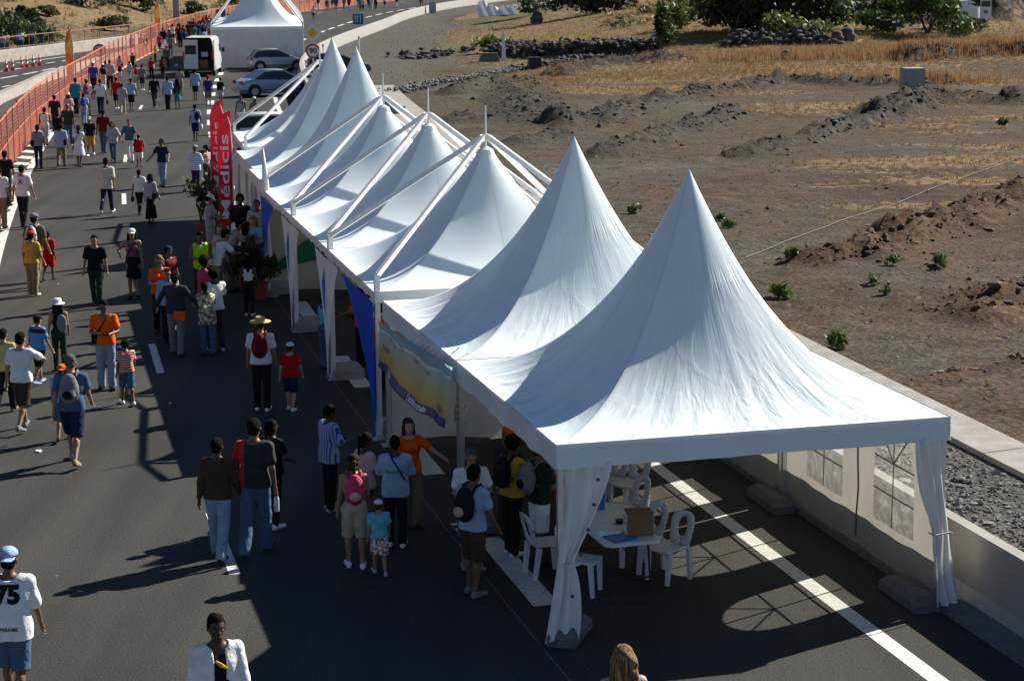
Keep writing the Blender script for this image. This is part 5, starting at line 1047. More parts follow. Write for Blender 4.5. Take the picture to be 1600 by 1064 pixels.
P = densify([(6.23, 52.11), (7.77, 55.27), (10.47, 60.57), (12.45, 63.73), (15.24, 68.93), (18.41, 74.64), (22.32, 81.06)], 1.); b = MB(); b.tube([(x, y, ground_z(x, y) + .05) for x, y in P], .013, 5); tag(b.build('cable', mat('pale_cable', (.13, .10, .07), .8)), 'long pale cable lying across the dark field', 'cable')
# litter on the asphalt
for i, (p, lb) in enumerate([((-7.8, 31.61), 'crumpled pale wrapper near the feet of the man with the grey backpack'), ((-6.22, 35.08), 'tiny white scrap on the shaded asphalt'), ((-11.19, 48.23), 'tiny white scrap beside the boy in yellow')]):
    o = lumps('litter', [(0, 0, .015)], [.05 if i == 0 else .025], PAPER, 60 + i, .3); o.location = (*p, .005); o['kind'] = 'thing'; tag(o, lb, 'litter', 'litter on the road')

# ---- people: each body is one continuous skin grown from a posed skeleton; clothes are separate shells over it
def smin(a, b, k):
    h = np.clip(.5 + .5 * (b - a) / k, 0, 1); return b * (1 - h) + a * h - k * h * (1 - h)
class SDF:
    def __init__(s, lo, hi, vox):
        s.lo = np.array(lo, float); s.vx = vox; s.n = np.ceil((np.array(hi) - s.lo) / vox).astype(int) + 1
        s.D = np.full(s.n, .5, np.float32); s.ax = [s.lo[i] + vox * np.arange(s.n[i]) for i in range(3)]
    def _sub(s, lo, hi):
        a = np.clip(((np.array(lo) - s.lo) / s.vx).astype(int) - 1, 0, s.n); b = np.clip(((np.array(hi) - s.lo) / s.vx).astype(int) + 3, 0, s.n)
        if (b <= a).any(): return None
        sl = tuple(slice(a[i], b[i]) for i in range(3)); X, Y, Z = np.meshgrid(*[s.ax[i][sl[i]] for i in range(3)], indexing='ij'); return sl, X, Y, Z
    def put(s, sl, d, k, sub=False):
        s.D[sl] = np.maximum(s.D[sl], -d) if sub else smin(s.D[sl], d, k)
    def cone(s, a, b, ra, rb, k=.02, f=1., ax=(1, 0, 0)):
        """round cone; f squashes it across the axis 'ax' complement (front to back)"""
        a, b = np.array(a, float), np.array(b, float); m = max(ra, rb) + k + s.vx * 2
        r = s._sub(np.minimum(a, b) - m, np.maximum(a, b) + m)
        if r is None: return s
        sl, X, Y, Z = r; d = b - a; L = max(d @ d, 1e-9); P = [X - a[0], Y - a[1], Z - a[2]]; h = np.clip((P[0] * d[0] + P[1] * d[1] + P[2] * d[2]) / L, 0, 1)
        Q = [P[i] - d[i] * h for i in range(3)]
        if f != 1.: yy = Q[1] / f; dist = np.sqrt(Q[0] ** 2 + yy ** 2 + Q[2] ** 2)
        else: dist = np.sqrt(Q[0] ** 2 + Q[1] ** 2 + Q[2] ** 2)
        s.put(sl, (dist - (ra + (rb - ra) * h)) * (1 if f == 1 else max(f, .6)), k); return s
    def ell(s, c, r, k=.02, sub=False, M=None):
        c, r = np.array(c, float), np.array(r, float); m = max(r) + k + s.vx * 2; q = s._sub(c - m, c + m)
        if q is None: return s
        sl, X, Y, Z = q; P = np.stack([X - c[0], Y - c[1], Z - c[2]], -1)
        if M is not None: P = P @ M
        e = np.sqrt(((P / r) ** 2).sum(-1)); e2 = np.sqrt(((P / r ** 2) ** 2).sum(-1)) + 1e-9; s.put(sl, e * (e - 1) / e2, k, sub); return s
    def cut(s, fn):
        X, Y, Z = np.meshgrid(*s.ax, indexing='ij'); s.D = np.maximum(s.D, fn(X, Y, Z).astype(np.float32)); return s
    def wrinkle(s, amp, fz, seed=0):
        X, Y, Z = np.meshgrid(*s.ax, indexing='ij'); p = seed * 1.7
        s.D += (amp * (np.sin(fz * (Z + .5 * np.abs(X)) + 3 * np.sin(9 * X + p) + p) * np.sin(17 * Y + 11 * X + p) + .6 * np.sin(41 * X + 23 * Z + p * 2) * np.sin(37 * Y - 15 * Z))).astype(np.float32); return s
    def mesh(s, name):
        D = s.D; D[0] = D[-1] = .1; D[:, 0] = D[:, -1] = .1; D[:, :, 0] = D[:, :, -1] = .1
        I = D < 0; nx, ny, nz = D.shape; c = np.zeros((nx - 1, ny - 1, nz - 1), np.int8)
        for i in (0, 1):
            for j in (0, 1):
                for k in (0, 1): c += I[i:nx - 1 + i, j:ny - 1 + j, k:nz - 1 + k]
        act = np.argwhere((c > 0) & (c < 8)); idx = np.full(c.shape, -1, np.int32); idx[tuple(act.T)] = np.arange(len(act)); acc = np.zeros((len(act), 3)); cnt = np.zeros(len(act))
        for ax in range(3):
            for u in (0, 1):
                for w in (0, 1):
                    o = np.zeros(3, int); o[(ax + 1) % 3] = u; o[(ax + 2) % 3] = w; p = act + o; q = p.copy(); q[:, ax] += 1
                    a, b = D[tuple(p.T)], D[tuple(q.T)]; m = (a < 0) != (b < 0); t = np.where(m, a / np.where(m, a - b, 1), 0); pt = p.astype(float); pt[:, ax] += t; acc[m] += pt[m]; cnt[m] += 1
        V = acc / cnt[:, None] * s.vx + s.lo; F = []
        for ax in range(3):
            b_, c_ = (ax + 1) % 3, (ax + 2) % 3; s0 = [slice(1, None)] * 3; s0[ax] = slice(0, -1); s1 = [slice(1, None)] * 3; s1[ax] = slice(1, None)
            A, B = I[tuple(s0)], I[tuple(s1)]; e = np.argwhere(A != B); flip = B[tuple(e.T)]; g = e + 1; g[:, ax] -= 1
            def at(db, dc): h = g.copy(); h[:, b_] -= db; h[:, c_] -= dc; h = np.minimum(h, np.array(idx.shape) - 1); return idx[tuple(h.T)]
            Q = np.stack([at(1, 1), at(0, 1), at(0, 0), at(1, 0)], 1); Q[flip] = Q[flip][:, ::-1]; F.append(Q[(Q >= 0).all(1)])
        F = np.concatenate(F); me = bpy.data.meshes.new(name); me.vertices.add(len(V)); me.vertices.foreach_set('co', V.ravel()); me.loops.add(len(F) * 4); me.loops.foreach_set('vertex_index', F.ravel().astype(np.int32)); me.polygons.add(len(F))
        me.polygons.foreach_set('loop_start', (np.arange(len(F)) * 4).astype(np.int32)); me.polygons.foreach_set('use_smooth', np.ones(len(F), bool)); me.update(calc_edges=True); return me
def unit(v): v = np.array(v, float); return v / max(np.linalg.norm(v), 1e-9)
POSES = {  # hip flex L/R, knee L/R, arm (flex, abduct, elbow, inward) L/R, lean, head (yaw, pitch)
 'stand': dict(h=(2, -2), k=(2, 3), aL=(4, 8, 12, .2), aR=(2, 9, 14, .2), w=.10), 'stand2': dict(h=(8, -4), k=(10, 2), aL=(-4, 10, 18, .2), aR=(10, 8, 25, .3), w=.11, lean=2),
 'walk': dict(h=(24, -18), k=(8, 22), aL=(-22, 7, 14, .1), aR=(20, 8, 26, .2), w=.07, lean=4), 'walk2': dict(h=(-18, 24), k=(24, 8), aL=(20, 8, 26, .2), aR=(-22, 7, 14, .1), w=.07, lean=4),
 'stroll': dict(h=(13, -11), k=(6, 16), aL=(-10, 8, 12, .1), aR=(10, 9, 18, .2), w=.08, lean=2), 'stroll2': dict(h=(-11, 14), k=(18, 6), aL=(10, 9, 20, .2), aR=(-8, 8, 14, .2), w=.08, lean=2),
 'front': dict(h=(3, -2), k=(3, 3), aL=(18, 12, 80, .75), aR=(16, 12, 84, .7), w=.11, head=(0, -22)), 'frontwalk': dict(h=(14, -10), k=(6, 14), aL=(16, 10, 78, .6), aR=(14, 10, 82, .6), w=.08, head=(0, -12)),
 'hip': dict(h=(2, -3), k=(3, 2), aL=(4, 9, 14, .2), aR=(-18, 42, 95, .7), w=.10), 'phone': dict(h=(20, -16), k=(6, 22), aL=(-12, 9, 16, .1), aR=(52, 28, 138, .55), w=.07, lean=3, head=(8, -4)),
 'crossed': dict(h=(2, -3), k=(2, 3), aL=(22, 12, 96, 1.3), aR=(20, 14, 98, 1.3), w=.1), 'reach': dict(h=(2, -3), k=(2, 3), aL=(48, 34, 24, .0), aR=(8, 10, 70, .6), w=.1), 'reachR': dict(h=(2, -3), k=(2, 3), aL=(12, 10, 60, .6), aR=(50, 20, 30, .1), w=.1),
 'spread': dict(h=(10, -6), k=(6, 8), aL=(14, 30, 30, .1), aR=(6, 34, 24, .1), w=.1), 'handhold': dict(h=(12, -10), k=(6, 14), aL=(6, 24, 10, 0), aR=(6, 10, 14, .2), w=.08), 'handholdR': dict(h=(12, -10), k=(6, 14), aL=(6, 10, 14, .2), aR=(6, 24, 10, 0), w=.08),
 'bend': dict(h=(6, -4), k=(4, 4), aL=(40, 12, 40, .5), aR=(44, 12, 44, .5), w=.1, lean=22, head=(0, -10)), 'carry': dict(h=(12, -12), k=(6, 16), aL=(-4, 10, 8, .1), aR=(0, 12, 6, 0), w=.08)}
def skeleton(ps, fem=False, kid=False):
    p = POSES[ps]; J = {}; sw = .165 if fem else .188; hw = p.get('w', .1); legU, legL = .41, .41; lean = R(p.get('lean', 0)); up = np.array([0, math.sin(lean), math.cos(lean)])
    if kid: sw *= .93
    J['pelvis'] = np.array([0, 0, 0.]); J['chest'] = up * .38; J['neck'] = up * .52; J['head'] = up * .66 + np.array([0, .02, 0])
    for i, sd, s_ in ((0, -1, 'L'), (1, 1, 'R')):
        f, k = R(p['h'][i]), R(p['k'][i]); hp = np.array([sd * .088, 0, -.03]); d = unit([sd * (hw - .088) * 1.2, math.sin(f), -math.cos(f)]); kn = hp + d * legU; d2 = unit([0, math.sin(f - k), -math.cos(f - k)]); an = kn + d2 * legL
        J['hip' + s_], J['knee' + s_], J['ank' + s_] = hp, kn, an; tp = R(max(0, -(p['h'][i] - p['k'][i]) - 18) * .9) if p['h'][i] < 0 else R(-max(0, p['h'][i] - p['k'][i]) * .45)
        J['toe' + s_] = an + np.array([sd * .035, math.cos(tp) * .155, -math.sin(tp) * .155 - .045]); J['heel' + s_] = an + np.array([0, -.045 * math.cos(tp), -.05 + .045 * math.sin(tp)])
        fl, ab, el, inn = p['a' + s_]; fl, ab, el = R(fl), R(ab), R(el); sh = up * .462 + np.array([sd * sw, 0, 0]); d = unit([sd * math.tan(ab), math.sin(fl), -math.cos(fl)]); eb = sh + d * .285
        wv = np.array([-sd * inn, 1., .15]); wv = unit(wv - d * (wv @ d)); d2 = unit(math.cos(el) * d + math.sin(el) * wv); wr = eb + d2 * .255; J['sh' + s_], J['el' + s_], J['wr' + s_], J['hd' + s_] = sh, eb, wr, d2; J['hw' + s_] = wv
    low = min(J['toeL'][2], J['toeR'][2], J['heelL'][2], J['heelR'][2]) - .028
    for k_ in list(J):
        if not k_.startswith(('hd', 'hw')): J[k_] = J[k_] - np.array([0, 0, low])
    J['up'] = up; J['hy'] = R(p.get('head', (0, 0))[0]); J['hp'] = R(p.get('head', (0, 0))[1]); J['sw'] = sw; return J
def headM(J):
    y, x = -J['hy'], J['hp']; return np.array((Matrix.Rotation(y, 3, 'Z') @ Matrix.Rotation(x, 3, 'X')))
def box_of(J, m=.16):
    P = np.array([J[k] for k in J if k[:3] in ('pel', 'che', 'nec', 'hea', 'kne', 'ank', 'toe', 'sh', 'wrL', 'wrR', 'elL', 'elR', 'shL', 'shR', 'hee')]); return P.min(0) - m - np.array([.04, .04, -.1]), P.max(0) + m
BUILD = {}
def torso(s, J, g, fem, fat=1., kid=False):
    u = J['up']; pv = J['pelvis']
    hipw = .105 if fem else .095
    s.cone(pv + [-.062, 0, .0], pv + [.062, 0, .0], hipw * fat + g, hipw * fat + g, .05, .9)
    s.cone(pv + u * .04, pv + u * .22, (.118 if fem else .125) * fat + g, (.108 if fem else .128) * fat + g, .05, .78)
    s.cone(pv + u * .30 + [-.055, 0, 0], pv + u * .30 + [.055, 0, 0], .11 * fat + g, .11 * fat + g, .06, .86)
    s.cone(pv + u * .40 + [-.08, -.005, 0], pv + u * .40 + [.08, -.005, 0], .098 + g, .098 + g, .05, .86)
    for q in 'LR': s.cone(J['neck'] - u * .035, J['sh' + q] - u * .01, .055 + g * .5, .046 + g * .6, .04)
    if fem:
        for sd in (-1, 1): s.ell(pv + u * .335 + [sd * .065, .085, 0], (.058 + g * .6,) * 3, .04)
    else: s.cone(pv + u * .37 + [-.06, .045, 0], pv + u * .37 + [.06, .045, 0], .06 + g * .7, .06 + g * .7, .05)
def make_body(J, fem, vox, near, shoes=True):
    lo, hi = box_of(J); s = SDF(lo, hi, vox); u = J['up']; torso(s, J, 0, fem)
    for q in 'LR':
        s.cone(J['hip' + q], J['knee' + q], .083, .054, .04); s.cone(J['knee' + q], J['ank' + q], .052, .034, .02); sh = unit(J['ank' + q] - J['knee' + q]); s.ell(J['knee' + q] + sh * .12 + [0, -.018, 0], (.045, .05, .1), .03)
        s.cone(J['heel' + q] + [0, .01, .01], J['toe' + q] + [0, -.02, .005], .03, .025, .02)
        s.cone(J['sh' + q], J['el' + q], .047, .036, .035); s.cone(J['el' + q], J['wr' + q], .036, .024, .015); w_, d, f_ = J['wr' + q], J['hd' + q], J['hw' + q]; side = unit(np.cross(d, f_))
        s.cone(w_, w_ + d * .07, .022, .028, .012)
        if near:
            for i, (o, L) in enumerate(((-.026, .068), (-.009, .078), (.009, .074), (.025, .058))):
                b0 = w_ + d * .072 + f_ * o; m_ = b0 + unit(d + side * .12) * L * .55; s.cone(b0, m_, .0095, .009, .006); s.cone(m_, m_ + unit(d + side * .5) * L * .5, .009, .0075, .005)
            b0 = w_ + d * .025 + f_ * .022; s.cone(b0, b0 + unit(d * .7 + f_ * .8) * .045, .011, .0095, .008); b1 = b0 + unit(d * .7 + f_ * .8) * .045; s.cone(b1, b1 + unit(d + f_ * .25) * .03, .0095, .008, .005)
        else: s.cone(w_ + d * .06, w_ + d * .14, .028, .016, .012); s.cone(w_ + d * .03, w_ + d * .07 + f_ * .045, .013, .01, .01)
    s.cone(J['neck'] - u * .06, J['head'] - u * .06, .058, .05, .03); hd = J['head']; M = headM(J); T_ = lambda v: hd + M @ np.array(v, float)
    s.ell(T_((0, -.012, .045)), (.077, .094, .09), .03, M=M); s.ell(T_((0, .022, -.015)), (.06, .072, .088), .03, M=M); s.ell(T_((0, .055, -.075)), (.03, .028, .026), .025, M=M)
    if near:
        s.cone(T_((0, .09, .02)), T_((0, .112, -.018)), .009, .014, .012); s.cone(T_((-.034, .078, .034)), T_((.034, .078, .034)), .011, .011, .012)
        for sd in (-1, 1): s.ell(T_((sd * .08, -.008, 0)), (.011, .02, .032), .006, M=M); s.ell(T_((sd * .03, .096, .012)), (.016, .014, .011), .004, sub=True, M=M); s.ell(T_((sd * .03, .078, .012)), (.014, .013, .012), .004, M=M)
        s.cone(T_((-.02, .09, -.045)), T_((.02, .09, -.045)), .008, .008, .006)
    return s.mesh('body')
def make_top(J, fem, vox, kindt, seed=0, fat=1.):
    """tee / long / tank / polo / jacket / loose / dress / vest"""
    lo, hi = box_of(J); s = SDF(lo, hi, vox); g = {'tank': .008, 'jacket': .024, 'loose': .036, 'vest': .03, 'long': .02}.get(kindt, .02); torso(s, J, g, fem, fat); u = J['up']; pv = J['pelvis']
    hem = {'tank': .02, 'jacket': -.12, 'loose': -.13, 'dress': -.42, 'vest': -.17, 'wrap': -.2}.get(kindt, -.05)
    if kindt in ('jacket', 'loose', 'tee', 'polo', 'long', 'wrap'):
        r = .122 if kindt in ('loose', 'jacket', 'wrap') else .107; s.cone(pv + [-.07, 0, .12], pv + [-.075, 0, hem - .02], r, r + .02, .05, .95); s.cone(pv + [.07, 0, .12], pv + [.075, 0, hem - .02], r, r + .02, .05, .95)
    if kindt == 'dress': s.cone(pv + [0, 0, .1], pv + [0, 0, hem], .15, .25, .05, .85)
    for q in 'LR':
        if kindt in ('tank', 'vest'): continue
        a, b = J['sh' + q], J['el' + q]; t = 1.0 if kindt in ('long', 'jacket', 'wrap') else (.62 if kindt != 'dress' else .2); w = .02 if kindt != 'long' else .014
        if kindt in ('loose', 'jacket'): t = max(t, .85); w = .03 if kindt == 'loose' else .024
        s.cone(a, a + (b - a) * t, .05 + w * .3, (.05 if t < 1 else .04) + w * .9, .03)
        if t >= 1: s.cone(b, J['wr' + q] - J['hd' + q] * .01, .042 + w * .8, .03 + w * .7, .02)
    s.wrinkle(.0035 if kindt != 'tank' else .0015, 26, seed)
    def clipf(X, Y, Z):
        d = pv[2] + hem - Z; nk = (X ** 2 + (Y - J['neck'][1]) ** 2) ** .5; top = Z - (J['neck'][2] - .035); c = np.maximum(d, np.where(nk < .1, top, -.1))
        if kindt == 'tank': c = np.maximum(c, np.where(np.abs(X) > J['sw'] - .045, .05, -.1) * (Z > pv[2] + .3) + (Z <= pv[2] + .3) * -.1); c = np.maximum(c, np.where((np.abs(X) < .06) & (Z > J['neck'][2] - .08), .05, -.1))
        if kindt == 'jacket': c = np.maximum(c, np.where((np.abs(X) < .055 + .03 * (Z < pv[2] + .2)) & (Y > J['chest'][1] * 0 + .03), .02, -.1))
        if kindt == 'vest': c = np.maximum(c, np.where((np.abs(X) > J['sw'] - .01), .05, -.1))
        return c
    s.cut(clipf); return s.mesh('shirt')
def make_legs(J, fem, vox, kindb, seed=0):
    lo, hi = box_of(J); s = SDF(lo, hi, vox); pv = J['pelvis']; g = .014; hipw = .105 if fem else .097
    s.cone(pv + [-.062, 0, .0], pv + [.062, 0, .0], hipw + g, hipw + g, .05, .92); s.cone(pv + [-.03, 0, .03], pv + [.03, 0, .09], .112 + g, .105 + g, .04, .86)
    if kindb in ('skirt', 'longskirt'):
        L = .42 if kindb == 'skirt' else .74; s.cone(pv, pv + [0, 0, -L], .13, .20 if kindb == 'skirt' else .215, .05, .85); s.cut(lambda X, Y, Z: np.maximum(pv[2] - L - Z + .02 * np.sin(12 * X), Z - pv[2] - .12)); s.wrinkle(.004, 3, seed)
    else:
        loose = {'shorts': .028, 'baggy': .026, 'jeans': .013, 'trousers': .018, 'slim': .006}[kindb]
        for q in 'LR':
            h, k_, a = J['hip' + q], J['knee' + q], J['ank' + q]
            if kindb == 'shorts': s.cone(h, h + (k_ - h) * 1.02, .092 + loose * .6, .068 + loose, .035)
            else: s.cone(h, k_, .088 + loose * .6, .058 + loose, .035); s.cone(k_, a + (a - k_) * .03, .057 + loose, .043 + loose * 1.2, .03)
        s.cut(lambda X, Y, Z: Z - pv[2] - .12)
        if kindb == 'shorts':
            for q in 'LR':
                k_, h = J['knee' + q], J['hip' + q]; d = unit(k_ - h); s.cut(lambda X, Y, Z: np.where((X < 0) == (q == 'L'), (X - k_[0]) * d[0] + (Y - k_[1]) * d[1] + (Z - k_[2]) * d[2] - .01, -.2))
        s.wrinkle(.003, 30, seed)
    return s.mesh('trousers')
def make_hair(J, vox, kindh):
    hd = J['head']; M = headM(J); T_ = lambda v: hd + M @ np.array(v, float); m = .2 if kindh in ('afro',) else .16; dn = .42 if kindh in ('long', 'pony') else .16
    s = SDF(hd - [m, m + .04, dn], hd + [m, m, .2], vox)
    if kindh == 'afro': s.ell(T_((0, -.028, .05)), (.112, .12, .118), .02, M=M)
    elif kindh == 'short': s.ell(T_((0, -.017, .05)), (.084, .1, .096), .02, M=M); s.ell(T_((0, -.05, -.01)), (.07, .06, .07), .03, M=M)
    else: s.ell(T_((0, -.018, .05)), (.09, .106, .1), .02, M=M); s.ell(T_((0, -.05, -.02)), (.082, .066, .09), .03, M=M)
    if kindh == 'long':
        for sd in (-1, 0, 1): s.cone(T_((sd * .05, -.05, 0)), hd + np.array([sd * .09, -.09 + .04 * abs(sd), -.27]), .07, .05, .04)
    if kindh == 'bob':
        for sd in (-1, 1): s.cone(T_((sd * .07, -.02, .02)), T_((sd * .078, -.01, -.1)), .035, .035, .03)
    if kindh == 'pony': s.ell(T_((0, -.12, .05)), (.035, .04, .035), .02); s.cone(T_((0, -.13, .04)), hd + np.array([0, -.14, -.2]), .03, .018, .02)
    s.cut(lambda X, Y, Z: (lambda P: np.minimum(P[..., 1] - .035 - np.maximum(0, (P[..., 2] - .062)) * 2.4, 1)[...])(np.stack([X - hd[0], Y - hd[1], Z - hd[2]], -1) @ M))
    s.wrinkle(.005, 60, 3); return s.mesh('hair')
def make_shoes(J, vox, q):
    s = SDF(np.minimum(J['toe' + q], J['heel' + q]) - .09, np.maximum(J['ank' + q], J['toe' + q]) + .09, vox)
    if 1: s.cone(J['heel' + q], J['toe' + q], .04, .035, .02); s.cone(J['heel' + q] + [0, .02, .025], J['heel' + q] * .5 + J['toe' + q] * .5 + [0, 0, .02], .042, .036, .02)
    return s.mesh('shoe')
def rbox(s, c, h, r, M=None):
    X, Y, Z = np.meshgrid(*s.ax, indexing='ij'); q = [np.abs(X - c[0]) - h[0], np.abs(Y - c[1]) - h[1], np.abs(Z - c[2]) - h[2]]; o = np.sqrt(sum(np.maximum(a, 0) ** 2 for a in q)) + np.minimum(np.maximum(q[0], np.maximum(q[1], q[2])), 0) - r; s.D = smin(s.D, o.astype(np.float32), .02); return s
def make_pack(J, vox, big=1.):
    c = J['chest'] + [0, -.185, -.06]; s = SDF(c - [.22, .16, .3], c + [.22, .16, .3], vox); s.ell(c + [0, 0, -.05], (.15, .1, .19), .03); s.ell(c + [0, .01, .06], (.12, .085, .17), .05); s.ell(c + [0, -.08, -.09], (.1, .055, .1), .02); s.wrinkle(.003, 30, 1); return s.mesh('backpack')
SKIN = {'d': mat('skin_dark', (.055, .026, .016), .5, var=.08), 'm': mat('skin_brown', (.14, .07, .042), .5, var=.08), 't': mat('skin_tan', (.28, .155, .1), .5, var=.06), 'l': mat('skin_light', (.40, .25, .18), .5, var=.06)}
HAIRC = {'k': mat('hair_black', (.008, .007, .006), .95, var=.3, scale=30, bump=1., bscale=70, spec=.08), 'b': mat('hair_brown', (.05, .025, .012), .8, var=.3, scale=30, bump=1., bscale=70, spec=.15), 'g': mat('hair_grey', (.09, .088, .085), .95, var=.3, scale=30, bump=1., bscale=70, spec=.08), 'y': mat('hair_blond', (.07, .035, .015), .7, scale=14, col2=(.33, .2, .09), thr=(.38, .6), bump=1., bscale=40, spec=.2, stretch=(4, 4, .35))}
CC = dict(white=(.68, .69, .69), cream=(.55, .52, .42), black=(.012, .012, .014), char=(.035, .037, .04), grey=(.17, .175, .18), lgrey=(.34, .36, .37), navy=(.014, .02, .055), blue=(.02, .08, .3), lblue=(.28, .38, .52), sky=(.06, .25, .5), teal=(.01, .22, .26), cyan=(.1, .42, .5), denim=(.06, .1, .17), ldenim=(.2, .29, .39), red=(.42, .012, .014), dred=(.13, .012, .016), orange=(.72, .10, .012), yellow=(.52, .31, .05), pyellow=(.5, .4, .17), lime=(.38, .75, .02), green=(.02, .12, .04), dgreen=(.015, .032, .02), olive=(.11, .1, .06), khaki=(.2, .16, .1), beige=(.38, .33, .24), brown=(.055, .035, .025), pink=(.45, .05, .12), lpink=(.5, .33, .33), mauve=(.2, .07, .11), purple=(.05, .03, .22), straw=(.42, .33, .12), tan=(.3, .2, .11))
def cloth(c): return mat('cloth_' + c, CC[c], .85, var=.14, scale=7, bump=.8, bscale=16, spec=.12)
def striped(name, c1, c2, ax, freq, thr=.5, off=0.):
    if name in MATS: return MATS[name]
    m = bpy.data.materials.new(name); n, l, p = nodes_of(m); MATS[name] = m; tc = n.new('ShaderNodeTexCoord'); sp = n.new('ShaderNodeSeparateXYZ'); l.new(tc.outputs['Object'], sp.inputs[0])
    a = n.new('ShaderNodeMath'); a.operation = 'MULTIPLY'; a.inputs[1].default_value = freq; l.new(sp.outputs[ax], a.inputs[0]); f = n.new('ShaderNodeMath'); f.operation = 'FRACT'; ao = n.new('ShaderNodeMath'); ao.inputs[1].default_value = off; l.new(a.outputs[0], ao.inputs[0]); l.new(ao.outputs[0], f.inputs[0]); g = n.new('ShaderNodeMath'); g.operation = 'GREATER_THAN'; g.inputs[1].default_value = thr; l.new(f.outputs[0], g.inputs[0])
    mx = n.new('ShaderNodeMixRGB'); mx.inputs[1].default_value = (*CC[c1], 1); mx.inputs[2].default_value = (*CC[c2], 1); l.new(g.outputs[0], mx.inputs[0]); l.new(mx.outputs[0], p.inputs['Base Color']); p.inputs['Roughness'].default_value = .85; return m
def splash(name, *cs):
    if name in MATS: return MATS[name]
    m = bpy.data.materials.new(name); n, l, p = nodes_of(m); MATS[name] = m; tc = n.new('ShaderNodeTexCoord'); v = n.new('ShaderNodeTexVoronoi'); v.inputs['Scale'].default_value = 22; l.new(tc.outputs['Object'], v.inputs[0]); r = n.new('ShaderNodeValToRGB'); r.color_ramp.interpolation = 'CONSTANT'; e = r.color_ramp.elements
    while len(e) < len(cs): e.new(.5)
    for i, c in enumerate(cs): e[i].position = i / len(cs); e[i].color = (*CC[c], 1)
    l.new(v.outputs['Color'], r.inputs[0]); l.new(r.outputs[0], p.inputs['Base Color']); p.inputs['Roughness'].default_value = .8; return m
def cm_(c):
    if c == 'bstripe': return striped('cloth_blue_vertical_stripes', 'lblue', 'blue', 0, 22, .62)
    if c == 'hstripe': return striped('cloth_black_white_stripes', 'char', 'lgrey', 2, 24, .6)
    if c == 'wstripe': return striped('cloth_white_blue_bands', 'lblue', 'white', 2, 14, .5)
    if c == 'rstripe': return striped('cloth_red_white_bands', 'red', 'cream', 2, 16, .55)
    if c == 'pstripe': return striped('cloth_mauve_grey_bands', 'mauve', 'lgrey', 2, 12, .5)
    if c == 'raglan': return striped('cloth_red_black_raglan', 'red', 'black', 0, 1., .40, .5)
    if c == 'bluetop': return striped('cloth_blue_black_yoke', 'sky', 'black', 2, .72, .93)
    if c == 'floral': return splash('cloth_floral', 'white', 'cyan', 'pink', 'white', 'yellow')
    if c == 'patchy': return splash('cloth_patterned', 'white', 'grey', 'lgrey', 'char', 'white')
    if c == 'wrap': return splash('cloth_olive_cream', 'olive', 'cream', 'khaki', 'olive')
    return cloth(c)
CACHE = {}
def cached(key, fn):
    if key not in CACHE:
        me = fn(); me.materials.append(SKIN['m']); CACHE[key] = me
    return CACHE[key]
def part(me, name, parent, m, label=None):
    o = link(me, name, parent, mats=[m])
    if label: o['label'] = label
    return o
def cap_mesh(J, kindc):
    b = MB(); n, mm = 16, 7
    prof = [(.0955 * math.cos(a) + .004, .085 * math.sin(a) ** .9 if a > 0 else 0) for a in [math.pi / 2 * i / mm for i in range(mm)]] + [(.004, .087)]
    if kindc == 'hat': prof = [(.17, -.035), (.165, -.028), (.105, -.005), (.1, .0), (.096, .06), (.085, .085), (.01, .09)]
    if kindc == 'straw': prof = [(.2, -.0), (.2, .008), (.105, .004), (.1, .01), (.092, .085), (.07, .1), (.05, .088), (.01, .086)]
    b.lathe(prof, n=18)
    if kindc in ('cap', 'capback'):
        s_ = 1 if kindc == 'cap' else -1
        b.grid(lambda u, v: ((u - .5) * .17 * (1 - .25 * v * v), s_ * (.085 * math.sqrt(max(0, 1 - ((u - .5) * 1.7) ** 2)) + v * .075), .006 - .02 * v - .03 * abs(u - .5)), 8, 3)
    M = Matrix(headM(J).tolist()).to_4x4(); c = J['head'] + headM(J) @ np.array([0, -.012, .068]); b.v = [tuple(Vector(c) + (M @ Matrix.Rotation(.0, 4, 'X')).to_3x3() @ Vector((x, y * 1.14, z))) for x, y, z in b.v]
    return b.mesh('cap' if 'cap' in kindc else 'hat', True)
def strap_mesh(J, kinds, r=.012):
    u = J['up']; c = J['chest']; b = MB()
    if kinds == 'pack':
        for sd in (-1, 1): b.tube([c + [sd * .085, -.14, .06], c + [sd * .1, -.07, .155], c + [sd * .1, .03, .17], c + [sd * .1, .125, .06], c + [sd * .12, .1, -.08], c + [sd * .11, -.1, -.16]], .018, 6)
    else:
        sd = 1 if kinds == 'crossR' else -1
        P = [c + [-sd * .07, .0, .165], c + [-sd * .04, .115, .08], c + [sd * .07, .145, -.1], c + [sd * .15, .08, -.26], c + [sd * .17, -.02, -.3], c + [sd * .15, -.1, -.24], c + [sd * .06, -.15, -.06], c + [-sd * .04, -.125, .1], c + [-sd * .07, .0, .165]]
        b.tube(P, r, 6)
    return b.mesh('strap', True)
def bag_mesh(J, kindg):
    b = SDF
    if kindg == 'side': c = J['pelvis'] + [.19, -.02, .06]; s = SDF(c - .25, c + .25, .018); rbox(s, c, (.03, .09, .08), .03)
    elif kindg == 'sideL': c = J['pelvis'] + [-.2, -.02, .06]; s = SDF(c - .25, c + .25, .018); rbox(s, c, (.04, .1, .09), .03)
    elif kindg == 'shoulder': c = J['chest'] + [.1, -.17, -.13]; s = SDF(c - [.2, .16, .3], c + [.2, .16, .3], .016); s.ell(c, (.12, .075, .21), .02); s.wrinkle(.004, 30, 2)
    else: c = J['wrR' if kindg == 'handR' else 'wrL'] + J['hdR' if kindg == 'handR' else 'hdL'] * .08 + [0, 0, -.17]; s = SDF(c - .22, c + .22, .018); s.ell(c, (.06, .1, .13), .02); s.ell(c + [0, 0, .1], (.02, .03, .07), .03)
    return s.mesh('bag')
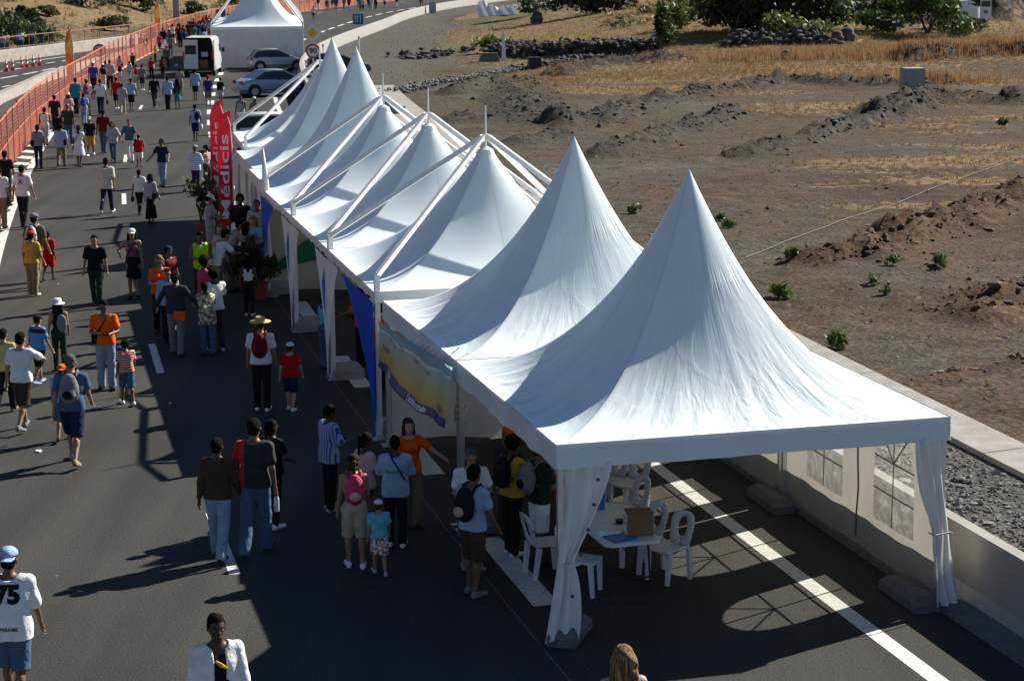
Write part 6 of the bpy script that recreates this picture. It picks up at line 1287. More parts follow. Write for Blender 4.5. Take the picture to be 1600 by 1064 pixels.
UID = [0]; EYEW = mat('eye_white', (.22, .2, .19), .6, spec=.1)
def person(at, az, pose, sex, skin, hair, top, bot, extra='', label='', grp=None, lod=1, fat=1.):
    """at = (x, y, height); az = way faced (0 = away along +y, 90 = to the right); extra = words such as cap:red"""
    x, y, H = at; fem, kid = sex == 'f', sex == 'k'; UID[0] += 1; vox = (.0135, .019, .03)[lod]; near = lod == 0; seed = UID[0] if near else 0
    J = skeleton(pose, fem, kid); base = J['head'][2] + .14; t = thing('person', label, 'person', (x, y, .003), -R(az), grp); sc = H / base; t.scale = (sc * (1.0 if not kid else 1.06), sc * (1.0 if not kid else 1.06), sc)
    K = (pose, fem, kid, lod); body = part(cached(K + ('b',), lambda: make_body(J, fem, vox, near)), 'body', t, SKIN[skin])
    tk, tc_ = top; bk, bc = bot; sd_ = UID[0] % 5 if lod == 0 else 0
    sh = part(cached(K + ('t', tk, sd_, fat), lambda: make_top(J, fem, vox, tk, sd_, fat)), 'dress' if tk == 'dress' else ('jacket' if tk == 'jacket' else 'shirt'), t, cm_(tc_))
    if tk == 'jacket': part(cached(K + ('t', 'tee', 9, fat), lambda: make_top(J, fem, vox, 'tank', 9, fat * .97)), 'shirt', t, cm_('black'))
    if bk != 'none': part(cached(K + ('l', bk, sd_), lambda: make_legs(J, fem, vox, bk, sd_)), 'skirt' if 'skirt' in bk else ('shorts' if bk == 'shorts' else 'trousers'), t, cm_(bc))
    ex = dict((q.split(':') + [''])[:2] for q in extra.split()) if extra else {}
    if hair[0] != 'bald': part(cached(K[:1] + (fem, kid, lod, 'h', hair[0]), lambda: make_hair(J, min(vox, .02), hair[0])), 'hair', t, HAIRC[hair[1]])
    for q in 'LR': part(cached(K + ('s', q), lambda: make_shoes(J, min(vox, .02), q)), 'shoe', t, cm_(ex.get('shoes', 'char')))
    for c in ('cap', 'capback', 'hat', 'straw'):
        if c in ex: part(cached(K[:1] + (fem, kid, c), lambda: cap_mesh(J, c)), 'cap' if 'cap' in c else 'hat', t, cm_(ex[c]))
    if 'pack' in ex:
        tag_ = 'pack'; pk = part(cached(K[:1] + (fem, kid, lod, 'pk'), lambda: make_pack(J, max(vox, .016))), 'backpack', t, cm_(ex['pack'])); part(cached(K[:1] + (fem, kid, 'ps'), lambda: strap_mesh(J, 'pack')), 'strap', t, cm_(ex['pack']))
        if near: c = J['chest'] + [0, -.3, -.14]; o = MB().ball(c, (.085, .04, .07)).build('pocket', cm_(ex.get('pocket', 'black')), pk, smooth=True)
    for c in ('crossR', 'crossL'):
        if c in ex: part(cached(K[:1] + (fem, kid, c), lambda: strap_mesh(J, c)), 'strap', t, cm_(ex[c]))
    for c in ('side', 'sideL', 'shoulder', 'handR', 'handL'):
        if c in ex: part(cached(K[:1] + (fem, kid, c), lambda: bag_mesh(J, c)), 'bag', t, cm_(ex[c]))
    if 'paper' in ex:
        m_ = (J['wrL'] + J['wrR']) / 2 + (J['hdL'] + J['hdR']) * .06; MB().box(m_ + [0, .02, .02], (.22, .16, .012), M=Matrix.Rotation(.3, 3, 'X')).build('papers', cm_(ex['paper']), t)
    if 'bottle' in ex:
        c = J['wrR'] + J['hdR'] * .09; MB().lathe([(.03, -.2), (.034, -.18), (.034, -.04), (.012, 0), (.012, .02)], c, 12).build('bottle', mat('clear_bottle', (.55, .62, .66), .1, spec=.8), t)
    if 'phone' in ex: c = J['wrR'] + J['hdR'] * .08; MB().box(c, (.02, .05, .1)).build('phone', BLACK, t)
    if near or 'glasses' in ex:
        hd = J['head']; M = headM(J); T_ = lambda v: hd + M @ np.array(v, float)
        if 'glasses' in ex: MB().ball(T_((-.032, .098, .015)), (.026, .01, .017)).ball(T_((.032, .098, .015)), (.026, .01, .017)).bar(T_((-.075, .06, .02)), T_((-.05, .1, .02)), .006).bar(T_((.075, .06, .02)), T_((.05, .1, .02)), .006).build('sunglasses', BLACK, t)
        elif near:
            for s_ in (-1, 1):
                e = MB().ball(T_((s_ * .03, .084, .012)), (.0125, .012, .007)).build('eye', EYEW, t, smooth=True); MB().ball(T_((s_ * .03, .0925, .012)), .006).build('iris', BLACK, e, smooth=True); MB().bar(T_((s_ * .048, .09, .034)), T_((s_ * .016, .097, .036)), .007, .006).build('eyebrow', HAIRC[hair[1]] if hair[1] != 'g' else HAIRC['b'], t)
            MB().ball(T_((0, .0975, -.047)), (.02, .006, .006)).build('mouth', mat('lips', (.2, .06, .05), .4), t, smooth=True)
    return t, sh, J
def on_back(sh, J, body, size, z, m, front=False, bold=.012, subd=2, dx=0.):
    """print laid on the cloth surface"""
    me = text_mesh(body, size, 0, bold); b = bmesh.new(); b.from_mesh(me); bmesh.ops.triangulate(b, faces=b.faces); bmesh.ops.subdivide_edges(b, edges=b.edges, cuts=subd + 1); from mathutils.bvhtree import BVHTree
    src = bmesh.new(); src.from_mesh(sh.data); bv = BVHTree.FromBMesh(src); s_ = -1 if not front else 1
    for v in b.verts:
        o = Vector((v.co.x * -s_ + dx, s_ * 1.0, J['pelvis'][2] + z + v.co.y)); h = bv.ray_cast(o, Vector((0, -s_, 0))); v.co = (h[0] + Vector((0, s_ * .009, 0))) if h[0] else o * 1
        if not h[0]: v.co.y = s_ * .15
    src.free(); b.to_mesh(me); b.free(); me.materials.append(m); return link(me, 'print', sh)
W, S_ = 'walkers on the sunlit road', 'visitors in the shade of the tents'
PP = person
# -- nearest people
t, sh, J = PP((-5.39, 20.27, 1.84), -3, 'stroll', 'm', 'm', ('short', 'k'), ('loose', 'white'), ('shorts', 'denim'), 'capback:lblue shoes:white', 'person with a large black 75 on the back of a white tee, bottom left corner', W, 0)
on_back(sh, J, '75', .25, .35, cloth('black'), bold=.014); on_back(sh, J, 'PERKME', .05, .0, cloth('black'), bold=.001)
t, sh, J = PP((-2.86, 18.14, 1.84), 158, 'stand', 'm', 'd', ('short', 'k'), ('jacket', 'white'), ('jeans', 'denim'), '', 'person in an open white jacket over a black tee, cut by the bottom edge', W, 0)
MB().tube([J['chest'] + np.array([.05, .15, .02]), J['chest'] + np.array([.0, .165, -.02]), J['chest'] + np.array([-.06, .155, -.06])], [.012, .02, .008], 6).build('print', cloth('yellow'), sh)
PP((1, 17.21, 1.83), -15, 'stand', 'f', 'l', ('long', 'y'), ('tank', 'lpink'), ('jeans', 'denim'), '', 'person with long brown-blond hair and bare shoulders, at the bottom edge', W, 0)
PP((-7.03, 30.81, 1.79), -2, 'walk', 'm', 't', ('short', 'g'), ('tee', 'denim'), ('shorts', 'navy'), 'pack:grey pocket:black shoes:tan', 'person in navy shorts with a grey and black backpack and white socks', W, 0)
PP((-8.4, 33.13, 1.71), 12, 'phone', 'm', 't', ('short', 'k'), ('tee', 'white'), ('shorts', 'brown'), 'phone shoes:grey', 'person in a white tee and dark shorts holding a phone to the ear', W, 0)
PP((-9.03, 34.44, 1.53), 8, 'stroll2', 'm', 't', ('short', 'k'), ('polo', 'pyellow'), ('trousers', 'black'), 'shoes:khaki', 'person in a pale yellow shirt and black trousers at the left edge', W, 0)
PP((-8.99, 36.82, 1.33), 30, 'stroll', 'k', 't', ('short', 'k'), ('tee', 'bluetop'), ('shorts', 'black'), 'cap:black shoes:lblue', 'child in a black cap and a blue and black shirt beside the white-hatted woman', W, 0)
PP((-8.85, 37.98, 1.43), -6, 'stand2', 'f', 't', ('long', 'k'), ('tank', 'black'), ('jeans', 'dgreen'), 'hat:white shoulder:grey', 'person in a white sun hat and black top carrying a blue-grey backpack', W, 0)
PP((-7.54, 32.39, 1.3), -4, 'stroll2', 'k', 't', ('short', 'b'), ('tee', 'lblue'), ('shorts', 'denim'), 'capback:orange', 'child in an orange cap hidden in front of the man with the grey backpack', W, 1)
PP((-7.61, 36.34, 1.71), 172, 'front', 'm', 'm', ('short', 'k'), ('tee', 'orange'), ('baggy', 'ldenim'), 'glasses crossR:black side:black paper:char shoes:char', 'person in a bright orange tee and pale jeans looking down at papers', W, 0)
PP((-6.98, 35.04, 1.19), -25, 'stroll', 'k', 'm', ('afro', 'k'), ('tee', 'rstripe'), ('shorts', 'denim'), 'shoes:white', 'small child in a red and white striped shirt beside the orange tee', W, 0)
PP((-9.58, 45.07, 1.69), 175, 'stroll', 'm', 't', ('short', 'k'), ('tee', 'black'), ('trousers', 'dgreen'), '', 'person in a black tee and dark green trousers walking towards us alone', W, 0)
PP((-8.94, 46.24, 1.66), 172, 'hip', 'f', 't', ('long', 'k'), ('tank', 'mauve'), ('skirt', 'black'), 'cap:white glasses crossR:black', 'person in a mauve tank top and black skirt, hand on hip, white cap', W, 0)
PP((-11.44, 46.68, 1.55), 20, 'stand2', 'k', 't', ('short', 'k'), ('tee', 'yellow'), ('baggy', 'khaki'), 'cap:red shoes:cream', 'boy in a yellow tee and red cap', W, 0)
PP((-11.61, 47.78, 1.83), 14, 'stroll', 'm', 't', ('short', 'k'), ('tee', 'olive'), ('trousers', 'khaki'), 'cap:grey pack:patchy', 'person in an olive tee and grey cap with a patterned backpack, behind the boy', W, 0)
PP((-11.57, 48.92, 1.23), 8, 'stroll2', 'k', 'm', ('short', 'k'), ('tee', 'red'), ('shorts', 'red'), 'cap:navy shoes:char', 'child all in red with a navy cap beside the olive tee', W, 1)
t, sh, J = PP((-14.51, 58.53, 1.88), 8, 'stroll', 'm', 't', ('short', 'k'), ('tee', 'white'), ('trousers', 'black'), '', 'person in a white tee with a black X on the back and black trousers', W, 0)
on_back(sh, J, 'X', .16, .34, cloth('black'), bold=.006)
PP((-15.15, 58.42, 1.82), 0, 'stand', 'm', 't', ('short', 'k'), ('tee', 'white'), ('baggy', 'khaki'), '', 'person in white and beige trousers cut by the left edge', W, 1)
PP((-16.31, 63.7, 1.79), 4, 'stand2', 'm', 'm', ('short', 'k'), ('tee', 'black'), ('baggy', 'dgreen'), '', 'person in black with loose dark trousers at the left edge behind the beige trousers', W, 1)
PP((-12.65, 61.65, 1.75), 2, 'walk2', 'm', 'm', ('short', 'k'), ('loose', 'cream'), ('jeans', 'navy'), 'shoes:white', 'person in a billowing cream shirt and navy trousers walking alone', W, 1)
PP((-10.84, 59.22, 1.51), 20, 'stand2', 'f', 'm', ('bob', 'k'), ('long', 'lgrey'), ('longskirt', 'black'), 'side:black', 'person in a grey blouse and long black skirt with a black handbag', W, 1)
PP((-11.56, 61.3, 1.42), 12, 'stroll', 'm', 'm', ('short', 'k'), ('tee', 'white'), ('slim', 'black'), 'handL:char', 'slim person in white with a dark bag, left of the long black skirt', W, 1)
PP((-12.13, 68.76, 1.68), 205, 'spread', 'm', 'm', ('short', 'k'), ('tee', 'navy'), ('baggy', 'ldenim'), 'glasses', 'person in a navy tee and pale jeans with arms spread', W, 1)
PP((-14.1, 75.03, 1.26), -10, 'stroll', 'k', 'm', ('short', 'k'), ('loose', 'red'), ('shorts', 'white'), 'cap:red', 'child in a long bright red tee and red cap', W, 1)
PP((-14.84, 77.14, 1.65), 176, 'handholdR', 'm', 't', ('short', 'b'), ('tee', 'denim'), ('trousers', 'white'), '', 'person in a blue tee and white trousers holding hands', W, 1)
PP((-15.5, 77.18, 1.57), 178, 'handhold', 'f', 't', ('bob', 'b'), ('loose', 'lgrey'), ('jeans', 'denim'), 'glasses', 'person in a long pale shirt and jeans holding hands with the blue tee', W, 1)
PP((-16.39, 75.15, 1.6), 0, 'stroll', 'f', 'd', ('pony', 'k'), ('dress', 'white'), ('none', 'white'), 'crossL:navy', 'person in a short white dress with a dark strap', W, 1)
PP((-16.86, 79.44, 1.57), 178, 'stroll2', 'm', 'm', ('short', 'k'), ('tee', 'black'), ('shorts', 'yellow'), 'cap:lgrey shoes:white', 'person in a black tee and black and yellow shorts facing us', W, 1)
PP((-16.52, 80.43, 1.77), 0, 'stroll', 'm', 'd', ('short', 'k'), ('tee', 'dred'), ('jeans', 'denim'), '', 'person in a dark red-brown shirt and blue jeans', W, 1)
PP((-17.13, 75.41, 1.64), 0, 'stroll2', 'm', 'm', ('afro', 'k'), ('loose', 'lblue'), ('trousers', 'khaki'), 'side:black', 'person in a pale blue shirt with a dark sweater tied round the waist', W, 1)
PP((-17.91, 75.01, 1.65), 2, 'stand2', 'f', 'm', ('pony', 'k'), ('long', 'hstripe'), ('jeans', 'navy'), 'sideL:black', 'person in a black and white striped top next to the netting', W, 1)
PP((-19.67, 83.81, 1.62), -3, 'stroll', 'm', 'm', ('short', 'k'), ('vest', 'white'), ('trousers', 'lgrey'), '', 'person in a white sleeveless top and grey trousers', W, 1)
PP((-19.12, 83.77, 1.41), -3, 'stand2', 'm', 'd', ('short', 'k'), ('tee', 'black'), ('trousers', 'char'), '', 'person all in black behind the pale blue shirt', W, 1)
PP((-18.62, 83.47, 1.8), -3, 'stroll2', 'm', 'm', ('bald', 'k'), ('tee', 'char'), ('jeans', 'denim'), 'shoes:white', 'shaven-headed person in a charcoal tee and jeans', W, 1)
PP((-20.75, 90.44, 1.66), -5, 'crossed', 'm', 'm', ('short', 'k'), ('tee', 'black'), ('trousers', 'brown'), 'cap:purple', 'person in black with a purple cap leaning by the netting', W, 1)
PP((-20.54, 92.4, 1.6), -20, 'stand', 'f', 't', ('bob', 'b'), ('loose', 'lpink'), ('trousers', 'char'), 'cap:white', 'person in a pale pink top and white cap close to the netting', W, 1)
PP((-21.78, 99.71, 1.85), -5, 'stroll', 'm', 'm', ('short', 'k'), ('loose', 'teal'), ('trousers', 'black'), 'side:khaki', 'person in a wide teal shirt and black trousers', W, 1)
PP((-21.14, 99.28, 1.82), -5, 'stroll2', 'm', 't', ('short', 'k'), ('tee', 'white'), ('shorts', 'cream'), 'cap:teal pack:mauve', 'person in white with a mauve backpack and teal cap', W, 1)
PP((-20.13, 93.73, 1.51), -6, 'stroll', 'm', 'm', ('short', 'k'), ('tee', 'lgrey'), ('jeans', 'ldenim'), 'pack:blue', 'person with a large blue backpack over a grey shirt', W, 1)
PP((-20.54, 99.62, 1.79), -5, 'carry', 'm', 'm', ('short', 'k'), ('tee', 'white'), ('jeans', 'navy'), 'handR:olive', 'person in a white tee and jeans carrying an olive bag', W, 1)
PP((-23.87, 114.08, 1.85), -6, 'stroll', 'm', 'm', ('short', 'g'), ('tee', 'blue'), ('trousers', 'black'), 'cap:white', 'person in a bright blue tee and white cap by the nearest orange flag', W, 1)
PP((-23.95, 117.21, 1.57), -6, 'stand', 'f', 'm', ('pony', 'k'), ('tank', 'black'), ('trousers', 'cream'), 'cap:white', 'person in a black top and cream trousers with a white cap', W, 1)
PP((-23.75, 118.27, 1.74), -6, 'stroll2', 'm', 'm', ('short', 'k'), ('loose', 'lgrey'), ('trousers', 'black'), '', 'person in a wide grey-green shirt and black trousers', W, 1, 1.1)
PP((-24.7, 121.71, 1.48), -6, 'stand', 'm', 'd', ('short', 'k'), ('tee', 'grey'), ('trousers', 'char'), '', 'person half hidden behind the wide grey-green shirt', W, 1)
PP((-25.26, 129.07, 1.44), -8, 'stroll', 'f', 'l', ('bob', 'g'), ('tee', 'lpink'), ('skirt', 'black'), 'side:black', 'grey-haired person in a pink top and black skirt', W, 1)
PP((-20.44, 103.24, 1.66), -5, 'stroll', 'm', 'm', ('short', 'k'), ('tee', 'red'), ('shorts', 'black'), 'cap:red shoes:white', 'person in a red tee, red cap and black shorts', W, 1)
PP((-19.51, 99.94, 1.54), -5, 'stroll2', 'm', 'm', ('short', 'k'), ('loose', 'lgrey'), ('baggy', 'beige'), 'shoes:white', 'person in a pale grey shirt and beige trousers behind the red tee', W, 1)
PP((-19.43, 101.94, 1.67), -4, 'stroll', 'm', 'm', ('short', 'k'), ('tee', 'lblue'), ('shorts', 'black'), '', 'person in a pale blue tee and black shorts with dark socks', W, 1)
PP((-25.98, 137.39, 1.18), 10, 'stand', 'm', 'm', ('short', 'k'), ('tee', 'char'), ('trousers', 'black'), '', 'person in dark clothes standing against the orange netting', W, 1)
PP((-24.14, 126.44, 1.21), 30, 'stroll', 'f', 'm', ('pony', 'k'), ('loose', 'lblue'), ('slim', 'ldenim'), '', 'person in a loose pale blue and white outfit next to the dark figure', W, 1)
PP((-22.16, 118.14, 1.47), -6, 'stroll2', 'k', 't', ('short', 'b'), ('tee', 'white'), ('shorts', 'lgrey'), 'pack:red', 'child with a red backpack over white', W, 1)
PP((-21.62, 117.02, 1.53), -6, 'stroll', 'm', 'm', ('short', 'k'), ('tee', 'grey'), ('shorts', 'char'), 'shoes:white', 'person in a grey tee right of the red backpack', W, 1)
PP((-23.08, 128.24, 1.35), -5, 'stand2', 'f', 'm', ('pony', 'k'), ('tee', 'red'), ('trousers', 'black'), 'side:white', 'person in a red and black top and black trousers, left of a pair', W, 1)
PP((-22.22, 127.53, 1.47), -5, 'stroll', 'f', 'm', ('bob', 'k'), ('tee', 'char'), ('trousers', 'black'), 'pack:dred', 'person in black with a dark red backpack, right of the pair', W, 1)
PP((-26.09, 146.76, 1.22), 40, 'front', 'm', 'm', ('short', 'k'), ('vest', 'lime'), ('trousers', 'char'), '', 'steward in a lime green vest at the left edge of the road', W, 1)
PP((-23.74, 137.92, 1.62), -5, 'stroll2', 'm', 'm', ('short', 'k'), ('tee', 'olive'), ('trousers', 'char'), '', 'person in an olive-brown tee just left of the van', W, 1)
PP((-18.53, 103.53, 1.73), -2, 'walk', 'm', 'd', ('short', 'k'), ('tee', 'black'), ('slim', 'char'), 'shoes:grey', 'slim person in a black tee and dark trousers in mid road', W, 1)
PP((-17.68, 102.64, 1.71), -2, 'stroll', 'm', 'm', ('short', 'k'), ('loose', 'lblue'), ('trousers', 'black'), 'handL:white', 'person in a pale blue shirt with white papers in the left hand', W, 1)
PP((-17.25, 103.02, 1.58), -2, 'stand', 'f', 'm', ('long', 'k'), ('tee', 'char'), ('skirt', 'teal'), '', 'person in a bright teal skirt', W, 1)
PP((-18.69, 112.68, 1.55), -2, 'stand2', 'm', 'm', ('short', 'k'), ('tee', 'pstripe'), ('shorts', 'grey'), '', 'person in a mauve and grey striped shirt behind the teal skirt', W, 1)
PP((-17.28, 109.2, 1.71), 0, 'stroll', 'm', 'm', ('short', 'k'), ('loose', 'lblue'), ('shorts', 'dgreen'), '', 'person in a pale shirt and dark green shorts directly behind the van', W, 1)
PP((-15.89, 104.62, 1.64), -8, 'stroll2', 'm', 't', ('short', 'b'), ('polo', 'purple'), ('shorts', 'khaki'), 'cap:red crossL:black handL:white', 'person in a violet-blue polo with a black strap and white bag', W, 1)
PP((-15.56, 106.79, 1.37), 5, 'stand2', 'f', 'm', ('short', 'k'), ('tee', 'black'), ('skirt', 'lgrey'), 'side:patchy', 'person in a black top just left of the pale blue saloon', W, 1)
PP((-13.58, 85.44, 1.59), -3, 'stroll', 'm', 'd', ('short', 'k'), ('tee', 'lblue'), ('shorts', 'navy'), 'shoulder:black handR:white', 'person in a pale blue tee and navy shorts with a black bag on the shoulder', W, 1)
PP((-10.76, 67.4, 1.56), 20, 'front', 'm', 't', ('short', 'g'), ('loose', 'wstripe'), ('jeans', 'navy'), 'cap:lblue shoes:white', 'person in a blue and white banded polo and jeans near the red flags', W, 1)
PP((-10.42, 67.75, 1.54), -60, 'front', 'f', 't', ('short', 'k'), ('tank', 'lpink'), ('jeans', 'char'), 'cap:black', 'person in a pale pink top and dark cap facing the banded polo', W, 1)
PP((-10.52, 69.84, 1.58), -80, 'stand', 'f', 't', ('bob', 'b'), ('tee', 'mauve'), ('jeans', 'denim'), '', 'person half hidden behind the taller red flag', W, 1)
PP((-12.11, 89.27, 1.7), -170, 'stand', 'm', 'm', ('short', 'k'), ('vest', 'lgrey'), ('trousers', 'char'), 'pack:black', 'person in grey standing behind the white estate car, left one', W, 1)
PP((-11.42, 88.61, 1.66), -150, 'front', 'f', 'm', ('bob', 'b'), ('tee', 'khaki'), ('trousers', 'char'), 'cap:cream', 'person in a cream cap standing behind the white estate car, right one', W, 1)
# -- in the shade of the tents
PP((-8.02, 52.34, 1.72), 95, 'front', 'm', 't', ('short', 'k'), ('polo', 'lgrey'), ('trousers', 'lgrey'), 'cap:white sideL:black', 'person in pale clothes and a white cap beside the tall potted plant', S_, 1)
PP((-7.18, 45.24, 1.73), 165, 'front', 'm', 'm', ('short', 'k'), ('vest', 'lime'), ('trousers', 'char'), '', 'steward in a bright yellow-green high-visibility vest', S_, 0)
PP((-6.88, 45.49, 1.72), 60, 'bend', 'm', 't', ('short', 'k'), ('tee', 'white'), ('trousers', 'khaki'), 'cap:black crossR:mauve', 'person in a white tee and black cap with crossed red straps', S_, 0)
PP((-6.98, 47.16, 1.62), -150, 'stand', 'k', 'l', ('bob', 'y'), ('tee', 'lpink'), ('shorts', 'denim'), '', 'blond child in pink held against the pale polo', S_, 1)
PP((-6.78, 47.07, 1.75), 70, 'bend', 'm', 't', ('short', 'k'), ('polo', 'beige'), ('trousers', 'khaki'), '', 'person in a beige polo and khaki trousers bending forward', S_, 0)
PP((-6.73, 48.75, 1.72), 25, 'front', 'm', 'd', ('short', 'k'), ('polo', 'white'), ('trousers', 'char'), '', 'person seen from behind in a white shirt between the beige polo and the blond woman', S_, 1)
PP((-6.39, 47.14, 1.67), 60, 'stand2', 'f', 'm', ('long', 'k'), ('tank', 'char'), ('trousers', 'denim'), '', 'person with bare brown arms in a dark top behind the beige polo', S_, 1)
PP((-6.28, 47.88, 1.73), -160, 'front', 'f', 'l', ('long', 'y'), ('tee', 'lblue'), ('jeans', 'navy'), '', 'blond person in a pale blue top under the white curtain', S_, 0)
PP((-6.56, 50.77, 1.77), -170, 'stand', 'm', 'm', ('short', 'b'), ('polo', 'lgrey'), ('trousers', 'char'), '', 'tall person in a pale shirt at the back of the reception tent', S_, 1)
PP((-7.11, 51.65, 1.79), 170, 'stand', 'm', 'd', ('afro', 'k'), ('loose', 'black'), ('trousers', 'black'), '', 'broad figure dressed all in black inside the reception tent', S_, 1, 1.1)
PP((-6.5, 41.3, 1.76), 60, 'front', 'f', 'd', ('afro', 'k'), ('tee', 'pink'), ('trousers', 'char'), '', 'person in a bright pink tee', S_, 0)
PP((-6.08, 39.92, 1.7), -30, 'stand2', 'm', 'd', ('afro', 'k'), ('tee', 'white'), ('trousers', 'char'), 'shoes:lblue', 'person with afro hair in a white tee and pale shoes', S_, 0)
PP((-6.17, 39.46, 1.48), -20, 'bend', 'f', 'd', ('short', 'k'), ('wrap', 'wrap'), ('jeans', 'denim'), '', 'person in an olive and cream wrap top over blue jeans', S_, 0)
t, sh, J = PP((-6.81, 39.48, 1.72), 0, 'spread', 'm', 'd', ('short', 'k'), ('long', 'char'), ('trousers', 'grey'), '', 'person in a dark jacket and grey trousers with an orange cloth at the waist', S_, 0, 1.08)
s = SDF(J['pelvis'] + [-.05, -.3, -.25], J['pelvis'] + [.3, .1, .2], .018); rbox(s, J['pelvis'] + [.1, -.13, -.09], (.085, .006, .07), .03); s.wrinkle(.012, 24, 2); me = s.mesh('waist_cloth'); me.materials.append(cloth('orange')); link(me, 'waist_cloth', t)
PP((-7.17, 40.76, 1.59), 165, 'stand', 'm', 't', ('short', 'k'), ('long', 'lblue'), ('trousers', 'black'), 'glasses', 'person in a pale blue shirt and sunglasses facing us', S_, 0)
PP((-7.54, 41.9, 1.69), 160, 'front', 'f', 't', ('bob', 'y'), ('tee', 'orange'), ('trousers', 'black'), 'glasses', 'person with fair hair, sunglasses and an orange tee, left of a group', S_, 0)
PP((-7.72, 44.03, 1.57), 130, 'hip', 'm', 'm', ('short', 'k'), ('tee', 'dred'), ('trousers', 'char'), 'cap:navy', 'person in a dark red tee and navy cap deep in the shade', S_, 1)
PP((-5.91, 43.9, 1.33), 0, 'stand', 'f', 'd', ('long', 'k'), ('tank', 'white'), ('jeans', 'black'), 'shoes:white', 'young person in a white sleeveless top with long black hair', S_, 0)
PP((-4.47, 34.53, 1.68), 0, 'stand', 'm', 't', ('short', 'b'), ('polo', 'white'), ('trousers', 'black'), 'straw:straw pack:dred pocket:dred shoes:white', 'person in a straw hat with a maroon drawstring bag', S_, 0, 1.06)
PP((-3.95, 34.51, 1.23), 4, 'stroll', 'k', 'l', ('short', 'b'), ('tee', 'red'), ('shorts', 'navy'), 'cap:white shoes:white', 'child in a red tee and white cap beside the straw hat', S_, 0)
PP((-3.66, 38.08, 1.52), 40, 'reachR', 'f', 'd', ('bob', 'k'), ('tank', 'cyan'), ('jeans', 'denim'), 'side:black', 'person in a turquoise strappy top behind the nearer white drape', S_, 0)
PP((-2.97, 38.25, 1.6), -80, 'reach', 'm', 'm', ('short', 'k'), ('polo', 'orange'), ('trousers', 'black'), '', 'person in an orange polo partly behind the blue drape', S_, 0)
PP((-2.46, 35.99, 1.7), -60, 'stand', 'm', 'm', ('short', 'k'), ('polo', 'orange'), ('trousers', 'black'), '', 'person in orange seen as a thin strip right of the blue drape', S_, 1)
PP((-2.68, 28.07, 1.59), 55, 'front', 'm', 'd', ('short', 'k'), ('loose', 'bstripe'), ('trousers', 'black'), 'shoes:lgrey', 'person in a loose blue and white vertically striped shirt', S_, 0)
PP((-2.04, 26.51, 1.55), 50, 'front', 'f', 'd', ('pony', 'k'), ('tee', 'lpink'), ('skirt', 'mauve'), '', 'person in a pale pink top bending in between the striped shirt and the white tee', S_, 0)
PP((-2.1, 25.32, 1.54), -8, 'stand2', 'f', 't', ('pony', 'b'), ('tank', 'lgrey'), ('shorts', 'beige'), 'cap:black pack:pink pocket:lpink shoes:white', 'person with a bright pink backpack, grey tank top and beige shorts', S_, 0)
PP((-1.76, 25.01, 1.01), -12, 'stroll', 'k', 't', ('short', 'b'), ('tee', 'cyan'), ('shorts', 'floral'), 'cap:white shoes:lgrey', 'toddler in a turquoise tee, flowered shorts and white cap', S_, 0)
t, sh, J = PP((-1.61, 26.27, 1.56), 0, 'front', 'm', 'd', ('short', 'k'), ('loose', 'lblue'), ('trousers', 'black'), 'crossR:navy shoes:white', 'person in a pale tee with green script across the back and a thin strap', S_, 0)
on_back(sh, J, 'Bande-Hary', .062, .28, mat('ink_green', (.01, .2, .1), .7), bold=.001)
PP((-1.47, 27.16, 1.6), 158, 'reach', 'f', 'l', ('bob', 'b'), ('polo', 'orange'), ('trousers', 'khaki'), '', 'person with brown hair in an orange polo facing us, arm held out', S_, 0)
PP((-0.55, 25.24, 1.65), 165, 'front', 'm', 't', ('short', 'g'), ('polo', 'white'), ('shorts', 'olive'), 'shoes:grey', 'grey-haired person in a white polo facing us', S_, 0, 1.06)
PP((-0.51, 24.15, 1.71), 38, 'stand2', 'm', 'm', ('short', 'k'), ('tee', 'lblue'), ('shorts', 'brown'), 'pack:black pocket:beige shoes:grey', 'young person in a grey-blue tee with a black and cream backpack', S_, 0)
PP((-0.01, 25.82, 1.66), 50, 'front', 'f', 'd', ('afro', 'k'), ('tee', 'yellow'), ('trousers', 'black'), 'pack:black shoes:white', 'person in a yellow tee with a black backpack at the table', S_, 0)
PP((0.35, 25.45, 1.68), 60, 'front', 'm', 'm', ('short', 'b'), ('tee', 'dgreen'), ('shorts', 'white'), 'pack:grey handL:pink', 'person in a dark green tee and white shorts behind the nearest post', S_, 0)
PP((-0.06, 26.69, 1.59), 150, 'stand', 'f', 't', ('bob', 'y'), ('tee', 'char'), ('trousers', 'char'), 'cap:orange', 'person with an orange and blue headscarf just under the tent eave', S_, 1)
PP((-3.97, 25.75, 1.67), 6, 'stroll', 'm', 'd', ('short', 'k'), ('long', 'brown'), ('baggy', 'ldenim'), 'shoes:brown', 'person in a dark brown long-sleeved top and faded jeans', S_, 0)
PP((-3.49, 25.92, 1.9), 8, 'stroll2', 'm', 'm', ('short', 'k'), ('tee', 'raglan'), ('baggy', 'denim'), 'bottle shoes:char', 'person in a black shirt with red shoulder and jeans holding a water bottle', S_, 0)
PP((-3.41, 27.19, 1.58), 35, 'hip', 'f', 'd', ('pony', 'k'), ('tee', 'black'), ('slim', 'black'), 'shoes:white', 'person with tied hair, all in black with white shoes', S_, 0)
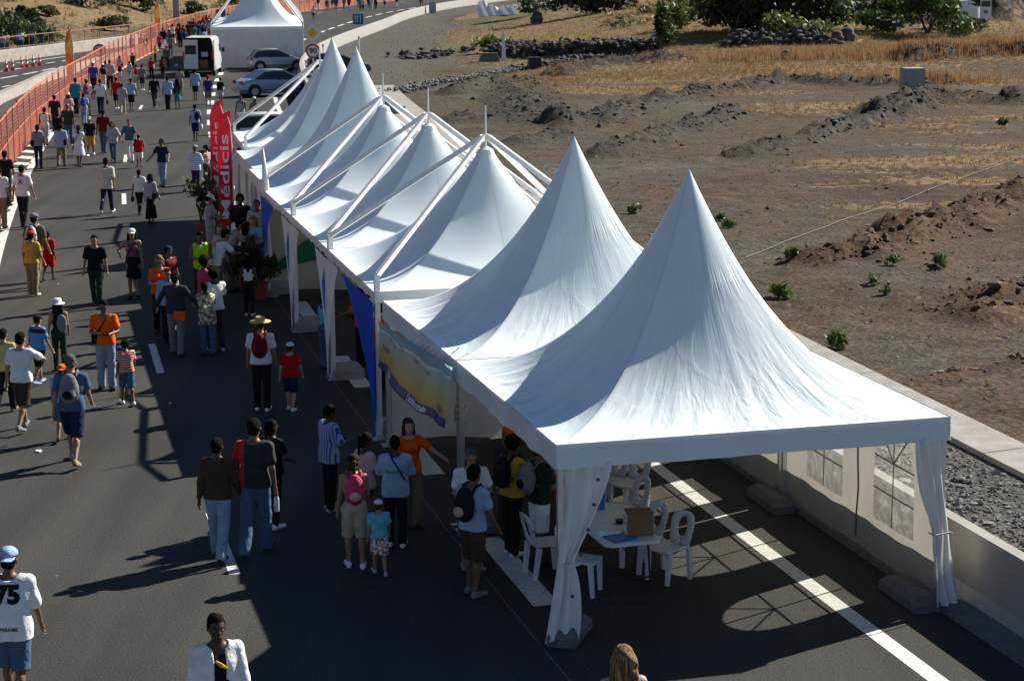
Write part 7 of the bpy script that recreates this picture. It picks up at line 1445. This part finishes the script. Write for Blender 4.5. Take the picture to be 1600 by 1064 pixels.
# -- far crowd
rc = random.Random(12); TOPS = ['red', 'white', 'black', 'lblue', 'dred', 'char', 'blue', 'pink', 'grey', 'orange', 'green', 'cream', 'navy']; BOTS = ['black', 'denim', 'grey', 'khaki', 'navy', 'white']
NM = dict(red='red', white='white', black='black', lblue='pale blue', dred='dark red', char='charcoal', blue='blue', pink='pink', grey='grey', orange='orange', green='green', cream='cream', navy='navy', denim='denim', khaki='khaki')
COMB = [(a, b) for a in TOPS for b in BOTS]; rc.shuffle(COMB); ci = 0
def crowd(n, place, where, grp, az, hh=(1.5, 1.8)):
    global ci
    for k in range(n):
        x, y = place(); a, b = COMB[ci % len(COMB)]; ci += 1
        PP((x, y, rc.uniform(*hh)), az + rc.gauss(0, 12), rc.choice(['stroll', 'stroll2', 'stand', 'stand2', 'walk']), rc.choice('mmf'), rc.choice('ddmt'), (rc.choice(['short', 'bob', 'afro', 'short']), rc.choice('kkkb')), (rc.choice(['tee', 'tee', 'loose']), a), (rc.choice(['trousers', 'jeans', 'shorts']), b), rc.choice(['', '', 'cap:white', 'cap:red', 'pack:black', 'pack:navy']), 'tiny figure, %s top, %s legs, %s' % (NM[a], NM[b], where), grp, 2)
A_, B_ = (-27.05, 159.52), (-28.06, 184.58); used = []
def pl(c, sx, sy, md=.55):
    def f():
        for _ in range(60):
            y = c[1] + rc.uniform(-sy, sy); x = c[0] + (ref_x(y) - ref_x(c[1])) + rc.uniform(-sx, sx)
            if all((x - a) ** 2 + (y - b) ** 2 > md ** 2 for a, b in used): break
        used.append((x, y)); return (float(x), y)
    return f
crowd(26, pl((-28.72, 170.16), 2.0, 15), 'crowd left of the van roof', 'crowd left of the van roof', -4)
crowd(50, pl((-28.47, 187.29), 2.8, 24), 'dense crowd beyond the van', 'dense crowd beyond the van', -4)
crowd(10, pl((-30.22, 215.37), 1.6, 12), 'beside the far tents', 'walkers beside the far block of tents', -3)
crowd(20, pl((-22.15, 275.46), 5.2, 9, .6), 'on the bend at the top', 'crowd on the bend of the road', 10)
crowd(2, pl((-13, 289.05), .8, 3, .6), 'alone by the bend barrier', 'pair on the bend', 10)
PP((-23.12, 235.73, 1.56), 5, 'stroll', 'm', 'm', ('short', 'k'), ('tee', 'white'), ('shorts', 'char'), '', 'lone distant person in white crossing the road behind the far tents', W, 2)
PP((-20.12, 269.39, 1.45), 5, 'stroll', 'm', 'm', ('short', 'k'), ('tee', 'teal'), ('jeans', 'denim'), '', 'distant person in teal above the blue square sign', W, 2)
for p, tc2, lb in (((-39.56, 158.9), 'white', 'onlooker in white nearest the left edge behind the railing'), ((-39.35, 158.87), 'lpink', 'onlooker in pale pink beside the one in white behind the railing'), ((-39.48, 160.84), 'cream', 'onlooker in cream, third from the left behind the railing'), ((-39.51, 164.9), 'lblue', 'onlooker in pale blue alone behind the railing'), ((-39.3, 164.88), 'white', 'onlooker in white right of the pale blue one'), ((-39.33, 169.15), 'lgrey', 'onlooker in grey far along the railing'), ((-39.12, 171.34), 'char', 'onlooker in dark clothes far along the railing'), ((-38.85, 173.58), 'denim', 'last onlooker on the right behind the railing')):
    PP((p[0] - 1.2, p[1] + .8, 1.7), 160, 'stand', 'm', 'm', ('short', 'k'), ('tee', tc2), ('trousers', 'denim'), '', lb, 'onlookers behind the far railing', 2)
